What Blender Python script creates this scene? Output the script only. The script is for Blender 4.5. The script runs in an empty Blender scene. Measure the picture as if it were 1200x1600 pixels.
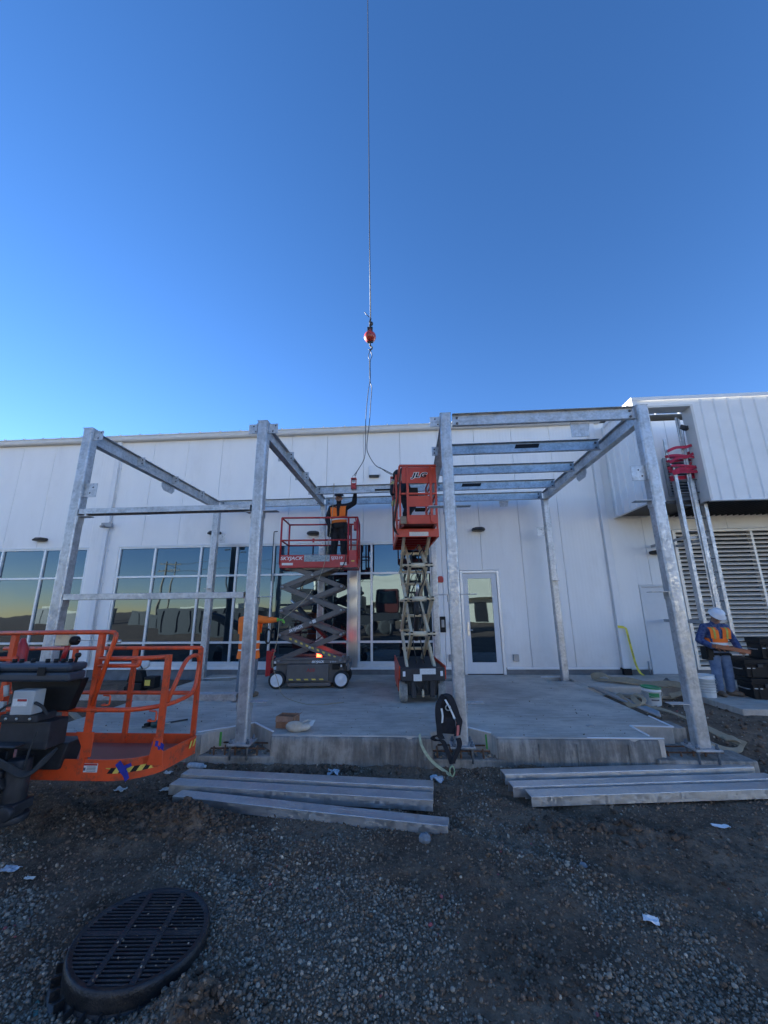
import bpy, bmesh, math, random
import numpy as np
from mathutils import Vector, Matrix, Euler, noise as mnoise

R = math.radians
PI = math.pi
SC = bpy.context.scene
COL = SC.collection
random.seed(7)

# ---------------------------------------------------------------- camera, sky, sun, exposure
CAM_POS = (0.0, 0.0, 1.55)            # 1.55 m above the concrete slab
PITCH, ROLL, YAW, FPX = 0.24365, -0.01041, -0.06564, 611.39
cd = bpy.data.cameras.new('camera')
cam = bpy.data.objects.new('camera', cd)
COL.objects.link(cam)
F = Vector((math.sin(YAW) * math.cos(PITCH), math.cos(YAW) * math.cos(PITCH), math.sin(PITCH)))
Rt = Vector((math.cos(YAW), -math.sin(YAW), 0))
Up = Rt.cross(F)
R2 = math.cos(ROLL) * Rt + math.sin(ROLL) * Up
U2 = -math.sin(ROLL) * Rt + math.cos(ROLL) * Up
cam.matrix_world = Matrix(((R2.x, U2.x, -F.x, CAM_POS[0]), (R2.y, U2.y, -F.y, CAM_POS[1]), (R2.z, U2.z, -F.z, CAM_POS[2]), (0, 0, 0, 1)))
cd.sensor_fit = 'VERTICAL'
cd.sensor_height = 24.0
cd.lens = FPX / 1600.0 * 24.0
cd.clip_start = 0.05
cd.clip_end = 2000
SC.camera = cam

SUN_EL, SUN_AZ = 10.0, -62.0          # azimuth from +Y (straight behind the facade), minus = to the left
world = bpy.data.worlds.new('World')
SC.world = world
world.use_nodes = True
wn = world.node_tree
for n in list(wn.nodes):
    wn.nodes.remove(n)
sky = wn.nodes.new('ShaderNodeTexSky')
sky.sky_type = 'NISHITA'
sky.sun_disc = False
sky.sun_elevation = R(SUN_EL)
sky.sun_rotation = R(SUN_AZ)
sky.altitude = 2500
sky.air_density = 1.0
sky.dust_density = 0.0
sky.ozone_density = 1.6
bg = wn.nodes.new('ShaderNodeBackground')
bg.inputs['Strength'].default_value = 0.072
wo = wn.nodes.new('ShaderNodeOutputWorld')
hs = wn.nodes.new('ShaderNodeHueSaturation')      # the deep blue the phone records
hs.inputs['Saturation'].default_value = 1.26
hs.inputs['Hue'].default_value = 0.503
wn.links.new(sky.outputs[0], hs.inputs['Color'])
tn = wn.nodes.new('ShaderNodeMix')
tn.data_type, tn.blend_type = 'RGBA', 'MULTIPLY'
tn.inputs[0].default_value = 1.0
tn.inputs[7].default_value = (1.05, 0.885, 1.0, 1)
wn.links.new(hs.outputs[0], tn.inputs[6])
wn.links.new(tn.outputs[2], bg.inputs['Color'])
wn.links.new(bg.outputs[0], wo.inputs['Surface'])

sd = bpy.data.lights.new('sun', 'SUN')
sd.energy = 5.0
sd.angle = R(0.5)
sd.color = (1.0, 0.95, 0.86)
sun = bpy.data.objects.new('sun', sd)
COL.objects.link(sun)
to_sun = Vector((math.sin(R(SUN_AZ)) * math.cos(R(SUN_EL)), math.cos(R(SUN_AZ)) * math.cos(R(SUN_EL)), math.sin(R(SUN_EL))))
sun.rotation_euler = to_sun.to_track_quat('Z', 'Y').to_euler()

SC.view_settings.view_transform = 'Standard'
SC.view_settings.look = 'None'
SC.view_settings.exposure = 2.45
SC.view_settings.gamma = 1.0
SC.render.engine = 'CYCLES'
SC.cycles.max_bounces = 8
SC.cycles.diffuse_bounces = 4
SC.cycles.glossy_bounces = 4
SC.cycles.use_denoising = True

# ---------------------------------------------------------------- materials
def mat(name, col, rough=0.6, metal=0.0, spec=0.5, var=0.0, scale=6.0, bump=0.0, bscale=60.0, stretch=(1, 1, 1),
        col2=None, rvar=0.0, emit=None, estr=0.0, detail=5.0, coat=0.0, dirt=None, dscale=3.0, dlo=0.5, dhi=0.75):
    m = bpy.data.materials.new(name)
    m.use_nodes = True
    nt = m.node_tree
    b = nt.nodes['Principled BSDF']
    b.inputs['Roughness'].default_value = rough
    b.inputs['Metallic'].default_value = metal
    b.inputs['Specular IOR Level'].default_value = spec
    b.inputs['Coat Weight'].default_value = coat
    c = (*col, 1)
    b.inputs['Base Color'].default_value = c
    tc = nt.nodes.new('ShaderNodeTexCoord')
    mp = nt.nodes.new('ShaderNodeMapping')
    mp.inputs['Scale'].default_value = stretch
    nt.links.new(tc.outputs['Object'], mp.inputs['Vector'])
    out = None
    if var or col2 or rvar:
        nz = nt.nodes.new('ShaderNodeTexNoise')
        nz.inputs['Scale'].default_value = scale
        nz.inputs['Detail'].default_value = detail
        nz.inputs['Roughness'].default_value = 0.62
        nt.links.new(mp.outputs[0], nz.inputs['Vector'])
        rp = nt.nodes.new('ShaderNodeValToRGB')
        rp.color_ramp.elements[0].position = 0.32
        rp.color_ramp.elements[1].position = 0.68
        if col2:
            a, d = col, col2
        else:
            a = tuple(x * (1 - var) for x in col)
            d = tuple(min(1, x * (1 + var)) for x in col)
        rp.color_ramp.elements[0].color = (*a, 1)
        rp.color_ramp.elements[1].color = (*d, 1)
        nt.links.new(nz.outputs['Fac'], rp.inputs['Fac'])
        out = rp.outputs['Color']
        if rvar:
            mr = nt.nodes.new('ShaderNodeMapRange')
            mr.inputs['To Min'].default_value = max(0.02, rough - rvar)
            mr.inputs['To Max'].default_value = min(1, rough + rvar)
            nt.links.new(nz.outputs['Fac'], mr.inputs['Value'])
            nt.links.new(mr.outputs[0], b.inputs['Roughness'])
    if dirt:
        nd = nt.nodes.new('ShaderNodeTexNoise')
        nd.inputs['Scale'].default_value = dscale
        nd.inputs['Detail'].default_value = 8
        nd.inputs['Roughness'].default_value = 0.7
        nt.links.new(mp.outputs[0], nd.inputs['Vector'])
        r2 = nt.nodes.new('ShaderNodeMapRange')
        r2.inputs['From Min'].default_value = dlo
        r2.inputs['From Max'].default_value = dhi
        nt.links.new(nd.outputs['Fac'], r2.inputs['Value'])
        mx = nt.nodes.new('ShaderNodeMix')
        mx.data_type = 'RGBA'
        nt.links.new(r2.outputs[0], mx.inputs[0])
        if out is not None:
            nt.links.new(out, mx.inputs[6])
        else:
            mx.inputs[6].default_value = c
        mx.inputs[7].default_value = (*dirt, 1)
        out = mx.outputs[2]
    if out is not None:
        nt.links.new(out, b.inputs['Base Color'])
    if bump:
        nb = nt.nodes.new('ShaderNodeTexNoise')
        nb.inputs['Scale'].default_value = bscale
        nb.inputs['Detail'].default_value = 6
        nt.links.new(mp.outputs[0], nb.inputs['Vector'])
        bp = nt.nodes.new('ShaderNodeBump')
        bp.inputs['Strength'].default_value = bump
        bp.inputs['Distance'].default_value = 0.01
        nt.links.new(nb.outputs['Fac'], bp.inputs['Height'])
        nt.links.new(bp.outputs[0], b.inputs['Normal'])
    if emit:
        b.inputs['Emission Color'].default_value = (*emit, 1)
        b.inputs['Emission Strength'].default_value = estr
    return m

def nodes_of(m):
    nt = m.node_tree
    return nt, nt.nodes['Principled BSDF']

def N(nt, t, **kw):
    n = nt.nodes.new(t)
    for k, v in kw.items():
        if k.startswith('_'):
            setattr(n, k[1:], v)
        else:
            n.inputs[k].default_value = v
    return n

def galv_mat(name='galvanised_steel', stretch=(18, 18, 1.2), tone=1.0):
    m = mat(name, (0.42, 0.45, 0.48), rough=0.40, metal=0.62)
    nt, b = nodes_of(m)
    tc = N(nt, 'ShaderNodeTexCoord')
    vo = N(nt, 'ShaderNodeTexVoronoi', Scale=34.0)
    nt.links.new(tc.outputs['Object'], vo.inputs['Vector'])
    nz = N(nt, 'ShaderNodeTexNoise', Scale=5.0, Detail=7.0, Roughness=0.7)
    nt.links.new(tc.outputs['Object'], nz.inputs['Vector'])
    mp = N(nt, 'ShaderNodeMapping')
    mp.inputs['Scale'].default_value = stretch
    nt.links.new(tc.outputs['Object'], mp.inputs['Vector'])
    st = N(nt, 'ShaderNodeTexNoise', Scale=2.0, Detail=5.0)
    nt.links.new(mp.outputs[0], st.inputs['Vector'])
    bw = N(nt, 'ShaderNodeSeparateColor')
    nt.links.new(vo.outputs['Color'], bw.inputs[0])
    a = N(nt, 'ShaderNodeMath', _operation='MULTIPLY_ADD')
    nt.links.new(bw.outputs[0], a.inputs[0])
    a.inputs[1].default_value = 0.2
    nt.links.new(nz.outputs['Fac'], a.inputs[2])
    a2 = N(nt, 'ShaderNodeMath', _operation='MULTIPLY_ADD')
    nt.links.new(st.outputs['Fac'], a2.inputs[0])
    a2.inputs[1].default_value = 0.34
    nt.links.new(a.outputs[0], a2.inputs[2])
    rp = N(nt, 'ShaderNodeValToRGB')
    e = rp.color_ramp.elements
    e[0].position, e[0].color = 0.45, (0.29, 0.295, 0.30, 1)
    e[1].position, e[1].color = 0.90, (0.56, 0.57, 0.58, 1)
    e2 = rp.color_ramp.elements.new(0.67)
    e2.color = (0.42, 0.43, 0.435, 1)
    nt.links.new(a2.outputs[0], rp.inputs['Fac'])
    nt.links.new(rp.outputs[0], b.inputs['Base Color'])
    mr = N(nt, 'ShaderNodeMapRange')
    mr.inputs['To Min'].default_value = 0.3
    mr.inputs['To Max'].default_value = 0.6
    nt.links.new(bw.outputs[1], mr.inputs['Value'])
    nt.links.new(mr.outputs[0], b.inputs['Roughness'])
    return m

M = {}
M['galv'] = galv_mat()
M['galv_x'] = galv_mat('galvanised_steel_rail', (1.2, 18, 18))
M['galv_flat'] = galv_mat('smooth_galvanised_steel', (0.6, 6, 6))
for n_ in M['galv_flat'].node_tree.nodes:
    if n_.type == 'VALTORGB':
        n_.color_ramp.elements[0].color = (0.56, 0.57, 0.58, 1)
        n_.color_ramp.elements[1].color = (0.60, 0.61, 0.62, 1)
        n_.color_ramp.elements[2].color = (0.66, 0.67, 0.68, 1)
M['galv_flat'].node_tree.nodes['Principled BSDF'].inputs['Metallic'].default_value = 0.9
M['galv_y'] = galv_mat('galvanised_steel_beam', (18, 1.2, 18))
M['galv_dark'] = mat('weathered_galvanised_steel', (0.16, 0.17, 0.18), rough=0.55, metal=0.4, var=0.35, scale=9)
M['panel'] = mat('white_insulated_panel', (0.84, 0.84, 0.83), rough=0.42, var=0.035, scale=1.3, stretch=(1, 1, 0.35),
                 dirt=(0.72, 0.71, 0.69), dscale=1.4, dlo=0.55, dhi=0.85)
def ribbed(m, per, strength, axis=0):
    nt, b = nodes_of(m)
    tc = N(nt, 'ShaderNodeTexCoord')
    sp = N(nt, 'ShaderNodeSeparateXYZ')
    nt.links.new(tc.outputs['Object'], sp.inputs[0])
    mu = N(nt, 'ShaderNodeMath', _operation='MULTIPLY')
    nt.links.new(sp.outputs[axis], mu.inputs[0])
    mu.inputs[1].default_value = 2 * PI / per
    si = N(nt, 'ShaderNodeMath', _operation='SINE')
    nt.links.new(mu.outputs[0], si.inputs[0])
    bp = N(nt, 'ShaderNodeBump', Strength=strength, Distance=0.004)
    nt.links.new(si.outputs[0], bp.inputs['Height'])
    wv = N(nt, 'ShaderNodeTexNoise', Scale=0.9, Detail=2.0)
    mpw = N(nt, 'ShaderNodeMapping')
    mpw.inputs['Scale'].default_value = (1.6, 1, 0.5)
    nt.links.new(tc.outputs['Object'], mpw.inputs['Vector'])
    nt.links.new(mpw.outputs[0], wv.inputs['Vector'])
    b2 = N(nt, 'ShaderNodeBump', Strength=0.5, Distance=0.06)
    nt.links.new(wv.outputs['Fac'], b2.inputs['Height'])
    nt.links.new(bp.outputs[0], b2.inputs['Normal'])
    nt.links.new(b2.outputs[0], b.inputs['Normal'])
    # splashed dirt low on the wall
    old = b.inputs['Base Color'].links[0].from_socket
    ht = N(nt, 'ShaderNodeMapRange')
    ht.inputs['From Min'].default_value = 1.1
    ht.inputs['From Max'].default_value = 0.1
    nt.links.new(sp.outputs[2], ht.inputs['Value'])
    dn = N(nt, 'ShaderNodeTexNoise', Scale=3.0, Detail=8.0, Roughness=0.7)
    nt.links.new(tc.outputs['Object'], dn.inputs['Vector'])
    dm = N(nt, 'ShaderNodeMath', _operation='MULTIPLY')
    nt.links.new(ht.outputs[0], dm.inputs[0])
    nt.links.new(dn.outputs['Fac'], dm.inputs[1])
    d2 = N(nt, 'ShaderNodeMath', _operation='MULTIPLY')
    nt.links.new(dm.outputs[0], d2.inputs[0])
    d2.inputs[1].default_value = 0.55
    mx = N(nt, 'ShaderNodeMix', _data_type='RGBA')
    nt.links.new(d2.outputs[0], mx.inputs[0])
    nt.links.new(old, mx.inputs[6])
    mx.inputs[7].default_value = (0.42, 0.37, 0.31, 1)
    nt.links.new(mx.outputs[2], b.inputs['Base Color'])
ribbed(M['panel'], 0.0855, 0.10)
M['trim'] = mat('off_white_metal_trim', (0.66, 0.65, 0.62), rough=0.45, var=0.05, scale=3)
M['flash'] = mat('white_metal_flashing', (0.76, 0.77, 0.78), rough=0.4, var=0.03, scale=4)
M['clad'] = mat('white_ribbed_cladding', (0.80, 0.80, 0.79), rough=0.4, var=0.04, scale=2)
M['plinth'] = mat('grey_block_plinth', (0.17, 0.18, 0.19), rough=0.85, var=0.2, scale=5, bump=0.25)
M['gap'] = mat('dark_joint', (0.05, 0.05, 0.055), rough=0.9)
M['dark'] = mat('dark_void', (0.012, 0.012, 0.014), rough=0.8)
M['alu'] = mat('white_aluminium_frame', (0.70, 0.72, 0.74), rough=0.32, metal=0.25, var=0.03)
M['brushed'] = mat('brushed_aluminium', (0.72, 0.72, 0.72), rough=0.28, metal=0.9, var=0.08, scale=3, stretch=(30, 30, 0.5))
M['door'] = mat('pale_painted_door', (0.66, 0.68, 0.70), rough=0.45, var=0.03)
M['louvre'] = mat('warm_grey_louvre', (0.72, 0.68, 0.62), rough=0.45, metal=0.3, var=0.06)
M['roofm'] = mat('pale_metal_roof', (0.6, 0.6, 0.58), rough=0.4, metal=0.3)
M['concrete'] = None
M['black'] = mat('black_plastic', (0.010, 0.010, 0.011), rough=0.55, spec=0.3, var=0.3, scale=8)
M['black2'] = mat('matte_black_metal', (0.025, 0.026, 0.03), rough=0.55, var=0.35, scale=10, dirt=(0.06, 0.055, 0.05), dscale=8, dlo=0.62, dhi=0.9)
M['rubber'] = mat('dark_rubber', (0.03, 0.03, 0.03), rough=0.8, var=0.3, scale=12)
M['bronze'] = mat('bronze_light_fitting', (0.045, 0.04, 0.035), rough=0.45, metal=0.4)
M['steelgrey'] = mat('plain_grey_metal', (0.33, 0.34, 0.35), rough=0.45, metal=0.5, var=0.12)
M['zinc'] = mat('zinc_plated_bolt', (0.55, 0.55, 0.52), rough=0.4, metal=0.8)
M['orange'] = mat('orange_machine_paint', (0.74, 0.082, 0.018), rough=0.42, var=0.12, scale=4, dirt=(0.22, 0.07, 0.045), dscale=11, dlo=0.52, dhi=0.72, coat=0.05)
M['orange_floor'] = mat('worn_orange_deck', (0.22, 0.05, 0.035), rough=0.6, var=0.25, scale=20, dirt=(0.12, 0.09, 0.08), dscale=9)
M['red'] = mat('red_machine_paint', (0.42, 0.022, 0.025), rough=0.4, var=0.12, scale=5, coat=0.1, dirt=(0.2, 0.03, 0.03), dscale=9, dlo=0.6, dhi=0.85)
M['jlgorange'] = mat('red_orange_machine_paint', (0.60, 0.062, 0.022), rough=0.42, var=0.1, scale=4, coat=0.1, dirt=(0.3, 0.06, 0.04), dscale=6, dlo=0.6, dhi=0.85)
M['cream'] = mat('cream_machine_paint', (0.68, 0.56, 0.38), rough=0.45, var=0.12, scale=5, dirt=(0.22, 0.2, 0.16), dscale=9, dlo=0.58, dhi=0.85)
M['armgrey'] = mat('charcoal_machine_paint', (0.125, 0.118, 0.112), rough=0.42, var=0.15, scale=6, dirt=(0.2, 0.19, 0.18), dscale=8, dlo=0.6, dhi=0.9)
M['white'] = mat('white_paint', (0.75, 0.76, 0.77), rough=0.45, var=0.05)
M['yellow'] = mat('yellow_hazard_paint', (0.75, 0.56, 0.10), rough=0.5, var=0.1)
M['label'] = mat('printed_label', (0.70, 0.69, 0.66), rough=0.5, var=0.12, scale=60)
M['ltext'] = mat('label_print', (0.12, 0.12, 0.13), rough=0.6)
M['rtext'] = mat('red_stencil', (0.4, 0.03, 0.03), rough=0.6)
M['console'] = mat('dark_blue_grey_plastic', (0.036, 0.046, 0.060), rough=0.42, var=0.15, scale=5, dirt=(0.1, 0.1, 0.1), dscale=10, dlo=0.62, dhi=0.9)
M['ebox'] = mat('grey_enclosure', (0.42, 0.43, 0.42), rough=0.5, var=0.06)
M['wire'] = mat('steel_wire', (0.08, 0.085, 0.09), rough=0.5, metal=0.6)
M['beacon'] = mat('red_beacon_lens', (0.7, 0.02, 0.01), rough=0.2, emit=(1.0, 0.03, 0.01), estr=6.0)
M['redplastic'] = mat('red_alarm_plastic', (0.45, 0.03, 0.03), rough=0.4)
M['ballred'] = mat('worn_red_ball_paint', (0.38, 0.035, 0.022), rough=0.35, var=0.25, scale=5, coat=0.2)
M['skin'] = mat('skin', (0.36, 0.2, 0.14), rough=0.55, var=0.08, scale=10)
M['darkcloth'] = mat('black_cloth', (0.016, 0.016, 0.02), rough=0.9, var=0.4, scale=14, bump=0.4, bscale=30)
M['jeans'] = mat('blue_denim', (0.08, 0.125, 0.22), rough=0.9, col2=(0.16, 0.225, 0.34), scale=9, bump=0.5, bscale=24)
M['greyjeans'] = mat('grey_denim', (0.09, 0.115, 0.14), rough=0.9, col2=(0.17, 0.2, 0.23), scale=9, bump=0.5, bscale=24)
M['hivis'] = mat('orange_hi_vis_cloth', (1.0, 0.19, 0.02), rough=0.8, var=0.12, scale=9, bump=0.5, bscale=20)
M['reflect'] = mat('silver_reflective_tape', (0.72, 0.73, 0.70), rough=0.4, var=0.1, scale=30)
M['lime'] = mat('yellow_green_strap', (0.42, 0.42, 0.08), rough=0.7, var=0.15)
M['plaid'] = mat('navy_patterned_cloth', (0.012, 0.025, 0.11), rough=0.9, col2=(0.09, 0.13, 0.24), scale=22, bump=0.4, bscale=25, detail=2)
M['plaid_r'] = mat('dark_red_cloth', (0.16, 0.01, 0.02), rough=0.9, var=0.3, scale=20)
M['hatwhite'] = mat('white_hard_hat', (0.74, 0.76, 0.80), rough=0.3, coat=0.3)
M['hatbrown'] = mat('brown_hard_hat', (0.07, 0.045, 0.03), rough=0.4)
M['leather'] = mat('tan_work_boot', (0.16, 0.115, 0.08), rough=0.75, var=0.25, scale=12)
M['greenglove'] = mat('green_work_glove', (0.14, 0.42, 0.06), rough=0.75, var=0.2, scale=20)
M['yglove'] = mat('yellow_work_glove', (0.50, 0.40, 0.16), rough=0.8, var=0.15, scale=20)
M['hair'] = mat('dark_hair', (0.012, 0.010, 0.009), rough=0.6)
M['cardboard'] = mat('worn_cardboard', (0.33, 0.17, 0.10), rough=0.85, var=0.25, scale=12)
M['paper'] = mat('pale_paper', (0.62, 0.61, 0.57), rough=0.8, var=0.15, scale=15)
M['paperbrown'] = mat('stained_paper_sack', (0.42, 0.33, 0.24), rough=0.85, col2=(0.62, 0.57, 0.48), scale=7)
M['green'] = mat('green_plastic', (0.03, 0.24, 0.09), rough=0.4)
M['bucketw'] = mat('white_plastic', (0.66, 0.68, 0.68), rough=0.4, var=0.06, scale=9)
M['strap'] = mat('tan_canvas_hose', (0.36, 0.28, 0.18), rough=0.85, var=0.15, scale=10, bump=0.2)
M['webbing'] = mat('pale_green_webbing', (0.42, 0.45, 0.30), rough=0.8, var=0.2, scale=30)
M['yellowtape'] = mat('yellow_caution_tape', (0.72, 0.62, 0.05), rough=0.45)
M['redtape'] = mat('red_danger_tape', (0.46, 0.02, 0.05), rough=0.45, var=0.2, scale=15)
M['bluetape'] = mat('blue_masking_tape', (0.02, 0.03, 0.30), rough=0.6, var=0.2, scale=20)
M['plasticclear'] = mat('crumpled_clear_plastic', (0.42, 0.46, 0.50), rough=0.2, var=0.3, scale=25)
M['wood'] = mat('weathered_lumber', (0.30, 0.24, 0.17), rough=0.8, var=0.25, scale=3, stretch=(1, 14, 14))
M['greenpaint'] = mat('green_marking_paint', (0.12, 0.45, 0.08), rough=0.7)
M['iron'] = mat('dark_cast_iron', (0.028, 0.028, 0.030), rough=0.38, metal=0.3, var=0.35, scale=9, bump=0.5, bscale=90, dirt=(0.085, 0.07, 0.055), dscale=8, dlo=0.55, dhi=0.82)
M['pvc'] = mat('green_pipe', (0.06, 0.16, 0.13), rough=0.5, var=0.2)
M['rust'] = mat('rusty_rebar', (0.13, 0.065, 0.035), rough=0.85, var=0.3, scale=30)
M['creamwall'] = mat('cream_stucco_wall', (0.74, 0.69, 0.55), rough=0.8, var=0.05, scale=1)
M['blackglass'] = None

def glass_mat(name, ior=2.25, tint=(0.008, 0.012, 0.016)):
    m = mat(name, tint, rough=0.015)
    nt, b = nodes_of(m)
    b.inputs['IOR'].default_value = ior
    b.inputs['Specular Tint'].default_value = (0.58, 0.82, 1.0, 1)
    nz = N(nt, 'ShaderNodeTexNoise', Scale=1.5, Detail=1.0)
    tc = N(nt, 'ShaderNodeTexCoord')
    nt.links.new(tc.outputs['Object'], nz.inputs['Vector'])
    bp = N(nt, 'ShaderNodeBump', Strength=0.035, Distance=0.05)
    nt.links.new(nz.outputs['Fac'], bp.inputs['Height'])
    nt.links.new(bp.outputs[0], b.inputs['Normal'])
    return m
M['glass'] = glass_mat('tinted_reflective_glass')

def concrete_mat(name, top=True):
    m = mat(name, (0.27, 0.265, 0.25), rough=0.85)
    nt, b = nodes_of(m)
    tc = N(nt, 'ShaderNodeTexCoord')
    n1 = N(nt, 'ShaderNodeTexNoise', Scale=0.9 if top else 1.6, Detail=8.0, Roughness=0.66)
    nt.links.new(tc.outputs['Object'], n1.inputs['Vector'])
    mp = N(nt, 'ShaderNodeMapping')
    mp.inputs['Scale'].default_value = (1.0, 6.0, 1.0) if top else (4.5, 1.0, 0.8)
    if not top:
        mp.inputs['Rotation'].default_value = (0, R(52), 0)
    nt.links.new(tc.outputs['Object'], mp.inputs['Vector'])
    n2 = N(nt, 'ShaderNodeTexNoise', Scale=2.2, Detail=8.0, Roughness=0.75)
    nt.links.new(mp.outputs[0], n2.inputs['Vector'])
    ad = N(nt, 'ShaderNodeMath', _operation='MULTIPLY_ADD')
    nt.links.new(n2.outputs['Fac'], ad.inputs[0])
    ad.inputs[1].default_value = 0.8
    nt.links.new(n1.outputs['Fac'], ad.inputs[2])
    rp = N(nt, 'ShaderNodeValToRGB')
    e = rp.color_ramp.elements
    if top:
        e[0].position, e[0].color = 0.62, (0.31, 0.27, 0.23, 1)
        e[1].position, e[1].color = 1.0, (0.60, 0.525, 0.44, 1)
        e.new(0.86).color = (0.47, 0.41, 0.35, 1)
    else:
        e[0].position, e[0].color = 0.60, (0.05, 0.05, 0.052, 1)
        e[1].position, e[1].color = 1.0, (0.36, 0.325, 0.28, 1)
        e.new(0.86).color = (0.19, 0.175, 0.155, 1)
    nt.links.new(ad.outputs[0], rp.inputs['Fac'])
    nd = N(nt, 'ShaderNodeTexNoise', Scale=1.7 if top else 3.5, Detail=9.0, Roughness=0.72)
    nt.links.new(tc.outputs['Object'], nd.inputs['Vector'])
    rd = N(nt, 'ShaderNodeMapRange')
    rd.inputs['From Min'].default_value = 0.46
    rd.inputs['From Max'].default_value = 0.68
    rd.inputs['To Max'].default_value = 0.55
    nt.links.new(nd.outputs['Fac'], rd.inputs['Value'])
    md = N(nt, 'ShaderNodeMix', _data_type='RGBA')
    nt.links.new(rd.outputs[0], md.inputs[0])
    nt.links.new(rp.outputs[0], md.inputs[6])
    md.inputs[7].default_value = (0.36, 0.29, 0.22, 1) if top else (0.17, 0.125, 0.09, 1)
    nt.links.new(md.outputs[2], b.inputs['Base Color'])
    n3 = N(nt, 'ShaderNodeTexNoise', Scale=70.0, Detail=4.0)
    nt.links.new(tc.outputs['Object'], n3.inputs['Vector'])
    bp = N(nt, 'ShaderNodeBump', Strength=0.25, Distance=0.01)
    nt.links.new(n3.outputs['Fac'], bp.inputs['Height'])
    nt.links.new(bp.outputs[0], b.inputs['Normal'])
    return m
M['concrete'] = concrete_mat('broom_finished_concrete', True)
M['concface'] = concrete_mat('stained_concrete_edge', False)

def soil_mat():
    m = mat('damp_brown_soil', (0.04, 0.03, 0.024), rough=0.95, spec=0.2)
    nt, b = nodes_of(m)
    tc = N(nt, 'ShaderNodeTexCoord')
    n1 = N(nt, 'ShaderNodeTexNoise', Scale=1.3, Detail=10.0, Roughness=0.7)
    nt.links.new(tc.outputs['Object'], n1.inputs['Vector'])
    rp = N(nt, 'ShaderNodeValToRGB')
    e = rp.color_ramp.elements
    e[0].position, e[0].color = 0.34, (0.10, 0.064, 0.042, 1)
    e[1].position, e[1].color = 0.72, (0.31, 0.215, 0.145, 1)
    nt.links.new(n1.outputs['Fac'], rp.inputs['Fac'])
    n2 = N(nt, 'ShaderNodeTexNoise', Scale=26.0, Detail=6.0, Roughness=0.75)
    nt.links.new(tc.outputs['Object'], n2.inputs['Vector'])
    mx = N(nt, 'ShaderNodeMix', _data_type='RGBA', _blend_type='MULTIPLY')
    mx.inputs[0].default_value = 0.75
    nt.links.new(rp.outputs[0], mx.inputs[6])
    r2 = N(nt, 'ShaderNodeValToRGB')
    r2.color_ramp.elements[0].position, r2.color_ramp.elements[0].color = 0.3, (0.45, 0.45, 0.45, 1)
    r2.color_ramp.elements[1].position, r2.color_ramp.elements[1].color = 0.7, (1.5, 1.5, 1.5, 1)
    nt.links.new(n2.outputs['Fac'], r2.inputs['Fac'])
    nt.links.new(r2.outputs[0], mx.inputs[7])
    nt.links.new(mx.outputs[2], b.inputs['Base Color'])
    n3 = N(nt, 'ShaderNodeTexNoise', Scale=30.0, Detail=10.0, Roughness=0.7)
    nt.links.new(tc.outputs['Object'], n3.inputs['Vector'])
    bp = N(nt, 'ShaderNodeBump', Strength=0.9, Distance=0.025)
    nt.links.new(n3.outputs['Fac'], bp.inputs['Height'])
    nt.links.new(bp.outputs[0], b.inputs['Normal'])
    return m
M['soil'] = soil_mat()

def attr_mat(name, rough=0.75, bump=0.3):
    m = mat(name, (0.2, 0.2, 0.2), rough=rough, spec=0.35, bump=bump, bscale=80)
    nt, b = nodes_of(m)
    at = N(nt, 'ShaderNodeAttribute', _attribute_name='tone')
    nt.links.new(at.outputs['Color'], b.inputs['Base Color'])
    return m
M['clod'] = attr_mat('lumpy_brown_soil', 0.95, 0.9)
M['pebble'] = attr_mat('mixed_grey_pebbles', 0.65, 0.15)

# ---------------------------------------------------------------- mesh builder
def frame_from(d, up=None):
    d = Vector(d).normalized()
    u = Vector(up) if up is not None else (Vector((0, 0, 1)) if abs(d.z) < 0.95 else Vector((0, 1, 0)))
    x = u.cross(d)
    if x.length < 1e-6:
        x = Vector((1, 0, 0)).cross(d)
    x.normalize()
    y = d.cross(x).normalized()
    return x, y, d

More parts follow.
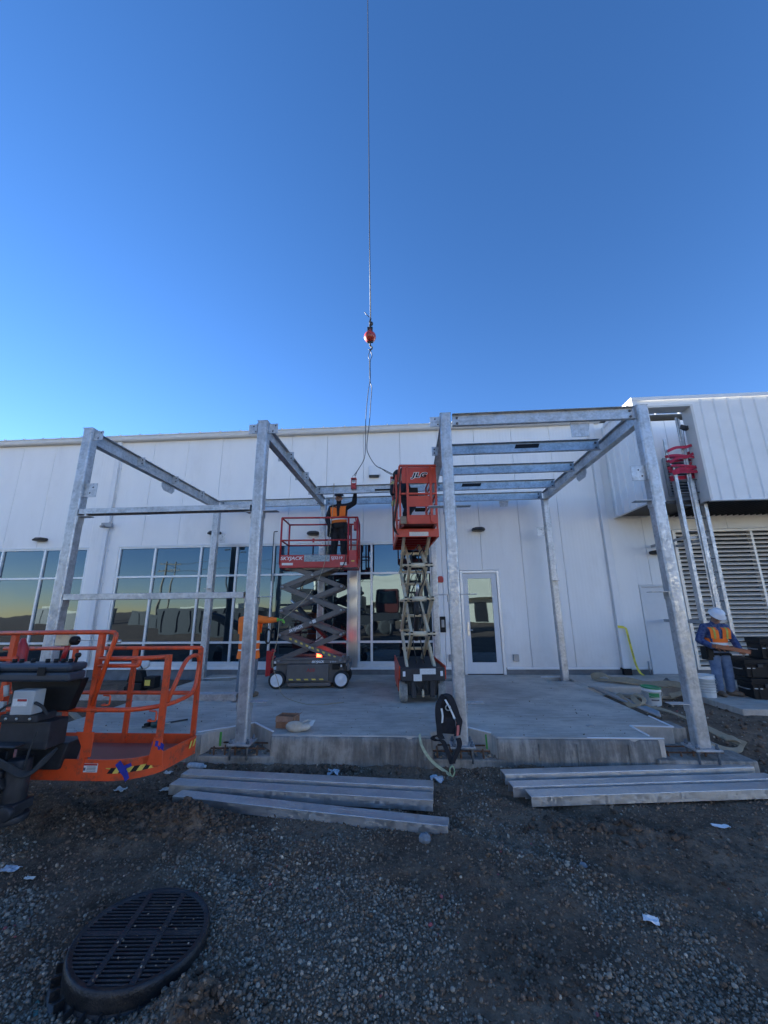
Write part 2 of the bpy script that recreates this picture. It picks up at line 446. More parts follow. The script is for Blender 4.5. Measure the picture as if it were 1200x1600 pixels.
class MB:
    def __init__(s, T=None):
        s.v, s.f, s.sm, s.T = [], [], [], T
    def add(s, vs, fs, smooth=False):
        o = len(s.v)
        if s.T is not None:
            vs = [s.T @ Vector(p) for p in vs]
        s.v += [tuple(p) for p in vs]
        s.f += [tuple(i + o for i in f) for f in fs]
        s.sm += [smooth] * len(fs)
        return s
    def box(s, x0, x1, y0, y1, z0, z1):
        vs = [(x, y, z) for x in (x0, x1) for y in (y0, y1) for z in (z0, z1)]
        return s.add(vs, [(0, 1, 3, 2), (4, 6, 7, 5), (0, 4, 5, 1), (2, 3, 7, 6), (0, 2, 6, 4), (1, 5, 7, 3)])
    def cbox(s, c, d, rot=None):
        hx, hy, hz = d[0] / 2, d[1] / 2, d[2] / 2
        vs = [Vector((x, y, z)) for x in (-hx, hx) for y in (-hy, hy) for z in (-hz, hz)]
        if rot is not None:
            mtx = rot if isinstance(rot, Matrix) else Euler(rot).to_matrix()
            vs = [mtx @ p for p in vs]
        vs = [p + Vector(c) for p in vs]
        return s.add(vs, [(0, 1, 3, 2), (4, 6, 7, 5), (0, 4, 5, 1), (2, 3, 7, 6), (0, 2, 6, 4), (1, 5, 7, 3)])
    def beam(s, p, q, w, h, up=None):
        """solid bar p->q, w sideways, h along up"""
        p, q = Vector(p), Vector(q)
        x, y, d = frame_from(q - p, up)
        vs = []
        for c in (p, q):
            for a, b in ((-1, -1), (1, -1), (1, 1), (-1, 1)):
                vs.append(c + x * (a * w / 2) + y * (b * h / 2))
        return s.add(vs, [(3, 2, 1, 0), (4, 5, 6, 7), (0, 1, 5, 4), (1, 2, 6, 5), (2, 3, 7, 6), (3, 0, 4, 7)])
    def prism(s, poly, o, ux, uy, depth):
        o, ux, uy = Vector(o), Vector(ux), Vector(uy)
        n = ux.cross(uy).normalized() * depth
        k = len(poly)
        vs = [o + ux * a + uy * b for a, b in poly]
        vs += [p + n for p in vs]
        fs = [tuple(range(k - 1, -1, -1)), tuple(range(k, 2 * k))]
        fs += [(i, (i + 1) % k, (i + 1) % k + k, i + k) for i in range(k)]
        return s.add(vs, fs)
    def ring_loft(s, rings, cap=True, closed=False, smooth=True):
        n = len(rings[0])
        vs = [p for r in rings for p in r]
        fs = []
        m = len(rings)
        for i in range(m if closed else m - 1):
            a, b = i * n, ((i + 1) % m) * n
            for j in range(n):
                fs.append((a + j, a + (j + 1) % n, b + (j + 1) % n, b + j))
        if cap and not closed:
            fs.append(tuple(range(n - 1, -1, -1)))
            fs.append(tuple((m - 1) * n + j for j in range(n)))
        return s.add(vs, fs, smooth)
    def tube(s, pts, r, n=8, closed=False, cap=True, flat=1.0, lat=None):
        pts = [Vector(p) for p in pts]
        m = len(pts)
        rs = r if isinstance(r, (list, tuple)) else [r] * m
        rings = []
        px = None
        for i in range(m):
            a = pts[(i - 1) % m] if (closed or i > 0) else pts[i]
            b = pts[(i + 1) % m] if (closed or i < m - 1) else pts[i]
            d = (b - a).normalized()
            if px is None:
                x, y, d = frame_from(d, lat)
                if lat is not None:
                    y = Vector(lat) - d * Vector(lat).dot(d)
                    y.normalize()
                    x = y.cross(d)
            else:
                x = px - d * px.dot(d)
                if x.length < 1e-6:
                    x, y, d = frame_from(d)
                x.normalize()
                y = d.cross(x)
            px = x
            rings.append([pts[i] + x * (rs[i] * math.cos(2 * PI * k / n)) + y * (rs[i] * flat * math.sin(2 * PI * k / n)) for k in range(n)])
        return s.ring_loft(rings, cap, closed, True)
    def cyl(s, p, q, r, n=16, r2=None):
        return s.tube([p, q], [r, r if r2 is None else r2], n)
    def lathe(s, prof, o=(0, 0, 0), axis=(0, 0, 1), n=20, cap=True):
        x, y, d = frame_from(axis)
        o = Vector(o)
        rings = [[o + d * z + x * (r * math.cos(2 * PI * k / n)) + y * (r * math.sin(2 * PI * k / n)) for k in range(n)] for r, z in prof]
        return s.ring_loft(rings, cap, False, True)
    def ball(s, c, r, n=14, sc=(1, 1, 1), rot=None):
        k = n // 2
        rings = []
        for i in range(1, k):
            t = PI * i / k
            rings.append([Vector((math.sin(t) * math.cos(2 * PI * j / n) * r * sc[0], math.sin(t) * math.sin(2 * PI * j / n) * r * sc[1], -math.cos(t) * r * sc[2])) for j in range(n)])
        if rot is not None:
            mtx = rot if isinstance(rot, Matrix) else Euler(rot).to_matrix()
            rings = [[mtx @ p for p in g] for g in rings]
        c = Vector(c)
        rings = [[p + c for p in g] for g in rings]
        return s.ring_loft(rings, True, False, True)
    def ribbon(s, pts, w, side, th=0.004):
        """a flat strip along pts, side = sideways direction(s)"""
        pts = [Vector(p) for p in pts]
        rings = []
        for i, p in enumerate(pts):
            sd_ = Vector(side[i] if isinstance(side, list) else side).normalized()
            a = pts[max(0, i - 1)]
            b = pts[min(len(pts) - 1, i + 1)]
            n_ = (b - a).cross(sd_)
            n_ = n_.normalized() if n_.length > 1e-9 else Vector((0, 0, 1))
            ww = w[i] if isinstance(w, (list, tuple)) else w
            rings.append([p - sd_ * ww / 2 - n_ * th / 2, p + sd_ * ww / 2 - n_ * th / 2, p + sd_ * ww / 2 + n_ * th / 2, p - sd_ * ww / 2 + n_ * th / 2])
        return s.ring_loft(rings, True, False, False)
    def build(s, name, material, parent=None, label=None, cat=None, group=None, kind=None, bevel=0.0, origin=None, remesh=0.0, seg=2):
        me = bpy.data.meshes.new(name)
        if parent is not None:
            inv = WM[parent.name].inverted()
            vs = [inv @ Vector(p) for p in s.v]
            W = WM[parent.name]
        else:
            if origin is None:
                a = np.array(s.v)
                lo, hi = a.min(0), a.max(0)
                origin = ((lo[0] + hi[0]) / 2, (lo[1] + hi[1]) / 2, lo[2])
            vs = [Vector(p) - Vector(origin) for p in s.v]
            W = Matrix.Translation(origin)
        me.from_pydata(vs, [], s.f)
        me.polygons.foreach_set('use_smooth', s.sm)
        bm = bmesh.new()
        bm.from_mesh(me)
        bmesh.ops.recalc_face_normals(bm, faces=bm.faces)
        bm.to_mesh(me)
        bm.free()
        me.materials.append(M[material] if isinstance(material, str) else material)
        o = bpy.data.objects.new(name, me)
        COL.objects.link(o)
        if parent is not None:
            o.parent = parent
        else:
            o.location = origin
        WM[o.name] = W
        if bevel:
            b = o.modifiers.new('bevel', 'BEVEL')
            b.width = bevel
            b.segments = seg
            b.limit_method = 'ANGLE'
            b.angle_limit = R(40)
            b.harden_normals = False
        if remesh:
            r_ = o.modifiers.new('remesh', 'REMESH')
            r_.mode = 'VOXEL'
            r_.voxel_size = remesh
            r_.use_smooth_shade = True
            sm = o.modifiers.new('smooth', 'SMOOTH')
            sm.factor = 0.5
            sm.iterations = 3
        tag(o, label, cat, group, kind)
        return o

WM = {}
def tag(o, label=None, cat=None, group=None, kind=None):
    if label: o['label'] = label
    if cat: o['category'] = cat
    if group: o['group'] = group
    if kind: o['kind'] = kind
    return o

def thing(name, label, cat, loc=(0, 0, 0), rz=0.0, group=None):
    o = bpy.data.objects.new(name, None)
    o.empty_display_size = 0.2
    COL.objects.link(o)
    o.location = loc
    o.rotation_euler = (0, 0, rz)
    WM[o.name] = Matrix.Translation(loc) @ Matrix.Rotation(rz, 4, 'Z')
    return tag(o, label, cat, group)

def copy_tree(o, parent=None):
    c = o.copy()
    COL.objects.link(c)
    if parent is not None:
        c.parent = parent
    WM[c.name] = WM[o.name]
    for ch in [x for x in COL.objects if x.parent == o]:
        copy_tree(ch, c)
    return c

def rotz(p, a, c=(0, 0)):
    x, y = p[0] - c[0], p[1] - c[1]
    return (c[0] + x * math.cos(a) - y * math.sin(a), c[1] + x * math.sin(a) + y * math.cos(a), p[2])

def text(name, s, size, o, ux, uy, material, parent, depth=0.003, shear=0.0, align='CENTER', space=1.0, bold=0.0, wide=1.0):
    """flat lettering whose baseline runs along ux from o; stands proud by depth"""
    c = bpy.data.curves.new(name, 'FONT')
    c.body = s
    c.size = size
    c.extrude = depth / 2
    c.shear = shear
    c.offset = bold
    c.align_x = align
    c.align_y = 'CENTER'
    c.space_character = space
    c.resolution_u = 3
    t = bpy.data.objects.new(name, c)
    COL.objects.link(t)
    me = bpy.data.meshes.new_from_object(t)
    bpy.data.objects.remove(t)
    o, ux, uy = Vector(o), Vector(ux).normalized(), Vector(uy).normalized()
    uz = ux.cross(uy)
    mb = MB()
    vs = [o + ux * (v.co.x * wide) + uy * v.co.y + uz * v.co.z for v in me.vertices]
    mb.add(vs, [tuple(p.vertices) for p in me.polygons])
    bpy.data.meshes.remove(me)
    return mb.build(name, material, parent)

def smooth_path(pts, k=6):
    """Catmull-Rom through pts"""
    P = [Vector(p) for p in pts]
    out = []
    for i in range(len(P) - 1):
        p0, p1, p2, p3 = P[max(0, i - 1)], P[i], P[i + 1], P[min(len(P) - 1, i + 2)]
        for j in range(k):
            t = j / k
            out.append(0.5 * ((2 * p1) + (p2 - p0) * t + (2 * p0 - 5 * p1 + 4 * p2 - p3) * t * t + (3 * p1 - p0 - 3 * p2 + p3) * t ** 3))
    out.append(P[-1])
    return out

def round_rail(pts, r, n=8, rad=0.06, k=4):
    """polyline with rounded corners -> path"""
    P = [Vector(p) for p in pts]
    out = [P[0]]
    for i in range(1, len(P) - 1):
        a = (P[i - 1] - P[i])
        b = (P[i + 1] - P[i])
        ra = min(rad, a.length * 0.45, b.length * 0.45)
        p, q = P[i] + a.normalized() * ra, P[i] + b.normalized() * ra
        for j in range(k + 1):
            t = j / k
            out.append(p * (1 - t) ** 2 + P[i] * 2 * t * (1 - t) + q * t * t)
    out.append(P[-1])
    return out
# ---------------------------------------------------------------- ground
rng = np.random.default_rng(11)
def vnoise(x, y, seed=0):
    xi, yi = np.floor(x).astype(np.int64), np.floor(y).astype(np.int64)
    xf, yf = x - xi, y - yi
    def h(a, b):
        n = (a * 374761393 + b * 668265263 + seed * 974711) & 0x7fffffff
        n = ((n ^ (n >> 13)) * 1274126177) & 0x7fffffff
        return ((n ^ (n >> 16)) & 0xffff) / 65535.0
    u, v = xf * xf * (3 - 2 * xf), yf * yf * (3 - 2 * yf)
    return (h(xi, yi) * (1 - u) + h(xi + 1, yi) * u) * (1 - v) + (h(xi, yi + 1) * (1 - u) + h(xi + 1, yi + 1) * u) * v
def fbm(x, y, oct=4, seed=0):
    a, s, t = 0.5, 0.0, 0.0
    for i in range(oct):
        s = s + a * vnoise(x * 2 ** i, y * 2 ** i, seed + i)
        t += a
        a *= 0.5
    return s / t
def sstep(a, b, x):
    t = np.clip((x - a) / (b - a), 0, 1)
    return t * t * (3 - 2 * t)
def gau(x, y, cx, cy, rx, ry):
    return np.exp(-(((x - cx) / rx) ** 2 + ((y - cy) / ry) ** 2))
MAN = (-1.64, 2.75)
def soil_patch(x, y):
    """0..1 how bare the soil is (no gravel)"""
    b = (gau(x, y, -2.5, 3.9, 0.9, 0.55) + 0.9 * gau(x, y, 0.25, 3.72, 0.45, 0.30) + 0.95 * gau(x, y, 1.6, 4.2, 0.8, 0.33)
         + 0.8 * gau(x, y, 2.9, 4.1, 1.0, 0.4) + 0.9 * gau(x, y, -1.05, 2.42, 0.22, 0.3) + 0.75 * gau(x, y, 0.55, 2.75, 0.25, 0.3)
         + 0.8 * gau(x, y, 0.75, 3.3, 0.3, 0.22) + 0.8 * gau(x, y, -3.6, 4.7, 1.2, 0.8) + 1.0 * gau(x, y, 5.5, 5.9, 1.8, 1.4)
         + 0.6 * gau(x, y, 1.3, 2.9, 0.25, 0.2) + 0.45 * gau(x, y, 1.3, 3.55, 0.9, 0.35) + 0.4 * gau(x, y, -2.6, 3.3, 0.5, 0.3))
    b = b - 0.7 * gau(x, y, -0.85, 2.85, 0.5, 0.4) - 0.5 * gau(x, y, -1.2, 3.6, 0.6, 0.3) - 0.4 * gau(x, y, 1.5, 2.5, 0.5, 0.3) - 0.6 * gau(x, y, 1.15, 3.85, 0.22, 0.4)
    return b
def ground_z(x, y):
    x, y = np.asarray(x, float), np.asarray(y, float)
    near = np.exp(-((x / 12) ** 2 + ((y - 4) / 9) ** 2))
    z = -0.385 + near * (0.075 * (fbm(x * 1.1 + 5, y * 1.1, 3, 3) - 0.5) + 0.05 * (fbm(x * 4, y * 4, 3, 9) - 0.5))
    bare = np.clip(soil_patch(x, y), 0, 1)
    z = z + near * bare * 0.07 * (fbm(x * 9, y * 9, 4, 21) - 0.45)
    z = z + 0.13 * gau(x, y, -2.15, 4.1, 0.36, 0.2) * (0.45 + 1.1 * fbm(x * 13, y * 13, 4, 5)) + 0.07 * gau(x, y, -2.75, 4.25, 0.5, 0.25)
    for (ax, ay, bx, by) in ((0.2, 5.3, 4.2, 3.1), (-0.2, 4.6, 3.6, 2.4), (-4.2, 4.9, -1.2, 3.3)):      # old tyre ruts
        L_ = math.hypot(bx - ax, by - ay)
        ux, uy = (bx - ax) / L_, (by - ay) / L_
        u, v = (x - ax) * ux + (y - ay) * uy, -(x - ax) * uy + (y - ay) * ux
        v = v + 0.05 * np.sin(u * 1.7)
        on = sstep(-0.2, 0.3, u) * sstep(L_ + 0.2, L_ - 0.3, u)
        z = z + near * on * (-0.028 * np.exp(-(v / 0.09) ** 2) * (1 + 0.35 * np.sin(u * 42 + np.sign(v) * 1.2)) + 0.016 * np.exp(-((np.abs(v) - 0.17) / 0.06) ** 2))
    z = z + 0.06 * gau(x, y, 1.75, 4.15, 0.5, 0.16) * (0.4 + fbm(x * 10, y * 10, 3, 6))
    z = z + 0.11 * gau(x, y, -1.15, 2.45, 0.19, 0.15) * (0.2 + 1.3 * fbm(x * 17, y * 17, 4, 8))
    z = z + near * 0.15 * np.exp(-((y - 5.42) / 0.12) ** 2) * fbm(x * 3, y * 3, 4, 31)
    z = z - 0.05 * gau(x, y, MAN[0] - 0.1, MAN[1] - 0.15, 0.5, 0.45)
    right = sstep(3.35, 3.9, x) * sstep(5.2, 7.4, y)
    z = z + right * 0.23
    left = sstep(-4.9, -5.6, x) * sstep(5.6, 8.0, y)
    z = z + left * 0.31 + 0.10 * gau(x, y, -6.6, 8.9, 1.2, 0.6)
    under = sstep(-5.12, -5.0, x) * sstep(3.46, 3.36, x) * sstep(5.50, 5.62, y)
    z = z * (1 - under) + under * (-0.50)
    z = np.where((y > 10.2), np.minimum(z, -0.3), z)
    return z
def spaced(lo, hi, d, far, growth=1.35):
    a = list(np.arange(lo, hi + 1e-9, d))
    s, left = d, []
    x = lo
    while x > -far:
        s *= growth
        x -= s
        left.append(x)
    s, right = d, []
    x = hi
    while x < far:
        s *= growth
        x += s
        right.append(x)
    return np.array(left[::-1] + a + right)
gx = spaced(-4.2, 4.6, 0.022, 420)
gy = spaced(1.9, 5.7, 0.022, 420)
GX, GY = np.meshgrid(gx, gy)
GZ = ground_z(GX, GY)
nx, ny = len(gx), len(gy)
me = bpy.data.meshes.new('ground')
me.vertices.add(nx * ny)
me.vertices.foreach_set('co', np.stack([GX, GY, GZ], -1).reshape(-1))
ii = (np.arange(ny - 1)[:, None] * nx + np.arange(nx - 1)[None, :]).reshape(-1)
quads = np.stack([ii, ii + 1, ii + nx + 1, ii + nx], 1)
me.loops.add(quads.size)
me.loops.foreach_set('vertex_index', quads.reshape(-1).astype(np.int32))
me.polygons.add(len(quads))
me.polygons.foreach_set('loop_start', np.arange(0, quads.size, 4, dtype=np.int32))
me.polygons.foreach_set('use_smooth', np.ones(len(quads), bool))
me.update()
me.validate()
me.materials.append(M['soil'])
ground = bpy.data.objects.new('ground', me)
COL.objects.link(ground)
ground['kind'] = 'structure'

# ---- pebbles: one object of loose stones lying on the soil
def ico(sub):
    bm = bmesh.new()
    bmesh.ops.create_icosphere(bm, subdivisions=sub, radius=1.0)
    v = np.array([p.co[:] for p in bm.verts])
    f = np.array([[q.index for q in p.verts] for p in bm.faces])
    bm.free()
    return v, f
ICO1, ICO2 = ico(1), ico(2)
def stones(name, xs, ys, size, tones, sub, material, sink=0.25, flat=(0.55, 0.8), lump=0.12, extra_z=0.0):
    v0, f0 = sub
    n = len(xs)
    nv = len(v0)
    q = rng.normal(size=(n, 4))
    tilt = 0.45
    yaw = rng.uniform(0, 2 * PI, n)
    ax, ay = rng.normal(0, tilt, n), rng.normal(0, tilt, n)
    cz, sz_, cx, sx, cy, sy = np.cos(yaw), np.sin(yaw), np.cos(ax), np.sin(ax), np.cos(ay), np.sin(ay)
    Rz = np.stack([np.stack([cz, -sz_, 0 * cz], -1), np.stack([sz_, cz, 0 * cz], -1), np.stack([0 * cz, 0 * cz, 1 + 0 * cz], -1)], 1)
    Rx = np.stack([np.stack([1 + 0 * cx, 0 * cx, 0 * cx], -1), np.stack([0 * cx, cx, -sx], -1), np.stack([0 * cx, sx, cx], -1)], 1)
    Ry = np.stack([np.stack([cy, 0 * cy, sy], -1), np.stack([0 * cy, 1 + 0 * cy, 0 * cy], -1), np.stack([-sy, 0 * cy, cy], -1)], 1)
    Rm = Rz @ Rx @ Ry
    sc = np.stack([np.ones(n), rng.uniform(0.6, 0.95, n), rng.uniform(flat[0], flat[1], n)], -1) * size[:, None]
    V = v0[None] * (1 + lump * rng.normal(size=(n, nv, 1)))
    V = V * sc[:, None, :]
    V = np.einsum('nij,nkj->nki', Rm, V)
    z = ground_z(xs, ys) + size * sc[:, 2] / size * (1 - 2 * sink) + extra_z
    V = V + np.stack([xs, ys, z], -1)[:, None, :]
    Fc = f0[None] + (np.arange(n) * nv)[:, None, None]
    me = bpy.data.meshes.new(name)
    me.vertices.add(n * nv)
    me.vertices.foreach_set('co', V.reshape(-1))
    Fc = Fc.reshape(-1, 3).astype(np.int32)
    me.loops.add(Fc.size)
    me.loops.foreach_set('vertex_index', Fc.reshape(-1))
    me.polygons.add(len(Fc))
    me.polygons.foreach_set('loop_start', np.arange(0, Fc.size, 3, dtype=np.int32))
    me.polygons.foreach_set('use_smooth', np.ones(len(Fc), bool))
    me.update()
    at = me.attributes.new('tone', 'FLOAT_COLOR', 'POINT')
    c4 = np.concatenate([np.repeat(tones, nv, 0), np.ones((n * nv, 1))], 1)
    at.data.foreach_set('color', c4.reshape(-1).astype(np.float32))
    me.materials.append(M[material])
    o = bpy.data.objects.new(name, me)
    COL.objects.link(o)
    o['kind'] = 'stuff'
    return o
def pebble_tones(n):
    base = np.array([[0.175, 0.165, 0.155], [0.26, 0.25, 0.235], [0.115, 0.108, 0.10], [0.21, 0.175, 0.14], [0.40, 0.38, 0.35], [0.16, 0.12, 0.09]])
    k = rng.choice(6, n, p=[0.34, 0.23, 0.2, 0.08, 0.05, 0.10])
    t = base[k] * rng.uniform(0.65, 1.35, (n, 1)) * np.array([1.18, 1.0, 0.80])
    pk = rng.random(n) < 0.004
    t[pk] = np.array([0.40, 0.10, 0.10]) * rng.uniform(0.7, 1.1, (pk.sum(), 1))
    return t
def scatter(x0, x1, y0, y1, n):
    xs, ys = rng.uniform(x0, x1, n), rng.uniform(y0, y1, n)
    b = soil_patch(xs, ys) + 2.1 * (fbm(xs * 1.5, ys * 1.9, 4, 77) - 0.5) + 0.30 * sstep(3.9, 4.8, ys) + 0.22 * sstep(0.4, 1.4, xs) * sstep(2.6, 3.2, ys)
    keep = rng.random(n) < np.clip(0.70 - 2.4 * b + 0.25 * (fbm(xs * 7, ys * 7, 2, 5) - 0.5), 0.05, 1)
    keep &= ((xs - MAN[0]) ** 2 + (ys - MAN[1]) ** 2) > 0.36 ** 2
    keep &= ~((xs > -5.1) & (xs < 3.95) & (ys > 5.42))
    keep &= ~((xs > 3.3) & (ys > 7.0))
    return xs[keep], ys[keep]
VISX = lambda y: 1.15 * y + 0.5
def in_view(xs, ys):
    k = np.abs(xs) < VISX(ys)
    return xs[k], ys[k]
parts_x, parts_y, parts_s = [], [], []
xs, ys = in_view(*scatter(-4.2, 4.2, 2.0, 3.45, 62000))
sz = np.clip(rng.lognormal(math.log(0.0078), 0.36, len(xs)), 0.0035, 0.019)
stones('gravel', xs, ys, sz, pebble_tones(len(xs)), ICO1, 'pebble', sink=0.22, lump=0.07)
xs, ys = in_view(*scatter(-6.5, 6.5, 3.4, 5.6, 62000))
sz = np.clip(rng.lognormal(math.log(0.0082), 0.36, len(xs)), 0.0035, 0.020)
stones('gravel', xs, ys, sz, pebble_tones(len(xs)), ICO1, 'pebble', sink=0.22, lump=0.06)
xs, ys = rng.uniform(3.6, 9, 2600), rng.uniform(5.4, 8.6, 2600)
kk = (ys < 7.2) | (xs < 5.0)
xs, ys = xs[kk], ys[kk]
stones('gravel', xs, ys, np.clip(rng.lognormal(math.log(0.012), 0.45, len(xs)), 0.005, 0.03), pebble_tones(len(xs)) * 0.9, ICO1, 'pebble', sink=0.3, lump=0.08)
# grit and a few pebbles lying on the drain cover
aa, rr = rng.uniform(0, 2 * PI, 60), 0.34 * np.sqrt(rng.random(60))
xs, ys = MAN[0] + rr * np.cos(aa), MAN[1] + rr * np.sin(aa)
stones('gravel', xs, ys, rng.uniform(0.0025, 0.007, 60), pebble_tones(60), ICO1, 'pebble', sink=0.1, lump=0.07, extra_z=-0.295 - ground_z(xs, ys))
# rubble in the block-outs and grit on the slab
bx_, by_ = [], []
for cx in (-2.3, 0.58, 3.3, -5.0):
    bx_.append(cx + rng.uniform(-0.42, 0.42, 90)); by_.append(rng.uniform(5.44, 5.85, 90))
bx_, by_ = np.concatenate(bx_), np.concatenate(by_)
stones('rubble', bx_, by_, rng.uniform(0.006, 0.024, len(bx_)), pebble_tones(len(bx_)) * 1.3, ICO1, 'pebble', sink=0.2, lump=0.2, extra_z=-0.235 - ground_z(bx_, by_))
bx_, by_ = rng.uniform(-4.9, 3.3, 900), 5.5 + 4.2 * rng.random(900) ** 1.6
ok = ~((by_ < 6.05) & ((np.abs(bx_ + 2.3) < 0.55) | (np.abs(bx_ - 0.6) < 0.45) | (bx_ > 2.8))) & (by_ < 9.3)
bx_, by_ = bx_[ok], by_[ok]
stones('grit', bx_, by_, np.clip(rng.lognormal(math.log(0.004), 0.5, len(bx_)), 0.002, 0.014), pebble_tones(len(bx_)), ICO1, 'pebble', sink=0.1, lump=0.2, extra_z=-ground_z(bx_, by_))
# clods of soil
def clods(n, cx, cy, rx, ry, s0, s1):
    xs, ys = cx + rng.normal(0, rx, n), cy + rng.normal(0, ry, n)
    ok = ~((xs > -5.1) & (xs < 3.95) & (ys > 5.38)) & (((xs - MAN[0]) ** 2 + (ys - MAN[1]) ** 2) > 0.40 ** 2)
    return xs[ok], ys[ok], rng.uniform(s0, s1, n)[ok]
L = [clods(420, -2.15, 4.08, 0.30, 0.13, 0.007, 0.032), clods(500, -2.7, 4.2, 0.5, 0.25, 0.006, 0.024), clods(140, -1.13, 2.47, 0.15, 0.12, 0.006, 0.022),
     clods(140, 0.62, 2.72, 0.16, 0.16, 0.005, 0.02), clods(120, 1.75, 4.15, 0.4, 0.13, 0.008, 0.035), clods(300, 0.4, 3.8, 1.6, 0.6, 0.006, 0.02),
     clods(60, -3.0, 4.6, 0.7, 0.3, 0.008, 0.03), clods(220, 5.0, 6.2, 1.2, 0.8, 0.008, 0.035), clods(120, -1.0, 5.28, 1.4, 0.06, 0.01, 0.04)]
xs, ys, sz = [np.concatenate([l[i] for l in L]) for i in range(3)]
tn = np.array([[0.125, 0.082, 0.055]]) * rng.uniform(0.6, 1.5, (len(xs), 1))
stones('soil_clods', xs, ys, sz, tn, ICO2, 'clod', sink=0.36, flat=(0.55, 0.9), lump=0.24)
# crumbs of soil strewn between the pebbles
xs, ys = in_view(rng.uniform(-6.5, 6.5, 60000), rng.uniform(2.0, 5.42, 60000))
ok = ((xs - MAN[0]) ** 2 + (ys - MAN[1]) ** 2) > 0.40 ** 2
xs, ys = xs[ok], ys[ok]
tn = np.array([[0.22, 0.148, 0.10]]) * rng.uniform(0.55, 1.5, (len(xs), 1))
stones('soil_crumbs', xs, ys, np.clip(rng.lognormal(math.log(0.0055), 0.45, len(xs)), 0.002, 0.018), tn, ICO1, 'clod', sink=0.2, flat=(0.55, 0.9), lump=0.22)

# ---------------------------------------------------------------- concrete slab and apron
SLZ = -0.46
mb = MB()
slab_poly = [(-5.05, 5.45), (-2.74, 5.45), (-2.72, 5.56), (-2.27, 6.0), (-1.87, 5.60), (-1.84, 5.45),
             (0.22, 5.45), (0.20, 5.60), (0.55, 6.0), (0.97, 5.62), (1.00, 5.45), (3.00, 5.45), (2.88, 5.58), (2.88, 5.99), (3.41, 5.95), (3.41, 9.35), (-5.05, 9.35)]
mb.prism(slab_poly, (0, 0, SLZ), (1, 0, 0), (0, 1, 0), -SLZ)
holes = [(-5.0, -4.2), (-2.5, -1.9), (0.3, 0.95), (2.93, 3.52)]
xs_ = [-5.05] + [v for h in holes for v in h] + [6.9]
for i in range(0, len(xs_), 2):
    y0 = 9.35 if i < len(xs_) - 2 else 8.75
    if i < len(xs_) - 2:
        mb.box(xs_[i], xs_[i + 1], 9.35, 9.86, SLZ, 0)
    else:
        mb.box(3.52, 6.9, 8.75, 9.86, SLZ, -0.006)
        mb.box(3.42, 3.52, 8.75, 9.35, SLZ, -0.006)
mb.box(-5.05, 6.9, 9.86, 10.24, SLZ, -0.003)
slab = mb.build('concrete_slab', 'concrete', kind='structure', bevel=0.022, origin=(0, 0, 0))
# front face of the slab: cast edge, set a few mm proud, stained dark
mb = MB()
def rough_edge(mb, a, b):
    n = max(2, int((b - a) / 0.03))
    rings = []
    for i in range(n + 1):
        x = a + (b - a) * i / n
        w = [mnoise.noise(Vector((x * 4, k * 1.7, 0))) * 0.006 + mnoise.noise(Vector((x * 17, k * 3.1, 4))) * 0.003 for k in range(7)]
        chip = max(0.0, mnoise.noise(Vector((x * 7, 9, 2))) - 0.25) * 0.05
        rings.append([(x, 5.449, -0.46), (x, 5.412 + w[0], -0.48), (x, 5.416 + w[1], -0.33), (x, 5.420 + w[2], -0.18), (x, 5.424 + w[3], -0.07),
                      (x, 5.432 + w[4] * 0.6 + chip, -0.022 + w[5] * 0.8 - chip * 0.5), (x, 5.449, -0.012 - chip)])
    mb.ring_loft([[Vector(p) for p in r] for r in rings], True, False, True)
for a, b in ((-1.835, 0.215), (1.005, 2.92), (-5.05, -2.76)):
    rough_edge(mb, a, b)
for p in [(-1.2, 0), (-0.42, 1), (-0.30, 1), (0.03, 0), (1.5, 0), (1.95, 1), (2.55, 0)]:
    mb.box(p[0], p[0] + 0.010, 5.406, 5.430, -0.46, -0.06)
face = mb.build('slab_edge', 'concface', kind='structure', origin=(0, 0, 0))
mb = MB()
for cx in (-5.05, -2.27, 0.6):
    mb.box(cx - 0.5, cx + 0.5, 5.40, 6.05, -0.52, -0.235)
mb.box(2.85, 3.95, 5.36, 6.1, -0.52, -0.20)
mb.box(3.42, 3.60, 6.0, 6.35, -0.52, -0.02)
mb.build('footing', 'concface', kind='structure', bevel=0.015, origin=(0, 0, 0))
mb = MB()
mb.box(5.25, 10.5, 7.22, 8.74, -0.4, -0.06)
mb.build('concrete_pad', 'concrete', kind='structure', bevel=0.015, origin=(0, 0, 0))
# white plastic edging round the block-outs in the slab
mb = MB()
for pl in ([(-2.86, 5.53), (-2.49, 5.80), (-2.27, 6.0), (-1.86, 5.585)], [(0.34, 5.77), (0.55, 6.0), (0.97, 5.62)], [(2.88, 5.56), (2.88, 5.99), (3.41, 5.95), (3.41, 6.5)]):
    for p, q in zip(pl[:-1], pl[1:]):
        mb.beam((*p, 0.003), (*q, 0.003), 0.022, 0.012)
mb.beam((2.1, 5.46, 0.003), (3.0, 5.46, 0.003), 0.018, 0.010)
mb.beam((2.93, 9.87, 0.004), (3.5, 9.87, 0.004), 0.03, 0.014)
mb.beam((-4.95, 9.6, 0.004), (-4.2, 9.87, 0.004), 0.03, 0.014)
mb.build('joint_edging', 'white', kind='structure', origin=(0, 0, 0))

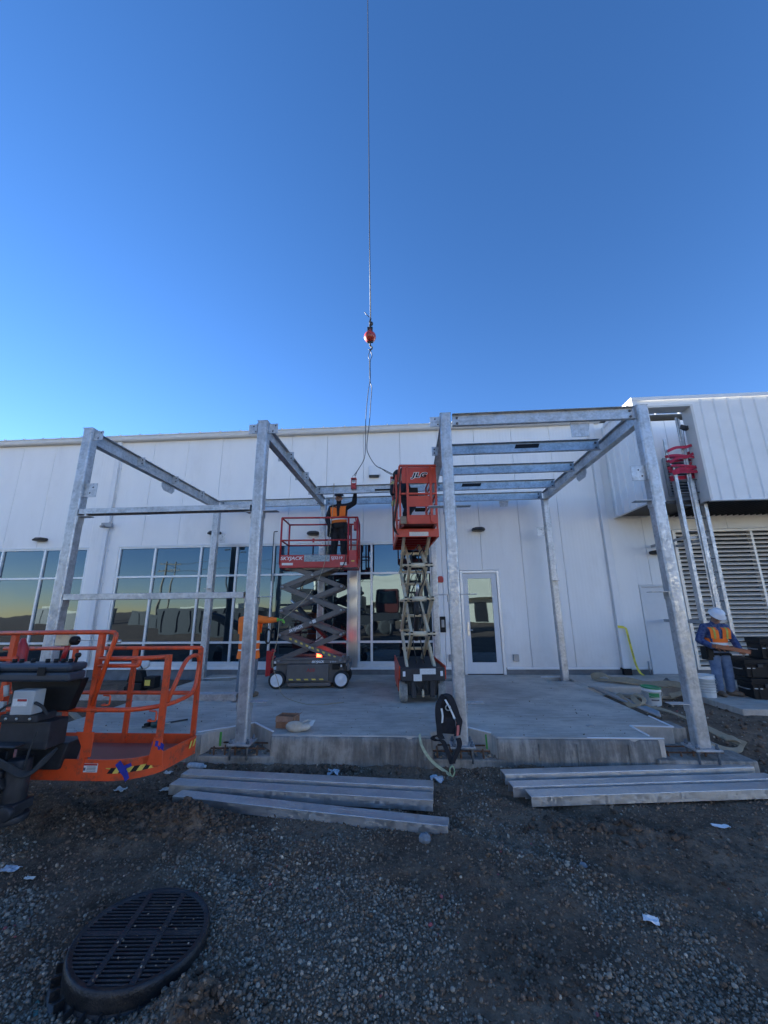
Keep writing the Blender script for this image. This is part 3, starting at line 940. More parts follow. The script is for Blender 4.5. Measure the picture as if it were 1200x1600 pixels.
# ---------------------------------------------------------------- the white building
YW = 10.25
bld = thing('warehouse_building', 'long white panelled building with strip windows and a flat eave behind the steel frame', 'building', (0, YW, 0))
def rects(x0, x1, z0, z1, holes):
    xs = sorted({x0, x1, *[min(max(h[i], x0), x1) for h in holes for i in (0, 1)]})
    zs = sorted({z0, z1, *[min(max(h[i], z0), z1) for h in holes for i in (2, 3)]})
    out = []
    for a, b in zip(xs[:-1], xs[1:]):
        run = None
        for c, d in zip(zs[:-1], zs[1:]):
            cx, cz = (a + b) / 2, (c + d) / 2
            hit = any(h[0] < cx < h[1] and h[2] < cz < h[3] for h in holes)
            if hit:
                if run: out.append((a, b, *run)); run = None
            else:
                run = (run[0], d) if run else (c, d)
        if run: out.append((a, b, *run))
    return out
WIN = [(-13.6, -8.93, 0.24, 3.30), (-8.05, -1.37, 0.24, 3.30), (-1.37, 0.56, 0.24, 3.28), (1.25, 2.25, -0.1, 2.50), (5.62, 6.56, -0.1, 2.07), (6.64, 9.9, 0.10, 3.44)]
mb = MB()
seam = 0.816
k0, k1 = -40, 14
for k in range(k0, k1):
    a, b = seam + 1.0285 * k + 0.004, seam + 1.0285 * (k + 1) - 0.004
    top = 6.46
    for r in rects(a, b, 0.15, top, WIN):
        mb.box(r[0], r[1], YW, YW + 0.12, r[2], r[3])
mb.build('wall', 'panel', bld, bevel=0.003, seg=1)
mb = MB()
mb.box(-40.5, 15.2, YW + 0.14, YW + 0.3, -0.4, 6.5)
mb.build('wall_core', 'gap', bld)
mb = MB()
for a, b in ((-40.4, 1.25), (2.25, 5.62), (6.56, 15.2)):
    mb.box(a, b, YW + 0.012, YW + 0.12, -0.5, 0.115)
mb.build('plinth', 'plinth', bld)
mb = MB()
for a, b in ((-40.4, 1.235), (2.265, 4.88), (5.14, 5.60)):
    mb.prism([(0, 0), (0.035, 0), (0.045, 0.02), (0.005, 0.075), (0, 0.075)], (a, YW + 0.010, 0.108), (0, -1, 0), (0, 0, 1), -(b - a)) if False else mb.box(a, b, YW - 0.035, YW + 0.011, 0.112, 0.158)
mb.build('base_flashing', 'flash', bld, bevel=0.006)
# eave gutter and roof
mb = MB()
prof = [(0.02, 6.43), (-0.13, 6.43), (-0.15, 6.47), (-0.15, 6.555), (-0.165, 6.56), (-0.165, 6.585), (0.02, 6.60)]
mb.prism([(p[0], p[1]) for p in prof], (-40.5, YW, 0), (0, 1, 0), (0, 0, 1), 45.75)
mb.build('eave_gutter', 'trim', bld, bevel=0.006)
mb = MB()
mb.add([(-40.5, YW - 0.1, 6.595), (15.2, YW - 0.1, 6.595), (15.2, YW + 22, 8.3), (-40.5, YW + 22, 8.3), (-40.5, YW - 0.1, 6.62), (15.2, YW - 0.1, 6.62), (15.2, YW + 22, 8.35), (-40.5, YW + 22, 8.35)],
       [(0, 1, 2, 3), (4, 5, 6, 7), (0, 1, 5, 4), (3, 2, 6, 7), (0, 3, 7, 4), (1, 2, 6, 5)])
for k in range(90):
    x = -40.2 + k * 0.61
    mb.beam((x, YW - 0.1, 6.635), (x, YW + 22, 8.365), 0.03, 0.035)
mb.build('roof', 'roofm', bld)
mb = MB()
mb.box(-40.5, 15.2, YW + 21.9, YW + 22.2, -0.4, 8.3)
mb.box(-40.5, -40.2, YW + 0.3, YW + 21.9, -0.4, 6.5)
mb.box(14.9, 15.2, YW + 0.3, YW + 21.9, -0.4, 6.5)
mb.build('rear_wall', 'clad', bld)

def window(x0, x1, z0, z1, vs, hs, ends=True):
    fr = MB()
    t, y0, y1 = 0.055, YW + 0.015, YW + 0.10
    zs = sorted([z0, *hs, z1])
    xs = sorted([x0, *vs, x1])
    for x in xs:
        c = min(max(x, x0 + t / 2), x1 - t / 2)
        fr.box(c - t / 2, c + t / 2, y0, y1, z0, z1)
    for z in zs:
        c = min(max(z, z0 + t / 2), z1 - t / 2)
        for a, b in zip(xs[:-1], xs[1:]):
            a2 = max(a, x0) + t / 2 + (t / 2 if a == x0 else 0)
            b2 = b - t / 2 - (t / 2 if b == x1 else 0)
            fr.box(a2, b2, y0 + 0.004, y1 - 0.004, c - t / 2, c + t / 2)
    fr.box(x0 - 0.03, x1 + 0.03, YW - 0.008, YW + 0.013, z1 - 0.012, z1 + 0.03)
    o = fr.build('window', 'alu', bld, bevel=0.004, seg=1)
    gl = MB()
    for a, b in zip(xs[:-1], xs[1:]):
        for c, d in zip(zs[:-1], zs[1:]):
            ta, tb = random.gauss(0, 0.004), random.gauss(0, 0.004)
            cx, cz = (a + b) / 2, (c + d) / 2
            g = []
            for (x, z) in ((a, c), (b, c), (b, d), (a, d)):
                g.append((x, YW + 0.06 + (x - cx) * ta + (z - cz) * tb, z))
            gl.add(g, [(0, 1, 2, 3)])
    gl.build('pane', 'glass', o)
    return o
H3 = (0.76, 2.47)
window(-13.6, -8.93, 0.24, 3.30, (-12.7, -11.5, -10.23, -9.75), H3)
window(-8.05, -1.60, 0.24, 3.30, (-7.0, -5.69, -4.68, -3.67, -2.37), H3)
window(-1.37, 0.56, 0.24, 3.28, (-1.02,), H3)
mb = MB()
mb.box(-1.595, -1.375, YW - 0.03, YW + 0.11, 0.16, 3.28)
mb.build('column_cladding', 'brushed', bld, bevel=0.012)
# glazed door
mb = MB()
mb.box(1.255, 1.32, YW - 0.015, YW + 0.11, -0.005, 2.49)
mb.box(2.18, 2.245, YW - 0.015, YW + 0.11, -0.005, 2.49)
mb.box(1.322, 2.178, YW - 0.013, YW + 0.11, 2.43, 2.49)
o = mb.build('door_frame', 'alu', bld, bevel=0.004)
mb = MB()
mb.box(1.326, 1.45, YW + 0.012, YW + 0.06, 0.01, 2.425)
mb.box(2.04, 2.174, YW + 0.012, YW + 0.06, 0.01, 2.425)
mb.box(1.451, 2.039, YW + 0.013, YW + 0.059, 0.01, 0.27)
mb.box(1.451, 2.039, YW + 0.013, YW + 0.059, 2.29, 2.425)
dr = mb.build('door', 'door', bld, bevel=0.003)
MB().add([(1.45, YW + 0.035, 0.27), (2.04, YW + 0.036, 0.27), (2.04, YW + 0.035, 2.29), (1.45, YW + 0.034, 2.29)], [(0, 1, 2, 3)]).build('pane', 'glass', dr)
mb = MB()
mb.box(1.375, 1.425, YW - 0.005, YW + 0.011, 0.90, 1.22)
mb.tube(round_rail([(1.40, YW - 0.005, 1.03), (1.40, YW - 0.055, 1.03), (1.50, YW - 0.055, 1.03)], 0.01), 0.011)
mb.cyl((1.40, YW - 0.02, 1.17), (1.40, YW - 0.004, 1.17), 0.018, 12)
mb.build('handle', 'brushed', dr, bevel=0.003)
# solid white door on the right
mb = MB()
for a, b, c, d in ((5.625, 5.675, 0, 2.065), (6.51, 6.555, 0, 2.065), (5.676, 6.509, 2.02, 2.065)):
    mb.box(a, b, YW - 0.02, YW + 0.1, c, d)
mb.build('door_frame', 'door', bld, bevel=0.004)
d2 = MB().box(5.685, 6.50, YW + 0.02, YW + 0.07, 0.0, 2.012).build('door', 'door', bld, bevel=0.004)
MB().box(5.60, 6.60, YW - 0.04, YW + 0.005, -0.01, 0.012).build('threshold', 'steelgrey', bld)
# downpipes
def downpipe(x, w, z0, z1, clamps, boot=True):
    p = MB()
    p.box(x - w / 2, x + w / 2, YW - 0.085, YW - 0.004, z0, z1)
    o = p.build('downpipe', 'flash', bld, bevel=0.012)
    if boot:
        q = MB()
        q.box(x - w / 2 - 0.012, x + w / 2 + 0.012, YW - 0.10, YW - 0.002, -0.02, z0 + 0.01)
        q.build('pipe_boot', 'black', o, bevel=0.01)
    return o
downpipe(5.02, 0.16, 0.13, 6.43, ())
downpipe(-8.47, 0.13, -0.3, 6.43, (), False)
mb = MB()
mb.tube([(-8.36, YW - 0.03, 0.2), (-8.36, YW - 0.03, 3.8)], 0.014)
mb.tube([(-8.36, YW - 0.03, 3.98), (-8.36, YW - 0.03, 6.3)], 0.014)
for z in (1.2, 2.3, 3.2, 4.7, 5.6):
    mb.box(-8.39, -8.33, YW - 0.04, YW - 0.002, z, z + 0.02)
mb.build('conduit', 'flash', bld)
mb = MB()
mb.box(-8.56, -8.26, YW - 0.16, YW - 0.086, 3.84, 3.97)
mb.cyl((-8.48, YW - 0.16, 3.88), (-8.48, YW - 0.26, 3.84), 0.035, 12)
mb.build('junction_box', 'steelgrey', bld, bevel=0.01)
# wall lights
def wall_light(x, z):
    p = MB()
    p.prism([(0, -0.05), (0.20, -0.055), (0.235, -0.03), (0.20, 0.02), (0.06, 0.07), (0, 0.075)], (x - 0.16, YW - 0.001, z), (0, -1, 0), (0, 0, 1), -0.32) if False else None
    rings = []
    for t, w in ((-0.17, 0.02), (-0.15, 0.05), (-0.08, 0.07), (0.08, 0.07), (0.15, 0.05), (0.17, 0.02)):
        rings.append([Vector((x + t, YW - 0.002, z - w * 0.75)), Vector((x + t, YW - 0.02 - w * 2.9, z - w * 0.75)), Vector((x + t, YW - 0.02 - w * 3.1, z - w * 0.3)), Vector((x + t, YW - 0.02 - w * 1.9, z + w * 0.7)), Vector((x + t, YW - 0.002, z + w * 0.8))])
    p.ring_loft(rings, True, False, False)
    return p.build('wall_light', 'bronze', bld, bevel=0.008)
for x, z in ((-10.36, 3.55), (-5.32, 3.62), (-2.58, 3.55), (1.80, 3.55), (6.17, 2.86)):
    wall_light(x, z)
mb = MB()
mb.box(-1.08, -0.76, YW - 0.09, YW - 0.002, 5.14, 5.42)
o = mb.build('wall_box', 'flash', bld, bevel=0.01)
MB().box(-1.07, -0.80, YW - 0.115, YW - 0.02, 5.085, 5.132).build('lens', 'bronze', o)
mb = MB()
mb.prism([(-0.06, 0), (0.06, 0), (0.075, 0.03), (0.075, 0.12), (0.04, 0.16), (-0.04, 0.16), (-0.075, 0.12), (-0.075, 0.03)], (0.76, YW - 0.005, 2.2), (1, 0, 0), (0, 0, 1), 0.05)
mb.build('alarm_strobe', 'redplastic', bld, bevel=0.008)
mb = MB()
mb.box(0.70, 0.84, YW - 0.055, YW - 0.002, 0.98, 1.36)
o = mb.build('call_box', 'black', bld, bevel=0.008)
MB().box(0.735, 0.805, YW - 0.062, YW - 0.056, 1.10, 1.28).build('faceplate', 'steelgrey', o)
MB().box(0.93, 1.02, YW - 0.04, YW - 0.002, 1.08, 1.22).build('card_reader', 'steelgrey', bld, bevel=0.006)
for x in (0.95, 2.49):
    MB().box(x - 0.065, x + 0.065, YW - 0.07, YW - 0.002, 0.30, 0.46).build('outlet_box', 'steelgrey', bld, bevel=0.01)
mb = MB()
mb.cyl((1.15, YW - 0.002, 4.02), (1.15, YW - 0.09, 4.02), 0.05, 12)
mb.cyl((1.15, YW - 0.06, 4.0), (1.18, YW - 0.08, 3.9), 0.022, 10)
mb.box(1.07, 1.13, YW - 0.05, YW - 0.01, 3.95, 3.98)
mb.build('sprinkler_head', 'bronze', bld)
MB().cyl((5.53, YW - 0.06, -0.02), (5.53, YW - 0.06, 0.30), 0.02, 10).build('stub_pipe', 'steelgrey', bld)

# projecting ribbed box over the louvre
OX0, OX1, OY, OZ0, OZ1 = 5.31, 12.0, 8.69, 3.80, 6.27
OPX0, OPX1, OPZ1 = 5.62, 6.57, 6.05
mb = MB()
mb.box(OX0 + 0.02, OPX0, OY, OY + 0.05, OZ0, OZ1)
mb.box(OPX1, OX1, OY, OY + 0.05, OZ0, OZ1)
mb.box(OPX0, OPX1, OY + 0.001, OY + 0.05, OPZ1, OZ1)
x = 6.52 + 0.30
while x < OX1:
    mb.prism([(-0.035, 0), (0.035, 0), (0.018, 0.03), (-0.018, 0.03)], (x, OY + 0.001, OZ0 + 0.003), (1, 0, 0), (0, -1, 0), -(OZ1 - OZ0 - 0.006)) if False else mb.add(
        [(x - 0.04, OY + 0.001, OZ0 + 0.004), (x - 0.018, OY - 0.028, OZ0 + 0.004), (x + 0.018, OY - 0.028, OZ0 + 0.004), (x + 0.04, OY + 0.001, OZ0 + 0.004),
         (x - 0.04, OY + 0.001, OZ1 - 0.05), (x - 0.018, OY - 0.028, OZ1 - 0.05), (x + 0.018, OY - 0.028, OZ1 - 0.05), (x + 0.04, OY + 0.001, OZ1 - 0.05)],
        [(0, 1, 5, 4), (1, 2, 6, 5), (2, 3, 7, 6), (0, 1, 2, 3), (4, 5, 6, 7)])
    for z in (4.25, 5.0, 5.75):
        mb.cyl((x - 0.1, OY - 0.006, z), (x - 0.1, OY + 0.003, z), 0.008, 6)
    x += 0.2975
mb.build('ribbed_front', 'clad', bld)
mb = MB()
y = OY + 0.06
mb.add([(OX0, OY + 0.001, OZ0), (OX0, YW - 0.001, OZ0), (OX0, YW - 0.001, 6.30), (OX0, OY + 0.001, OZ1), (OX0 + 0.05, OY + 0.001, OZ0), (OX0 + 0.05, YW - 0.001, OZ0), (OX0 + 0.05, YW - 0.001, 6.30), (OX0 + 0.05, OY + 0.001, OZ1)],
       [(0, 1, 2, 3), (4, 7, 6, 5), (0, 4, 5, 1), (1, 5, 6, 2), (2, 6, 7, 3), (3, 7, 4, 0)])
for i in range(5):
    yy = OY + 0.22 + i * 0.2975
    mb.add([(OX0 + 0.001, yy - 0.04, OZ0 + 0.02), (OX0 - 0.028, yy - 0.018, OZ0 + 0.02), (OX0 - 0.028, yy + 0.018, OZ0 + 0.02), (OX0 + 0.001, yy + 0.04, OZ0 + 0.02),
            (OX0 + 0.001, yy - 0.04, 6.24), (OX0 - 0.028, yy - 0.018, 6.24), (OX0 - 0.028, yy + 0.018, 6.24), (OX0 + 0.001, yy + 0.04, 6.24)],
           [(0, 1, 5, 4), (1, 2, 6, 5), (2, 3, 7, 6), (0, 1, 2, 3), (4, 5, 6, 7)])
mb.build('ribbed_side', 'clad', bld)
mb = MB()
mb.box(OX0 - 0.03, OX0 + 0.085, OY - 0.035, OY - 0.001, OZ0 - 0.01, OZ1 + 0.02)
mb.box(OX0 - 0.034, OX0 - 0.001, OY - 0.034, OY + 0.08, OZ0 - 0.01, OZ1 + 0.02)
mb.box(OX0 - 0.045, OX1, OY - 0.045, OY - 0.0355, OZ1 - 0.04, OZ1 + 0.045)
mb.box(OX0 - 0.045, OX0 - 0.0355, OY - 0.04, YW - 0.2, OZ1 - 0.04, OZ1 + 0.045)
mb.box(OPX1 + 0.0, OX1, OY - 0.036, OY + 0.055, OZ0 - 0.03, OZ0 - 0.001)
mb.box(OX0, OPX0, OY - 0.036, OY + 0.055, OZ0 - 0.03, OZ0 - 0.001)
mb.box(OX0 - 0.036, OX0 + 0.05, OY + 0.06, YW - 0.002, OZ0 - 0.03, OZ0 - 0.001)
mb.build('corner_trim', 'flash', bld, bevel=0.004)
mb = MB()
for a, b, c, d in ((OPX0 - 0.05, OPX0 + 0.004, OZ0, OPZ1 + 0.05), (OPX1 - 0.004, OPX1 + 0.05, OZ0, OPZ1 + 0.05), (OPX0 + 0.005, OPX1 - 0.005, OPZ1 - 0.004, OPZ1 + 0.05)):
    mb.box(a, b, OY - 0.02, OY + 0.30, c, d)
mb.build('opening_frame', 'trim', bld, bevel=0.004)
mb = MB()
mb.box(OX0 + 0.06, OX1, OY + 0.055, YW - 0.004, OZ0 + 0.05, OZ0 + 0.10) if False else None
mb.box(6.62, OX1, OY + 0.06, YW - 0.003, OZ0 + 0.02, OZ0 + 0.10)
mb.box(OX0 + 0.06, 6.62, OY + 0.35, YW - 0.003, OZ0 + 0.021, OZ0 + 0.10)
for i in range(40):
    x = 6.66 + i * 0.14
    mb.box(x, x + 0.02, OY + 0.06, YW - 0.003, OZ0 - 0.03, OZ0 + 0.018)
mb.build('soffit', 'black2', bld)
for x in (OX0 + 0.06, 7.75):
    MB().box(x, x + 0.03, OY + 0.06, YW - 0.003, OZ0 + 0.11, OZ1).build('recess_wall', 'clad', bld)
# louvred panel inside the recess
mb = MB()
for a, b, c, d in ((6.74, 6.80, 4.3, 5.36), (7.52, 7.58, 4.3, 5.36), (6.80, 7.52, 5.30, 5.36), (6.80, 7.52, 4.3, 4.36)):
    mb.box(a, b, YW - 0.06, YW - 0.003, c, d)
for i in range(12):
    z = 4.40 + i * 0.076
    mb.cbox((7.16, YW - 0.035, z), (0.71, 0.045, 0.022), (R(-30), 0, 0))
o = mb.build('louvre_panel', 'ebox', bld)
MB().box(6.80, 7.52, YW - 0.012, YW - 0.002, 4.36, 5.30).build('louvre_backing', 'dark', o)
# big louvre wall under the box
mb = MB()
for a, b, c, d in ((6.645, 6.72, 0.10, 3.43), (8.50, 8.56, 0.16, 3.37), (9.83, 9.9, 0.10, 3.43), (6.721, 9.829, 3.37, 3.43), (6.721, 9.829, 0.10, 0.17)):
    mb.box(a, b, YW - 0.02, YW + 0.1, c, d)
o = mb.build('louvre_wall', 'louvre', bld, bevel=0.004)
mb = MB()
n = 30
for i in range(n):
    z = 0.22 + i * (3.16 / n)
    mb.add([(6.715, YW - 0.01, z - 0.012), (9.84, YW - 0.01, z - 0.012), (9.84, YW + 0.085, z + 0.055), (6.715, YW + 0.085, z + 0.055),
            (6.715, YW - 0.018, z + 0.022), (9.84, YW - 0.018, z + 0.022), (9.84, YW + 0.08, z + 0.065), (6.715, YW + 0.08, z + 0.065)],
           [(0, 1, 2, 3), (4, 5, 6, 7), (0, 1, 5, 4), (3, 2, 6, 7), (0, 3, 7, 4), (1, 2, 6, 5)])
mb.build('louvre_blade', 'louvre', o)
MB().box(6.72, 9.83, YW + 0.105, YW + 0.135, 0.17, 3.37).build('louvre_backing', 'dark', o)
# ---------------------------------------------------------------- galvanised steel frame
PX = (-5.05, -2.215, 0.58, 3.41)
YF, YB, HW = 5.455, 9.72, 0.078
ZT = 4.39
frm = thing('steel_canopy_frame', 'half built galvanised steel frame of eight posts and bolted channel beams on the slab', 'steel frame', (-0.8, 7.5, 0))
def post_shape(mb, x, y, z0, z1, w=HW, r=0.028):
    poly = []
    for cx, cy, a0 in ((w - r, w - r, 0), (-w + r, w - r, 90), (-w + r, -w + r, 180), (w - r, -w + r, 270)):
        for j in range(5):
            a = R(a0 + j * 22.5)
            poly.append((cx + r * math.cos(a), cy + r * math.sin(a)))
    mb.prism(poly, (x, y, z0), (1, 0, 0), (0, 1, 0), z1 - z0)
def seat(post, x, y, z, sx, L=0.22, d=0.10):
    """angle seat bolted on the side of a post: plate against the post, shelf sticking out"""
    s = MB()
    x0 = x + sx * HW
    s.box(min(x0 + sx * 0.001, x0 + sx * 0.011), max(x0 + sx * 0.001, x0 + sx * 0.011), y - 0.06, y + 0.06, z - d, z)
    s.box(min(x0 + sx * 0.011, x0 + sx * L), max(x0 + sx * 0.011, x0 + sx * L), y - 0.06, y + 0.06, z - 0.010, z)
    s.build('angle_seat', 'galv', post, bevel=0.002, seg=1)
def clip(post, x, y, z0, z1, sx, L=0.16, back=0.0):
    """upright plate with two bolt holes"""
    s = MB()
    a, b = sorted((x + sx * (HW + 0.001), x + sx * (HW + L)))
    cx, cz = (a + b) / 2, (z0 + z1) / 2
    s.box(a, b, y - 0.006, y + 0.006, z0, z1)
    a2, b2 = sorted((x + sx * (HW + 0.001), x + sx * (HW + 0.012)))
    s.box(a2, b2, y - 0.05, y - 0.0065, z0, z1)
    s.build('clip_plate', 'galv', post, bevel=0.002, seg=1)
    h = MB()
    for t in (-1, 1):
        h.cyl((cx + t * 0.02 * sx + 0.02, y - 0.0075, cz + t * 0.045), (cx + t * 0.02 * sx + 0.02, y - 0.0061, cz + t * 0.045), 0.012, 10)
    h.build('bolt_hole', 'dark', post)
posts = {}
for i, x in enumerate(PX):
    for nm, y, zb in (('f', YF, -0.075), ('b', YB, -0.09)):
        mb = MB()
        ztop = ZT if nm == 'f' else ZT - 0.2
        post_shape(mb, x, y, zb, ztop)
        mb.box(x - HW - 0.003, x + HW + 0.003, y - HW - 0.003, y + HW + 0.003, ztop, ztop + 0.008)
        p = mb.build('post', 'galv', frm)
        posts[nm, i] = p
        bp = MB()
        bp.box(x - 0.15, x + 0.15, y - 0.14, y + 0.14, zb - 0.022, zb - 0.001)
        bp.build('base_plate', 'galv', p, bevel=0.003)
        for ax in (-0.11, 0.11):
            for ay in (-0.1, 0.1):
                an = MB()
                an.cyl((x + ax, y + ay, zb - 0.19), (x + ax, y + ay, zb + 0.05), 0.013, 8)
                an.cyl((x + ax, y + ay, zb), (x + ax, y + ay, zb + 0.022), 0.024, 6)
                an.cyl((x + ax, y + ay, zb - 0.05), (x + ax, y + ay, zb - 0.024), 0.024, 6)
                an.build('anchor_bolt', 'galv_dark' if nm == 'f' else 'steelgrey', p)
for z in (2.97, 1.74, 0.40):
    for i in range(4):
        for sx in (-1, 1):
            if (i == 0 and sx == -1) or (i == 3 and sx == 1):
                continue
            if i == 0 or (i == 1 and sx == -1):
                continue
            seat(posts['f', i], PX[i], YF, z, sx)
for z in (2.96, 1.74, 0.40):
    for i, sx in ((0, 1), (1, -1)):
        seat(posts['f', i], PX[i], YF, z, sx, L=0.17 if i == 0 else 0.09, d=0.11)
for i, sx in ((0, 1), (3, -1)):
    clip(posts['f', i], PX[i], YF - 0.02, 3.26, 3.48, sx, 0.2)
    clip(posts['b', i], PX[i], YB - 0.02, 3.26, 3.48, sx, 0.2)
for i in range(4):
    for sx in (-1, 1):
        if (i == 0 and sx == -1) or (i == 3 and sx == 1) or (i == 2 and sx == 1) or (i == 3 and sx == -1):
            continue
        clip(posts['f', i], PX[i], YF - 0.02, ZT - 0.19, ZT - 0.03, sx, 0.15)
def seatb(post, x, y, z):
    s = MB()
    s.box(x - 0.06, x + 0.06, y - HW - 0.012, y - HW - 0.001, z - 0.1, z)
    s.box(x - 0.06, x + 0.06, y - HW - 0.012 - 0.12, y - HW - 0.0125, z - 0.01, z)
    s.build('angle_seat', 'galv', post, bevel=0.002, seg=1)
seatb(posts['b', 3], PX[3], YB, 2.17)
seatb(posts['b', 0], PX[0], YB, 2.10)

CH = 0.2     # channel depth
def channel(name, p, q, open_dir, parent, z_top, bolts=(), h=CH, fl=0.062, tk=0.008, material='galv_x', **kw):
    """steel channel p->q (plan), web on the far side, flanges towards open_dir"""
    p, q = Vector((*p, 0)), Vector((*q, 0))
    d = (q - p).normalized()
    n = Vector(open_dir)
    z1, z0 = z_top, z_top - h
    poly = [(0, z0), (fl, z0), (fl, z0 + tk), (tk, z0 + tk), (tk, z1 - tk), (fl, z1 - tk), (fl, z1), (0, z1)]
    rings = [[c + n * a + Vector((0, 0, b)) for a, b in poly] for c in (p, q)]
    mb = MB()
    mb.ring_loft(rings, True, False, False)
    o = mb.build(name, material, parent, bevel=0.003, seg=1, **kw)
    if bolts:
        for t in bolts:
            for zz in (0.055, 0.145):
                c = p + (q - p).normalized() * (t if t >= 0 else (q - p).length + t)
                c = c + Vector((0, 0, z0 + zz))
                MB().cyl(c + n * (tk + 0.001), c + n * (tk + 0.016), 0.019, 8).build('bolt', 'galv_dark', o)
    return o
# front top channel of the right bay, purlins, back beam
channel('beam', (PX[2] + HW + 0.03, YF + 0.01), (PX[3] - HW - 0.012, YF + 0.01), (0, -1, 0), frm, ZT + 0.005, (0.07, -0.05))
SB = 0.058
for y in (6.56, 7.64):
    channel('purlin', (PX[2] + SB + 0.012, y), (PX[3] - SB - 0.03, y), (0, -1, 0), frm, ZT - 0.012, (0.06, -0.06))
channel('purlin', (PX[2] + SB + 0.012, 8.72), (PX[3] - SB - 0.03, 8.72), (0, -1, 0), frm, ZT - 0.012, (0.06, -0.06))
for i in range(3):
    channel('back_beam', (PX[i] + 0.07, YB - 0.02), (PX[i + 1] - 0.07, YB - 0.02), (0, -1, 0), frm, ZT - 0.008, (0.08, -0.08))
# openings and lighting clips on the purlins
def cutplate(x0, x1, y, z0, z1):
    MB().add([(x0, y, z0), (x1 - 0.03, y, z0), (x1, y, z1), (x0 + 0.03, y, z1), (x0, y - 0.004, z0), (x1 - 0.03, y - 0.004, z0), (x1, y - 0.004, z1), (x0 + 0.03, y - 0.004, z1)],
             [(0, 1, 2, 3), (4, 5, 6, 7), (0, 1, 5, 4), (2, 3, 7, 6), (1, 2, 6, 5), (3, 0, 4, 7)]).build('web_slot', 'dark', frm)
cutplate(1.88, 2.32, 6.552, 4.27, 4.345)
cutplate(1.22, 1.68, 8.712, 4.27, 4.345)
# beams running back from the front posts to the rear posts (I sections)
def ibeam(x, y0, y1, z1, h=0.22, w=0.115, tk=0.009):
    mb = MB()
    mb.box(x - w / 2, x + w / 2, y0, y1, z1 - tk, z1)
    mb.box(x - w / 2, x + w / 2, y0, y1, z1 - h, z1 - h + tk)
    mb.box(x - tk / 2, x + tk / 2, y0, y1, z1 - h + tk, z1 - tk)
    return mb.build('beam', 'galv_y', frm)
for i in range(4):
    o = ibeam(PX[i], YF + HW + 0.003, YB + 0.06, ZT - 0.012)
    for y in (6.56, 7.64, 8.72):
        for sx in (-1, 1):
            if (i == 0 and sx == -1) or (i == 3 and sx == 1) or (i == 2 and sx == 1) or (i == 3 and sx == -1):
                continue
            c = MB()
            a, b = sorted((PX[i] + sx * 0.006, PX[i] + sx * 0.145))
            c.box(a, b, y - 0.006, y + 0.006, ZT - 0.20, ZT - 0.03)
            c.build('clip_plate', 'galv', o, bevel=0.002, seg=1)
            h = MB()
            for zz in (ZT - 0.15, ZT - 0.08):
                h.cyl((PX[i] + sx * 0.10, y - 0.0075, zz), (PX[i] + sx * 0.10, y - 0.0061, zz), 0.013, 10)
            h.build('bolt_hole', 'dark', o)
# gusset plates hanging below the outer beams
for i, sx in ((0, 1), (3, -1)):
    mb = MB()
    mb.prism([(-0.22, 0), (0.22, 0), (0.22, -0.10), (0.14, -0.17), (-0.14, -0.17), (-0.22, -0.10)], (PX[i] - 0.005, 7.55, ZT - 0.234), (0, 1, 0), (0, 0, 1), 0.01)
    mb.build('gusset_plate', 'galv', frm, bevel=0.002, seg=1)
mb = MB()
mb.prism([(-0.14, 0), (0.14, 0), (0.10, -0.22), (-0.14, -0.22)], (2.55, YF + 0.03, ZT - 0.197), (1, 0, 0), (0, 0, 1), 0.01)
mb.build('gusset_plate', 'galv', frm, bevel=0.002, seg=1)
mb = MB()
mb.prism([(-0.12, 0), (0.12, 0), (0.09, -0.14), (-0.10, -0.14)], (2.4, YB + 0.03, ZT - 0.21), (1, 0, 0), (0, 0, 1), 0.01)
mb.build('gusset_plate', 'galv', frm, bevel=0.002, seg=1)
# girts (flat channels) across the left bay
for z in (2.98, 1.72, 0.41):
    mb = MB()
    a, b = PX[0] + HW + 0.018, PX[1] - HW - 0.02
    y0, y1, z0, z1, t = YF - 0.075, YF + 0.075, z + 0.002, z + 0.085, 0.006
    rings = [[Vector((x, y, zz)) for y, zz in ((y0, z0), (y0 + t, z0), (y0 + t, z1 - t), (y1 - t, z1 - t), (y1 - t, z0), (y1, z0), (y1, z1), (y0, z1))] for x in (a, b)]
    mb.ring_loft(rings, True, False, False)
    mb.build('girt', 'galv_x', frm, bevel=0.003, seg=1)

# ---------------------------------------------------------------- channel held by the crane, clamps, slings, ball
hb = channel('steel_channel', (PX[1] + 0.075, 8.71), (PX[2] - SB - 0.03, 8.71), (0, -1, 0), None, ZT - 0.012, (0.05,), label='galvanised steel channel held up by the crane slings between two workers on lifts', cat='steel channel')
MB().box(-0.78, -0.36, 8.66, 8.698, 4.235, 4.262).build('fixing_plate', 'dark', hb)
def clamp(x, label):
    t = thing('beam_clamp', label, 'lifting clamp', (x, 8.70, 4.32), 0, 'red lifting clamps on the hoisted channel')
    mb = MB()
    for sx in (-1, 1):
        mb.box(x + sx * 0.055 - 0.009, x + sx * 0.055 + 0.009, 8.625, 8.655, 4.28, 4.53)
    mb.box(x - 0.064, x + 0.064, 8.625, 8.655, 4.27, 4.30)
    mb.box(x - 0.064, x + 0.064, 8.625, 8.655, 4.385, 4.415)
    mb.box(x - 0.064, x + 0.064, 8.60, 8.73, 4.515, 4.54)
    mb.box(x - 0.042, x + 0.042, 8.632, 8.65, 4.302, 4.384)
    mb.build('clamp_body', 'redplastic', t, bevel=0.006)
    mb = MB()
    mb.tube([Vector((x + 0.036 * math.cos(a), 8.66, 4.575 + 0.036 * math.sin(a))) for a in [k * PI / 8 for k in range(16)]], 0.010, 8, closed=True)
    mb.cyl((x - 0.04, 8.645, 4.465), (x + 0.04, 8.645, 4.465), 0.022, 10)
    mb.build('lifting_eye', 'zinc', t)
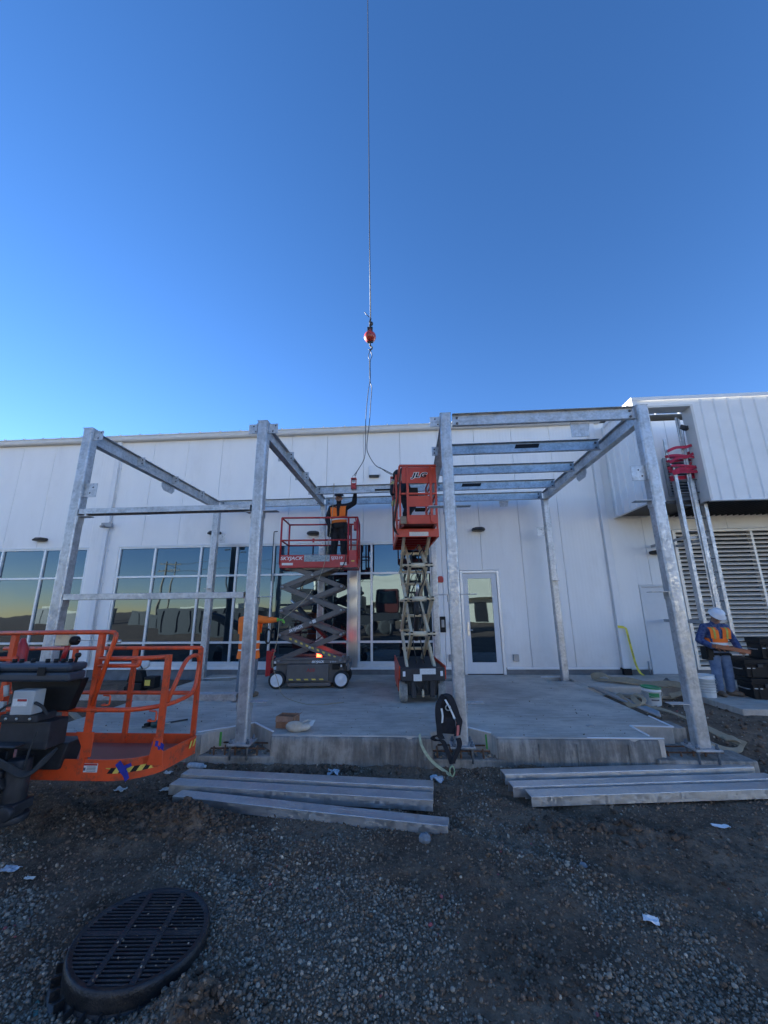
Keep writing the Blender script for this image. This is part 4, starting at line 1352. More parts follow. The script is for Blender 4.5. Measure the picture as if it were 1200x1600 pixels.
clamp(-1.27, 'red beam clamp on the hoisted channel beside the worker raising an arm')
clamp(-0.35, 'red beam clamp on the hoisted channel next to the orange lift basket')
t = thing('crane_ball_hook', 'dark red crane headache ball with hook hanging on a thin wire in the sky', 'crane hook', (-0.89, 8.73, 8.1))
mb = MB()
mb.ball((-0.89, 8.73, 8.42), 0.155, 24)
mb.cyl((-0.89, 8.73, 8.55), (-0.89, 8.73, 8.61), 0.05, 16)
mb.build('ball', 'ballred', t)
mb = MB()
mb.box(-0.96, -0.93, 8.70, 8.76, 8.56, 8.70)
mb.box(-0.85, -0.82, 8.70, 8.76, 8.56, 8.70)
mb.box(-0.96, -0.82, 8.70, 8.76, 8.66, 8.71)
mb.cyl((-0.89, 8.73, 8.68), (-0.885, 8.73, 8.80), 0.03, 12)
mb.ball((-0.86, 8.73, 8.82), 0.055, 12, (1, 0.8, 1.2))
mb.cyl((-0.90, 8.73, 8.86), (-0.87, 8.73, 8.98), 0.024, 10)
mb.cyl((-0.97, 8.73, 8.265), (-0.81, 8.73, 8.265), 0.028, 12)
mb.build('swivel', 'black2', t, bevel=0.004)
mb = MB()
mb.cyl((-0.89, 8.73, 8.29), (-0.89, 8.73, 8.16), 0.022, 12)
mb.tube([(-0.89 + 0.05 * math.cos(a), 8.73, 8.09 + 0.055 * math.sin(a)) for a in [R(100 - 31 * k) for k in range(9)]], [0.018, 0.02, 0.022, 0.022, 0.022, 0.02, 0.017, 0.013, 0.008], 10)
mb.build('hook', 'black2', t)
mb = MB()
mb.tube([(-0.875, 8.73, 8.97), (-0.90, 8.73, 12.0), (-0.96, 8.73, 24.0)], 0.014, 8)
mb.tube([(-0.90, 8.73, 9.02), (-0.99, 8.70, 9.10), (-1.03, 8.70, 9.17)], 0.010, 6)
mb.build('hoist_rope', 'wire', t)
mb = MB()
top = (-0.885, 8.73, 8.03)
mb.tube(smooth_path([top, (-0.93, 8.73, 7.86), (-0.905, 8.73, 7.70), (-0.90, 8.72, 7.30), (-0.895, 8.72, 7.12), (-0.94, 8.72, 6.8), (-0.985, 8.72, 6.3), (-1.0, 8.71, 5.9), (-1.0, 8.71, 5.4), (-1.03, 8.70, 5.05), (-1.15, 8.68, 4.8), (-1.27, 8.66, 4.61)]), 0.0095, 6)
mb.tube(smooth_path([top, (-0.84, 8.73, 7.86), (-0.885, 8.73, 7.70), (-0.885, 8.74, 7.30), (-0.885, 8.72, 7.10), (-0.85, 8.74, 6.92), (-0.88, 8.74, 6.5), (-0.91, 8.74, 6.0), (-0.97, 8.72, 5.4), (-0.93, 8.70, 5.15), (-0.76, 8.69, 4.86), (-0.55, 8.67, 4.73), (-0.35, 8.66, 4.61)]), 0.0095, 6)
mb.tube([(-1.13, 8.68, 4.83), (-1.20, 8.66, 4.70), (-1.24, 8.66, 4.58)], 0.009, 6)
mb.tube([(-0.66, 8.68, 4.80), (-0.50, 8.67, 4.67), (-0.38, 8.66, 4.60)], 0.009, 6)
mb.build('wire_sling', 'wire', label='two leg dark wire rope sling hanging from the crane hook down to the channel', cat='wire sling')
# ---------------------------------------------------------------- scissor lifts
def arm(mb, p, q, w, h, x_axis):
    """flat bar with chamfered ends between two pin points, in the plane of p-q"""
    p, q = Vector(p), Vector(q)
    d = (q - p).normalized()
    n = Vector(x_axis)
    u = n.cross(d).normalized()
    L = (q - p).length
    e = 0.05
    poly = [(-e, -h * 0.25), (-e * 0.3, -h / 2), (L + e * 0.3, -h / 2), (L + e, -h * 0.25), (L + e, h * 0.25), (L + e * 0.3, h / 2), (-e * 0.3, h / 2), (-e, h * 0.25)]
    mb.prism(poly, p - n * (w / 2), d, u, w * (1 if d.cross(u).dot(n) > 0 else -1))

def stripes(name, mb_T, parent, x0, x1, y, z, n, w, h, slant, material, ny=(0, -1, 0)):
    mb = MB(mb_T)
    for i in range(n):
        c = x0 + (i + 0.5) * (x1 - x0) / n
        mb.add([(c - w / 2, y, z), (c + w / 2, y, z), (c + w / 2 - slant, y, z + h), (c - w / 2 - slant, y, z + h)], [(0, 1, 2, 3)])
    return mb.build(name, material, parent)

def wheel(T, parent, x, y, z, r, w, ax, rim_mat, tyre_mat, out):
    """ax: axis of the wheel, out: +1/-1 side of the rim face"""
    a = Vector(ax)
    c = Vector((x, y, z))
    o = MB(T).lathe([(r * 0.70, -w / 2), (r * 0.95, -w / 2), (r, -w * 0.38), (r, w * 0.38), (r * 0.95, w / 2), (r * 0.70, w / 2)], c, ax, 28).build('wheel', tyre_mat, parent)
    mb = MB(T)
    k = out
    mb.lathe([(r * 0.74, w * 0.30 * k), (r * 0.74, w * 0.515 * k), (r * 0.70, w * 0.53 * k), (r * 0.66, w * 0.505 * k), (r * 0.24, w * 0.51 * k), (r * 0.22, w * 0.55 * k), (r * 0.13, w * 0.56 * k)], c, ax, 28)
    rm_ = mb.build('rim', rim_mat, o)
    MB(T).cyl(c + a * (w * 0.5 * k), c + a * (w * 0.62 * k), r * 0.10, 12).build('hub_cap', 'steelgrey', rm_) if False else None
    return o

# ---- red and charcoal lift
sk = thing('scissor_lift', 'raised scissor lift with dark red basket and charcoal arms standing on the slab', 'scissor lift', (-2.15, 8.80, 0.0), R(4))
T = WM[sk.name]
mb = MB(T)
mb.box(-0.70, 0.70, -0.29, 0.29, 0.10, 0.475)
mb.box(-0.44, 0.44, -0.36, 0.36, 0.045, 0.115)
mb.box(-0.76, 0.76, -0.365, 0.365, 0.478, 0.545)
mb.box(-0.80, -0.762, -0.33, 0.33, 0.40, 0.545)
mb.box(0.762, 0.82, -0.33, 0.33, 0.33, 0.50)
mb.box(-0.70, 0.70, -0.37, -0.31, 0.548, 0.60)
mb.box(-0.70, 0.70, 0.31, 0.37, 0.548, 0.60)
mb.build('chassis', 'armgrey', sk, bevel=0.010)
mb = MB(T)
mb.box(-0.46, 0.40, -0.375, -0.295, 0.145, 0.470)
dr = mb.build('battery_door', 'armgrey', sk, bevel=0.012)
text('lettering', 'A08', 0.10, T @ Vector((0.03, -0.3765, 0.35)), T.to_3x3() @ Vector((1, 0, 0)), (0, 0, 1), 'rtext', dr, 0.002, 0.1)
stripes('hazard_stripe', T, dr, -0.43, 0.34, -0.3775, 0.165, 5, 0.085, 0.028, 0.02, 'yellow')
for x in (-0.655, 0.655):
    for y in (-0.335, 0.335):
        wheel(T, sk, x, y, 0.168, 0.168, 0.11, (0, 1, 0), 'white', 'rubber', -1 if y < 0 else 1)
mb = MB(T)
mb.box(0.47, 0.62, -0.372, -0.30, 0.36, 0.46)
mb.box(0.60, 0.70, -0.366, -0.31, 0.40, 0.47)
mb.build('control_panel', 'black', sk, bevel=0.006)
MB(T).box(0.64, 0.675, -0.372, -0.367, 0.41, 0.455).build('label', 'label', sk)
MB(T).box(-0.725, -0.685, -0.371, -0.3655, 0.49, 0.535).build('label', 'label', sk)
ex, ez = T.to_3x3() @ Vector((1, 0, 0)), Vector((0, 0, 1))
text('lettering', 'SKYJACK', 0.062, T @ Vector((0.17, -0.3665, 0.513)), ex, ez, 'white', sk, 0.002, 0.25, bold=0.003)
text('lettering', 'SJ 3219', 0.042, T @ Vector((0.48, -0.3665, 0.510)), ex, ez, 'white', sk, 0.002, 0.25)
# entry ladder at the left end
mb = MB(T)
mb.box(-0.90, -0.845, -0.35, -0.30, 0.24, 0.74)
mb.box(-0.90, -0.845, 0.02, 0.07, 0.24, 0.74)
for z in (0.30, 0.44, 0.58, 0.70):
    mb.box(-0.895, -0.80, -0.30, 0.02, z - 0.015, z + 0.015)
mb.box(-0.845, -0.80, -0.35, -0.33, 0.25, 0.73)
mb.build('entry_ladder', 'red', sk, bevel=0.006)
# scissor stack
Z0, ST = 0.545, 0.4975
for side in (-1, 1):
    for k in range(4):
        z0, z1 = Z0 + ST * k, Z0 + ST * (k + 1)
        yo, yi = side * 0.335, side * 0.272
        front_up = (k % 2 == 1)      # the arm that rises to the right lies outside on odd stages
        for up in (True, False):
            y = yo if (up == front_up) else yi
            p, q = ((-0.64, y, z0), (0.63, y, z1)) if up else ((0.63, y, z0), (-0.64, y, z1))
            mb = MB(T)
            arm(mb, p, q, 0.05, 0.105, (0, 1, 0))
            a = mb.build('scissor_arm', 'armgrey', sk, bevel=0.008)
            if side == -1 and k == 1 and up:
                d = (Vector(q) - Vector(p)).normalized()
                o = Vector(p) + d * 0.35 + Vector((0, -0.0262, 0))
                text('lettering', 'SKYJACK', 0.075, T @ o, T.to_3x3() @ d, T.to_3x3() @ Vector((-d.z, 0, d.x)), 'white', a, 0.002, 0.25, bold=0.003)
                MB(T).cbox(Vector(p) + d * 0.76 + Vector((0, -0.0268, 0)), (0.075, 0.002, 0.07), Matrix.Rotation(-math.atan2(d.z, d.x), 3, 'Y')).build('label', 'label', a)
            if side == -1 and k == 0 and not up:
                d = (Vector(q) - Vector(p)).normalized()
                mb = MB(T)
                for i in range(9):
                    c = Vector(p) + d * (0.12 + i * 0.125) + Vector((0, -0.0262, 0.012))
                    u = Vector((-d.z, 0, d.x)) * -1
                    mb.add([c - d * 0.035 - u * 0.018, c + d * 0.02 - u * 0.018, c + d * 0.035 + u * 0.018, c - d * 0.02 + u * 0.018], [(0, 1, 2, 3)])
                mb.build('hazard_stripe', 'yellow', a)
for k in range(4):
    zc = Z0 + ST * (k + 0.5)
    MB(T).cyl((-0.005, -0.372, zc), (-0.005, 0.372, zc), 0.026, 14).build('pivot_pin', 'zinc', sk)
    for x in (-0.64, 0.63):
        MB(T).cyl((x, -0.368, Z0 + ST * k), (x, 0.368, Z0 + ST * k), 0.028, 12).build('pivot_pin', 'steelgrey', sk)
MB(T).tube([(-0.35, 0, 1.6), (0.30, 0, 0.95)], 0.05, 12).build('lift_cylinder', 'black2', sk)
MB(T).tube([(-0.52, 0, 1.77), (-0.35, 0, 1.6)], 0.03, 12).build('cylinder_rod', 'zinc', sk)
mb = MB(T)
mb.tube(smooth_path([(-0.5, -0.1, 0.6), (0.2, -0.15, 1.0), (0.45, -0.1, 1.35), (0.1, -0.12, 1.7), (-0.3, -0.1, 2.0), (0.0, -0.1, 2.4)]), 0.012, 6)
mb.build('hydraulic_hose', 'rubber', sk)
mb = MB(T)
mb.lathe([(0.05, 0), (0.055, 0.02), (0.05, 0.07), (0.03, 0.10), (0.005, 0.11)], (0.17, -0.20, 0.585), (0, 0, 1), 16)
mb.build('beacon', 'beacon', sk)
# basket
PX0, PX1, PY, DZ = -0.72, 0.97, 0.37, 2.52
mb = MB(T)
mb.box(PX0 + 0.02, PX1 - 0.02, -PY + 0.02, PY - 0.02, DZ - 0.055, DZ)
mb.box(-0.62, 0.62, -0.26, -0.20, DZ - 0.10, DZ - 0.056)
mb.box(-0.62, 0.62, 0.20, 0.26, DZ - 0.10, DZ - 0.056)
mb.build('deck', 'steelgrey', sk)
mb = MB(T)
mb.box(PX0, PX1, -PY - 0.012, -PY + 0.012, DZ - 0.075, DZ + 0.205)
mb.box(PX0, PX1, PY - 0.012, PY + 0.012, DZ - 0.075, DZ + 0.16)
mb.box(PX0 - 0.012, PX0 + 0.012, -PY + 0.013, PY - 0.013, DZ - 0.075, DZ + 0.16)
mb.box(PX1 - 0.012, PX1 + 0.012, -PY + 0.013, PY - 0.013, DZ - 0.075, DZ + 0.16)
mb.box(PX0 - 0.005, PX1 + 0.005, -PY - 0.022, -PY - 0.0125, DZ - 0.078, DZ - 0.05)
tb = mb.build('toe_board', 'red', sk, bevel=0.004)
ZR, ZM, r_ = 3.56, 3.05, 0.019
mb = MB(T)
for y in (-PY, PY):
    mb.tube([(PX0, y, ZR), (PX1, y, ZR)], r_ * 1.1, 8)
    mb.tube([(PX0, y, ZM), (PX1, y, ZM)], r_, 8)
    for x in (PX0, PX1, 0.77):
        mb.tube([(x, y, DZ), (x, y, ZR)], r_ * 1.15, 8)
for x in (PX0, PX1):
    for z in (ZR, ZM):
        mb.tube([(x, -PY, z), (x, PY, z)], r_, 8)
mb.box(0.79, 0.955, -PY - 0.008, -PY + 0.008, DZ + 0.19, DZ + 0.30)
for x in (0.0, 0.1):
    mb.box(x - 0.02, x + 0.02, -PY - 0.02, -PY + 0.02, ZM - 0.05, ZM + 0.035) if x == 0 else None
mb.build('guard_rail', 'red', sk)
o = T @ Vector((-0.47, -PY - 0.0125, DZ + 0.128))
text('lettering', 'SKYJACK', 0.105, o, ex, ez, 'white', tb, 0.002, 0.2, bold=0.0015, wide=1.15)
text('lettering', 'SJ3219', 0.085, T @ Vector((0.52, -PY - 0.0125, DZ + 0.128)), ex, ez, 'white', tb, 0.002, 0.05, bold=0.001, wide=1.1)
MB(T).box(-0.19, 0.37, -PY - 0.0175, -PY - 0.0125, DZ + 0.055, DZ + 0.20).build('sign_plate', mat('diamond_plate', (0.16, 0.22, 0.24), rough=0.5, col2=(0.42, 0.50, 0.52), scale=38, detail=1), tb)
MB(T).box(-0.67, -0.43, -PY - 0.0165, -PY - 0.0125, DZ - 0.02, DZ + 0.03).build('label', 'label', tb)
MB(T).box(0.60, 0.74, -PY - 0.0165, -PY - 0.0125, DZ - 0.03, DZ + 0.035).build('label', 'label', tb)
MB(T).box(0.84, 0.91, -PY - 0.016, -PY - 0.0125, DZ + 0.05, DZ + 0.075).build('label', 'yellow', tb)
mb = MB(T)
mb.box(0.88, 0.98, -0.30, -0.12, 3.30, 3.48)
mb.cyl((0.93, -0.22, 3.48), (0.91, -0.22, 3.60), 0.013, 8)
mb.build('control_box', 'red', sk, bevel=0.01)
MB(T).tube(smooth_path([(0.73, -PY - 0.02, 2.75), (0.70, -PY - 0.03, 2.55), (0.62, -PY - 0.03, 2.42), (0.55, -0.3, 2.35)]), 0.010, 6).build('cable', 'rubber', sk)

# ---- red orange and cream lift, seen end on
jl = thing('scissor_lift', 'raised scissor lift with red orange basket and cream arms, seen end on', 'scissor lift', (0.085, 8.05, 0.0), R(5))
T = WM[jl.name]
T3 = T.to_3x3()
mb = MB(T)
mb.box(-0.25, 0.25, -0.80, 0.85, 0.12, 0.50)
mb.box(-0.38, 0.38, -0.90, -0.80, 0.36, 0.57)
mb.box(-0.38, 0.38, -0.79, 0.90, 0.50, 0.56)
mb.box(-0.20, -0.12, -0.86, -0.78, 0.10, 0.36)
mb.box(0.12, 0.20, -0.86, -0.78, 0.10, 0.36)
mb.box(-0.30, -0.255, -0.80, -0.60, 0.12, 0.45)
mb.box(0.255, 0.30, -0.80, -0.60, 0.12, 0.45)
mb.build('chassis', 'black2', jl, bevel=0.012)
mb = MB(T)
mb.box(-0.405, -0.382, -0.55, 0.85, 0.14, 0.60)
mb.box(0.382, 0.405, -0.55, 0.85, 0.14, 0.60)
mb.box(-0.405, -0.382, -0.86, -0.551, 0.38, 0.60)
mb.box(0.382, 0.405, -0.86, -0.551, 0.38, 0.60)
mb.build('side_skirt', 'jlgorange', jl, bevel=0.006)
for x in (-0.325, 0.325):
    for y in (-0.70, 0.70):
        wheel(T, jl, x, y, 0.17, 0.17, 0.125, (1, 0, 0), 'cream', mat('dusty_grey_tyre', (0.25, 0.24, 0.22), rough=0.85, var=0.3, scale=25) if 'dusty_grey_tyre' not in bpy.data.materials else bpy.data.materials['dusty_grey_tyre'], -1 if x < 0 else 1)
mb = MB(T)
mb.box(-0.05, 0.22, -0.911, -0.9005, 0.47, 0.56)
mb.box(-0.16, -0.02, -0.911, -0.9005, 0.365, 0.47)
mb.build('label', 'label', jl)
for x in (-0.32, 0.32):
    MB(T).box(x - 0.022, x + 0.022, -0.915, -0.9005, 0.44, 0.52).build('lamp', 'white', jl, bevel=0.004)
mb = MB(T)
for k in range(7):
    a = random.uniform(-0.11, 0.11)
    mb.tube(smooth_path([(a, -0.80, 0.45), (a + random.uniform(-0.05, 0.05), -0.86, 0.30), (random.uniform(-0.11, 0.11), -0.82, 0.16)]), 0.012, 6)
mb.build('hydraulic_hose', 'rubber', jl)
mb = MB(T)
mb.cyl((-0.20, -0.70, 0.20), (0.20, -0.70, 0.20), 0.035, 10)
mb.cyl((0.0, -0.83, 0.10), (0.0, -0.83, 0.22), 0.022, 10)
mb.build('axle', 'cream', jl)
Z0, ST = 0.50, 0.615
YA, YBk = -0.66, 0.66
for side in (-1, 1):
    for k in range(4):
        z0, z1 = Z0 + ST * k, Z0 + ST * (k + 1)
        xo, xi = side * 0.245, side * 0.155
        for up in (True, False):
            x = xo if (up == (k % 2 == 0)) else xi
            p, q = ((x, YA, z0), (x, YBk, z1)) if up else ((x, YBk, z0), (x, YA, z1))
            mb = MB(T)
            arm(mb, p, q, 0.05, 0.10, (1, 0, 0))
            mb.build('scissor_arm', 'cream', jl, bevel=0.008)
for k in range(5):
    z = Z0 + ST * k
    for y in (YA, YBk):
        mb = MB(T)
        mb.cyl((-0.145, y, z), (0.145, y, z), 0.045 if y < 0 else 0.03, 14)
        mb.cyl((-0.29, y, z), (0.29, y, z), 0.026, 12)
        o = mb.build('cross_tube', 'cream', jl)
        if y < 0:
            for x in (-0.245, -0.155, 0.155, 0.245):
                for s_ in (-1, 1):
                    MB(T).box(x - 0.022, x + 0.022, y - 0.062, y - 0.049, z + s_ * 0.028 - 0.012, z + s_ * 0.028 + 0.012).build('pin_cap', 'black', o)
for k in range(4):
    z = Z0 + ST * (k + 0.5)
    MB(T).cyl((-0.285, 0, z), (0.285, 0, z), 0.028, 12).build('pivot_pin', 'cream', jl)
MB(T).tube([(0.02, 0.30, 0.95), (0.02, -0.15, 1.75)], 0.055, 12).build('lift_cylinder', 'black2', jl)
MB(T).tube([(0.02, -0.15, 1.75), (0.02, -0.30, 2.02)], 0.03, 12).build('cylinder_rod', 'zinc', jl)
mb = MB(T)
for off in (-0.06, 0.08):
    mb.tube(smooth_path([(off, -0.5, 0.6), (off - 0.07, -0.55, 1.1), (off, -0.35, 1.45), (off - 0.08, -0.60, 1.8), (off + 0.05, -0.55, 2.15), (off - 0.06, -0.6, 2.5), (off + 0.1, -0.5, 2.75)]), 0.011, 6)
mb.build('hydraulic_hose', 'rubber', jl)
mb = MB(T)
mb.box(-0.40, 0.40, -0.80, -0.765, 2.86, 3.02)
mb.box(-0.40, 0.40, 0.83, 0.865, 2.86, 3.02)
mb.box(-0.40, -0.365, -0.764, 0.829, 2.86, 3.02)
mb.box(0.365, 0.40, -0.764, 0.829, 2.86, 3.02)
mb.build('deck_frame', 'jlgorange', jl, bevel=0.006)
mb = MB(T)
mb.box(-0.364, 0.364, -0.764, 0.829, 2.965, 3.01)
for i in range(5):
    y = -0.6 + i * 0.3
    mb.box(-0.364, 0.364, y, y + 0.05, 2.90, 2.964)
mb.build('deck', 'red', jl)
MB(T).box(-0.16, 0.20, -0.804, -0.8005, 2.875, 2.955).build('label', 'label', jl)
# sliding extension with its own rails
mb = MB(T)
mb.box(-0.33, 0.33, -1.04, 0.35, 3.055, 3.085)
mb.box(-0.32, -0.28, -1.03, 0.3, 3.012, 3.054)
mb.box(0.28, 0.32, -1.03, 0.3, 3.012, 3.054)
mb.build('extension_deck', 'orange_floor', jl)
mb = MB(T)
mb.box(-0.22, 0.34, -1.062, -1.041, 3.055, 3.22)
mb.box(-0.34, -0.331, -1.04, 0.35, 3.055, 3.19)
mb.box(0.331, 0.34, -1.04, 0.35, 3.055, 3.19)
mb.build('toe_board', 'jlgorange', jl, bevel=0.004)
MB(T).box(-0.335, -0.221, -1.058, -1.041, 3.06, 3.20).build('corner_guard', 'wood', jl, bevel=0.01)
mb = MB(T)
for x in (-0.195, 0.235):
    mb.box(x - 0.022, x + 0.022, -1.105, -1.063, 3.08, 4.17)
mb.box(-0.34, 0.36, -1.095, -1.055, 4.15, 4.19)
mb.box(-0.31, 0.34, -1.09, -1.0625, 3.60, 3.64) if False else None
for a, b in ((-0.31, -0.218), (-0.172, 0.212), (0.258, 0.34)):
    mb.box(a, b, -1.098, -1.066, 3.60, 3.635)
for x in (-0.335, 0.335):
    for y in (-1.02, 0.33):
        mb.box(x - 0.018, x + 0.018, y - 0.018, y + 0.018, 3.19, 4.15)
    mb.tube([(x, -1.05, 4.165), (x, 0.35, 4.165)], 0.021, 8)
    mb.tube([(x, -1.05, 3.62), (x, 0.35, 3.62)], 0.018, 8)
for x in (-0.385, 0.385):
    for y in (-0.74, 0.82):
        mb.box(x - 0.018, x + 0.018, y - 0.018, y + 0.018, 3.02, 4.08)
    mb.tube([(x, -0.76, 4.09), (x, 0.84, 4.09)], 0.021, 8)
    mb.tube([(x, -0.76, 3.55), (x, 0.84, 3.55)], 0.018, 8)
for z in (4.09, 3.55):
    mb.tube([(-0.385, 0.83, z), (0.385, 0.83, z)], 0.02, 8)
mb.build('guard_rail', 'jlgorange', jl, bevel=0.004)
mb = MB(T)
mb.box(-0.30, 0.335, -1.062, -1.052, 3.83, 4.148)
pn = mb.build('name_panel', 'jlgorange', jl, bevel=0.003)
text('lettering_edge', 'JLG', 0.125, T @ Vector((0.03, -1.0635, 3.985)), T3 @ Vector((1, 0, 0)), (0, 0, 1), 'white', pn, 0.002, 0.3, bold=0.014, space=1.15, wide=1.25)
text('lettering', 'JLG', 0.125, T @ Vector((0.03, -1.0655, 3.985)), T3 @ Vector((1, 0, 0)), (0, 0, 1), 'black', pn, 0.002, 0.3, bold=0.005, space=1.15, wide=1.25)
MB(T).box(-0.172, 0.212, -1.09, -1.07, 3.37, 3.575).build('kick_panel', 'jlgorange', jl, bevel=0.004)
mb = MB(T)
mb.box(-0.20, 0.02, -0.90, -0.80, 3.62, 3.80)
mb.box(-0.05, 0.14, -0.98, -0.86, 3.33, 3.38)
mb.build('control_box', 'black', jl, bevel=0.01)
mb = MB(T)
mb.tube(smooth_path([(-0.30, -1.06, 4.13), (-0.34, -1.08, 3.9), (-0.37, -1.06, 3.6), (-0.42, -1.0, 3.25), (-0.45, -0.95, 3.05), (-0.40, -0.86, 2.94)]), 0.014, 6)
mb.tube(smooth_path([(-0.36, -0.6, 4.0), (-0.43, -0.7, 3.6), (-0.46, -0.8, 3.2), (-0.44, -0.82, 2.98), (-0.36, -0.82, 2.90)]), 0.010, 6)
mb.build('cable', 'rubber', jl)

# ---------------------------------------------------------------- orange boom lift basket on the left
bl = thing('boom_lift', 'orange boom lift basket with dark control console hanging low over the dirt on the left', 'boom lift', (-3.4, 4.1, 0.1))
YN, YFb, XR, XL = 3.74, 4.50, -2.31, -4.75
outline = [(XL, YN), (-2.75, YN)] + [(-2.75 + 0.40 * math.sin(a), YN + 0.32 - 0.32 * math.cos(a)) for a in [R(15 * k) for k in range(1, 6)]] + [(XR - 0.0, YFb - 0.06), (XR - 0.06, YFb), (XL, YFb)]
mb = MB()
rings = []
for p in outline:
    rings.append(p)
def wall_strip(mb, path, z0, z1, t=0.014, closed=False):
    P = [Vector((*p, 0)) for p in path]
    rr = []
    for i, p in enumerate(P):
        a, b = P[i - 1] if i else p, P[min(i + 1, len(P) - 1)]
        d = (b - a).normalized()
        n = Vector((-d.y, d.x, 0)) * (t / 2)
        rr.append([p - n + Vector((0, 0, z0)), p + n + Vector((0, 0, z0)), p + n + Vector((0, 0, z1)), p - n + Vector((0, 0, z1))])
    mb.ring_loft(rr, True, False, False)
wall_strip(mb, outline, 0.105, 0.275)
wall_strip(mb, [(XL, YFb), (XL, YN)], 0.105, 0.275)
tb = mb.build('toe_board', 'orange', bl, bevel=0.004)
mb = MB()
mb.prism([(p[0] - 0.012 * (p[0] > -2.6), p[1]) for p in outline[:-1]] + [(XL, YFb - 0.01)], (0, 0, 0.15), (1, 0, 0), (0, 1, 0), 0.03)
for i in range(9):
    mb.box(XL + 0.1 + i * 0.25, XL + 0.15 + i * 0.25, YN + 0.02, YFb - 0.02, 0.11, 0.149)
fm = mat('perforated_deck', (0.24, 0.055, 0.035), rough=0.6)
nt, b_ = nodes_of(fm)
tc_ = N(nt, 'ShaderNodeTexCoord')
v_ = N(nt, 'ShaderNodeTexVoronoi', Scale=55.0, Randomness=0.0)
nt.links.new(tc_.outputs['Object'], v_.inputs['Vector'])
r_2 = N(nt, 'ShaderNodeValToRGB')
r_2.color_ramp.elements[0].position, r_2.color_ramp.elements[0].color = 0.28, (0.02, 0.012, 0.01, 1)
r_2.color_ramp.elements[1].position, r_2.color_ramp.elements[1].color = 0.34, (0.32, 0.085, 0.055, 1)
nt.links.new(v_.outputs['Distance'], r_2.inputs['Fac'])
nt.links.new(r_2.outputs[0], b_.inputs['Base Color'])
mb.build('deck', fm, bl)
r_ = 0.021
mb = MB()
ZT_, ZM_ = 1.13, 0.68
# far rails
mb.tube(round_rail([(XL, YFb, 1.15), (XR - 0.06, YFb, 1.15)], r_), r_)
mb.tube([(XL, YFb, ZM_), (XR - 0.06, YFb, ZM_)], r_)
for x in (-2.375, -3.14, -3.86, -4.6):
    mb.beam((x, YFb - 0.004, 0.17), (x, YFb - 0.004, 1.15), 0.045, 0.035)
# near rails
mb.tube(round_rail([(-2.96, YN, 1.125), (-2.50, YN, 1.125), (-2.33, YN + 0.10, 1.13)], r_, rad=0.2), r_)
mb.tube(round_rail([(XL, YN, ZM_), (-2.55, YN, ZM_), (-2.35, YN + 0.22, ZM_), (XR - 0.03, YFb - 0.12, ZM_ + 0.02), (XR - 0.03, YFb - 0.07, 1.09), (XR - 0.03, YN + 0.42, 1.09), (-2.33, YN + 0.14, 0.72)], r_, rad=0.14), r_)
mb.tube(round_rail([(-2.96, YN, 1.06), (-2.56, YN, 1.06), (-2.56, YN, 1.12)], r_, rad=0.04), r_ * 0.9)
mb.tube([(XL, YN, 1.125), (-3.8, YN, 1.125)], r_)
mb.beam((-2.33, YN + 0.08, 0.20), (-2.33, YN + 0.08, 1.15), 0.05, 0.038)
for x in (-2.97, -3.86, -4.6):
    mb.beam((x, YN + 0.004, 0.17), (x, YN + 0.004, 1.36 if x > -4 else 1.13), 0.05, 0.04)
# raised guard hoop
mb.tube(round_rail([(-4.3, YN - 0.02, 1.36), (-3.3, YN - 0.02, 1.365), (-2.80, YN - 0.02, 1.365), (-2.84, YN - 0.02, 1.22), (-2.95, YN - 0.02, 0.72)], r_, rad=0.09), r_)
for (x, y, z) in ((-2.39, YN + 0.01, 0.60), (-2.84, YN - 0.0, 0.73)):
    mb.tube(round_rail([(x, y, z), (x + 0.0, y - 0.05, z), (x + 0.08, y - 0.05, z), (x + 0.08, y - 0.05, z + 0.08), (x, y - 0.03, z + 0.08)], 0.01, rad=0.02), 0.008)
mb.build('guard_rail', 'orange', bl)
mb = MB()
mb.prism([(0, 0), (0.17, 0), (0.17, -0.20), (0.12, -0.20)], (-3.06, YN - 0.01, 0.50), (1, 0, 0), (0, 0, 1), 0.012)
mb.build('gusset', 'orange', bl, bevel=0.002, seg=1)
mb = MB()
mb.prism([(-2.36 + 3.06, -0.06), (-2.28 + 3.06, -0.06), (-2.25 + 3.06, -0.28), (-2.40 + 3.06, -0.28)], (-3.06, YN + 0.055, 0.50), (1, 0, 0), (0, 0, 1), 0.012)
mb.build('gusset', 'orange', bl, bevel=0.002, seg=1)
# decals
yy = YN - 0.0085
o = MB().box(-2.985, -2.815, yy, yy + 0.001, 0.175, 0.245).build('warning_label', 'label', tb)
MB().box(-2.98, -2.82, yy - 0.001, yy - 0.0002, 0.228, 0.243).build('label_header', 'rtext', o)
mb = MB()
for i in range(4):
    mb.box(-2.915, -2.83, yy - 0.001, yy - 0.0002, 0.182 + i * 0.011, 0.187 + i * 0.011)
mb.box(-2.975, -2.955, yy - 0.001, yy - 0.0002, 0.188, 0.212)
mb.box(-2.948, -2.925, yy - 0.001, yy - 0.0002, 0.188, 0.212)
mb.build('label_print', 'ltext', o)
bk = MB()
ye = MB()
x0, x1, n_ = -2.71, -2.30, 9
pth = [(-2.73, YN)] + [(-2.75 + 0.40 * math.sin(R(7.5 * k)), YN + 0.32 - 0.32 * math.cos(R(7.5 * k))) for k in range(0, 10)]
def along(s):
    L_ = 0
    for a, b in zip(pth[:-1], pth[1:]):
        l = math.hypot(b[0] - a[0], b[1] - a[1])
        if L_ + l >= s:
            t = (s - L_) / max(l, 1e-9)
            d = ((b[0] - a[0]) / l, (b[1] - a[1]) / l)
            return (a[0] + (b[0] - a[0]) * t + d[1] * 0.009, a[1] + (b[1] - a[1]) * t - d[0] * 0.009)
        L_ += l
    return (pth[-1][0] + 0.009, pth[-1][1])
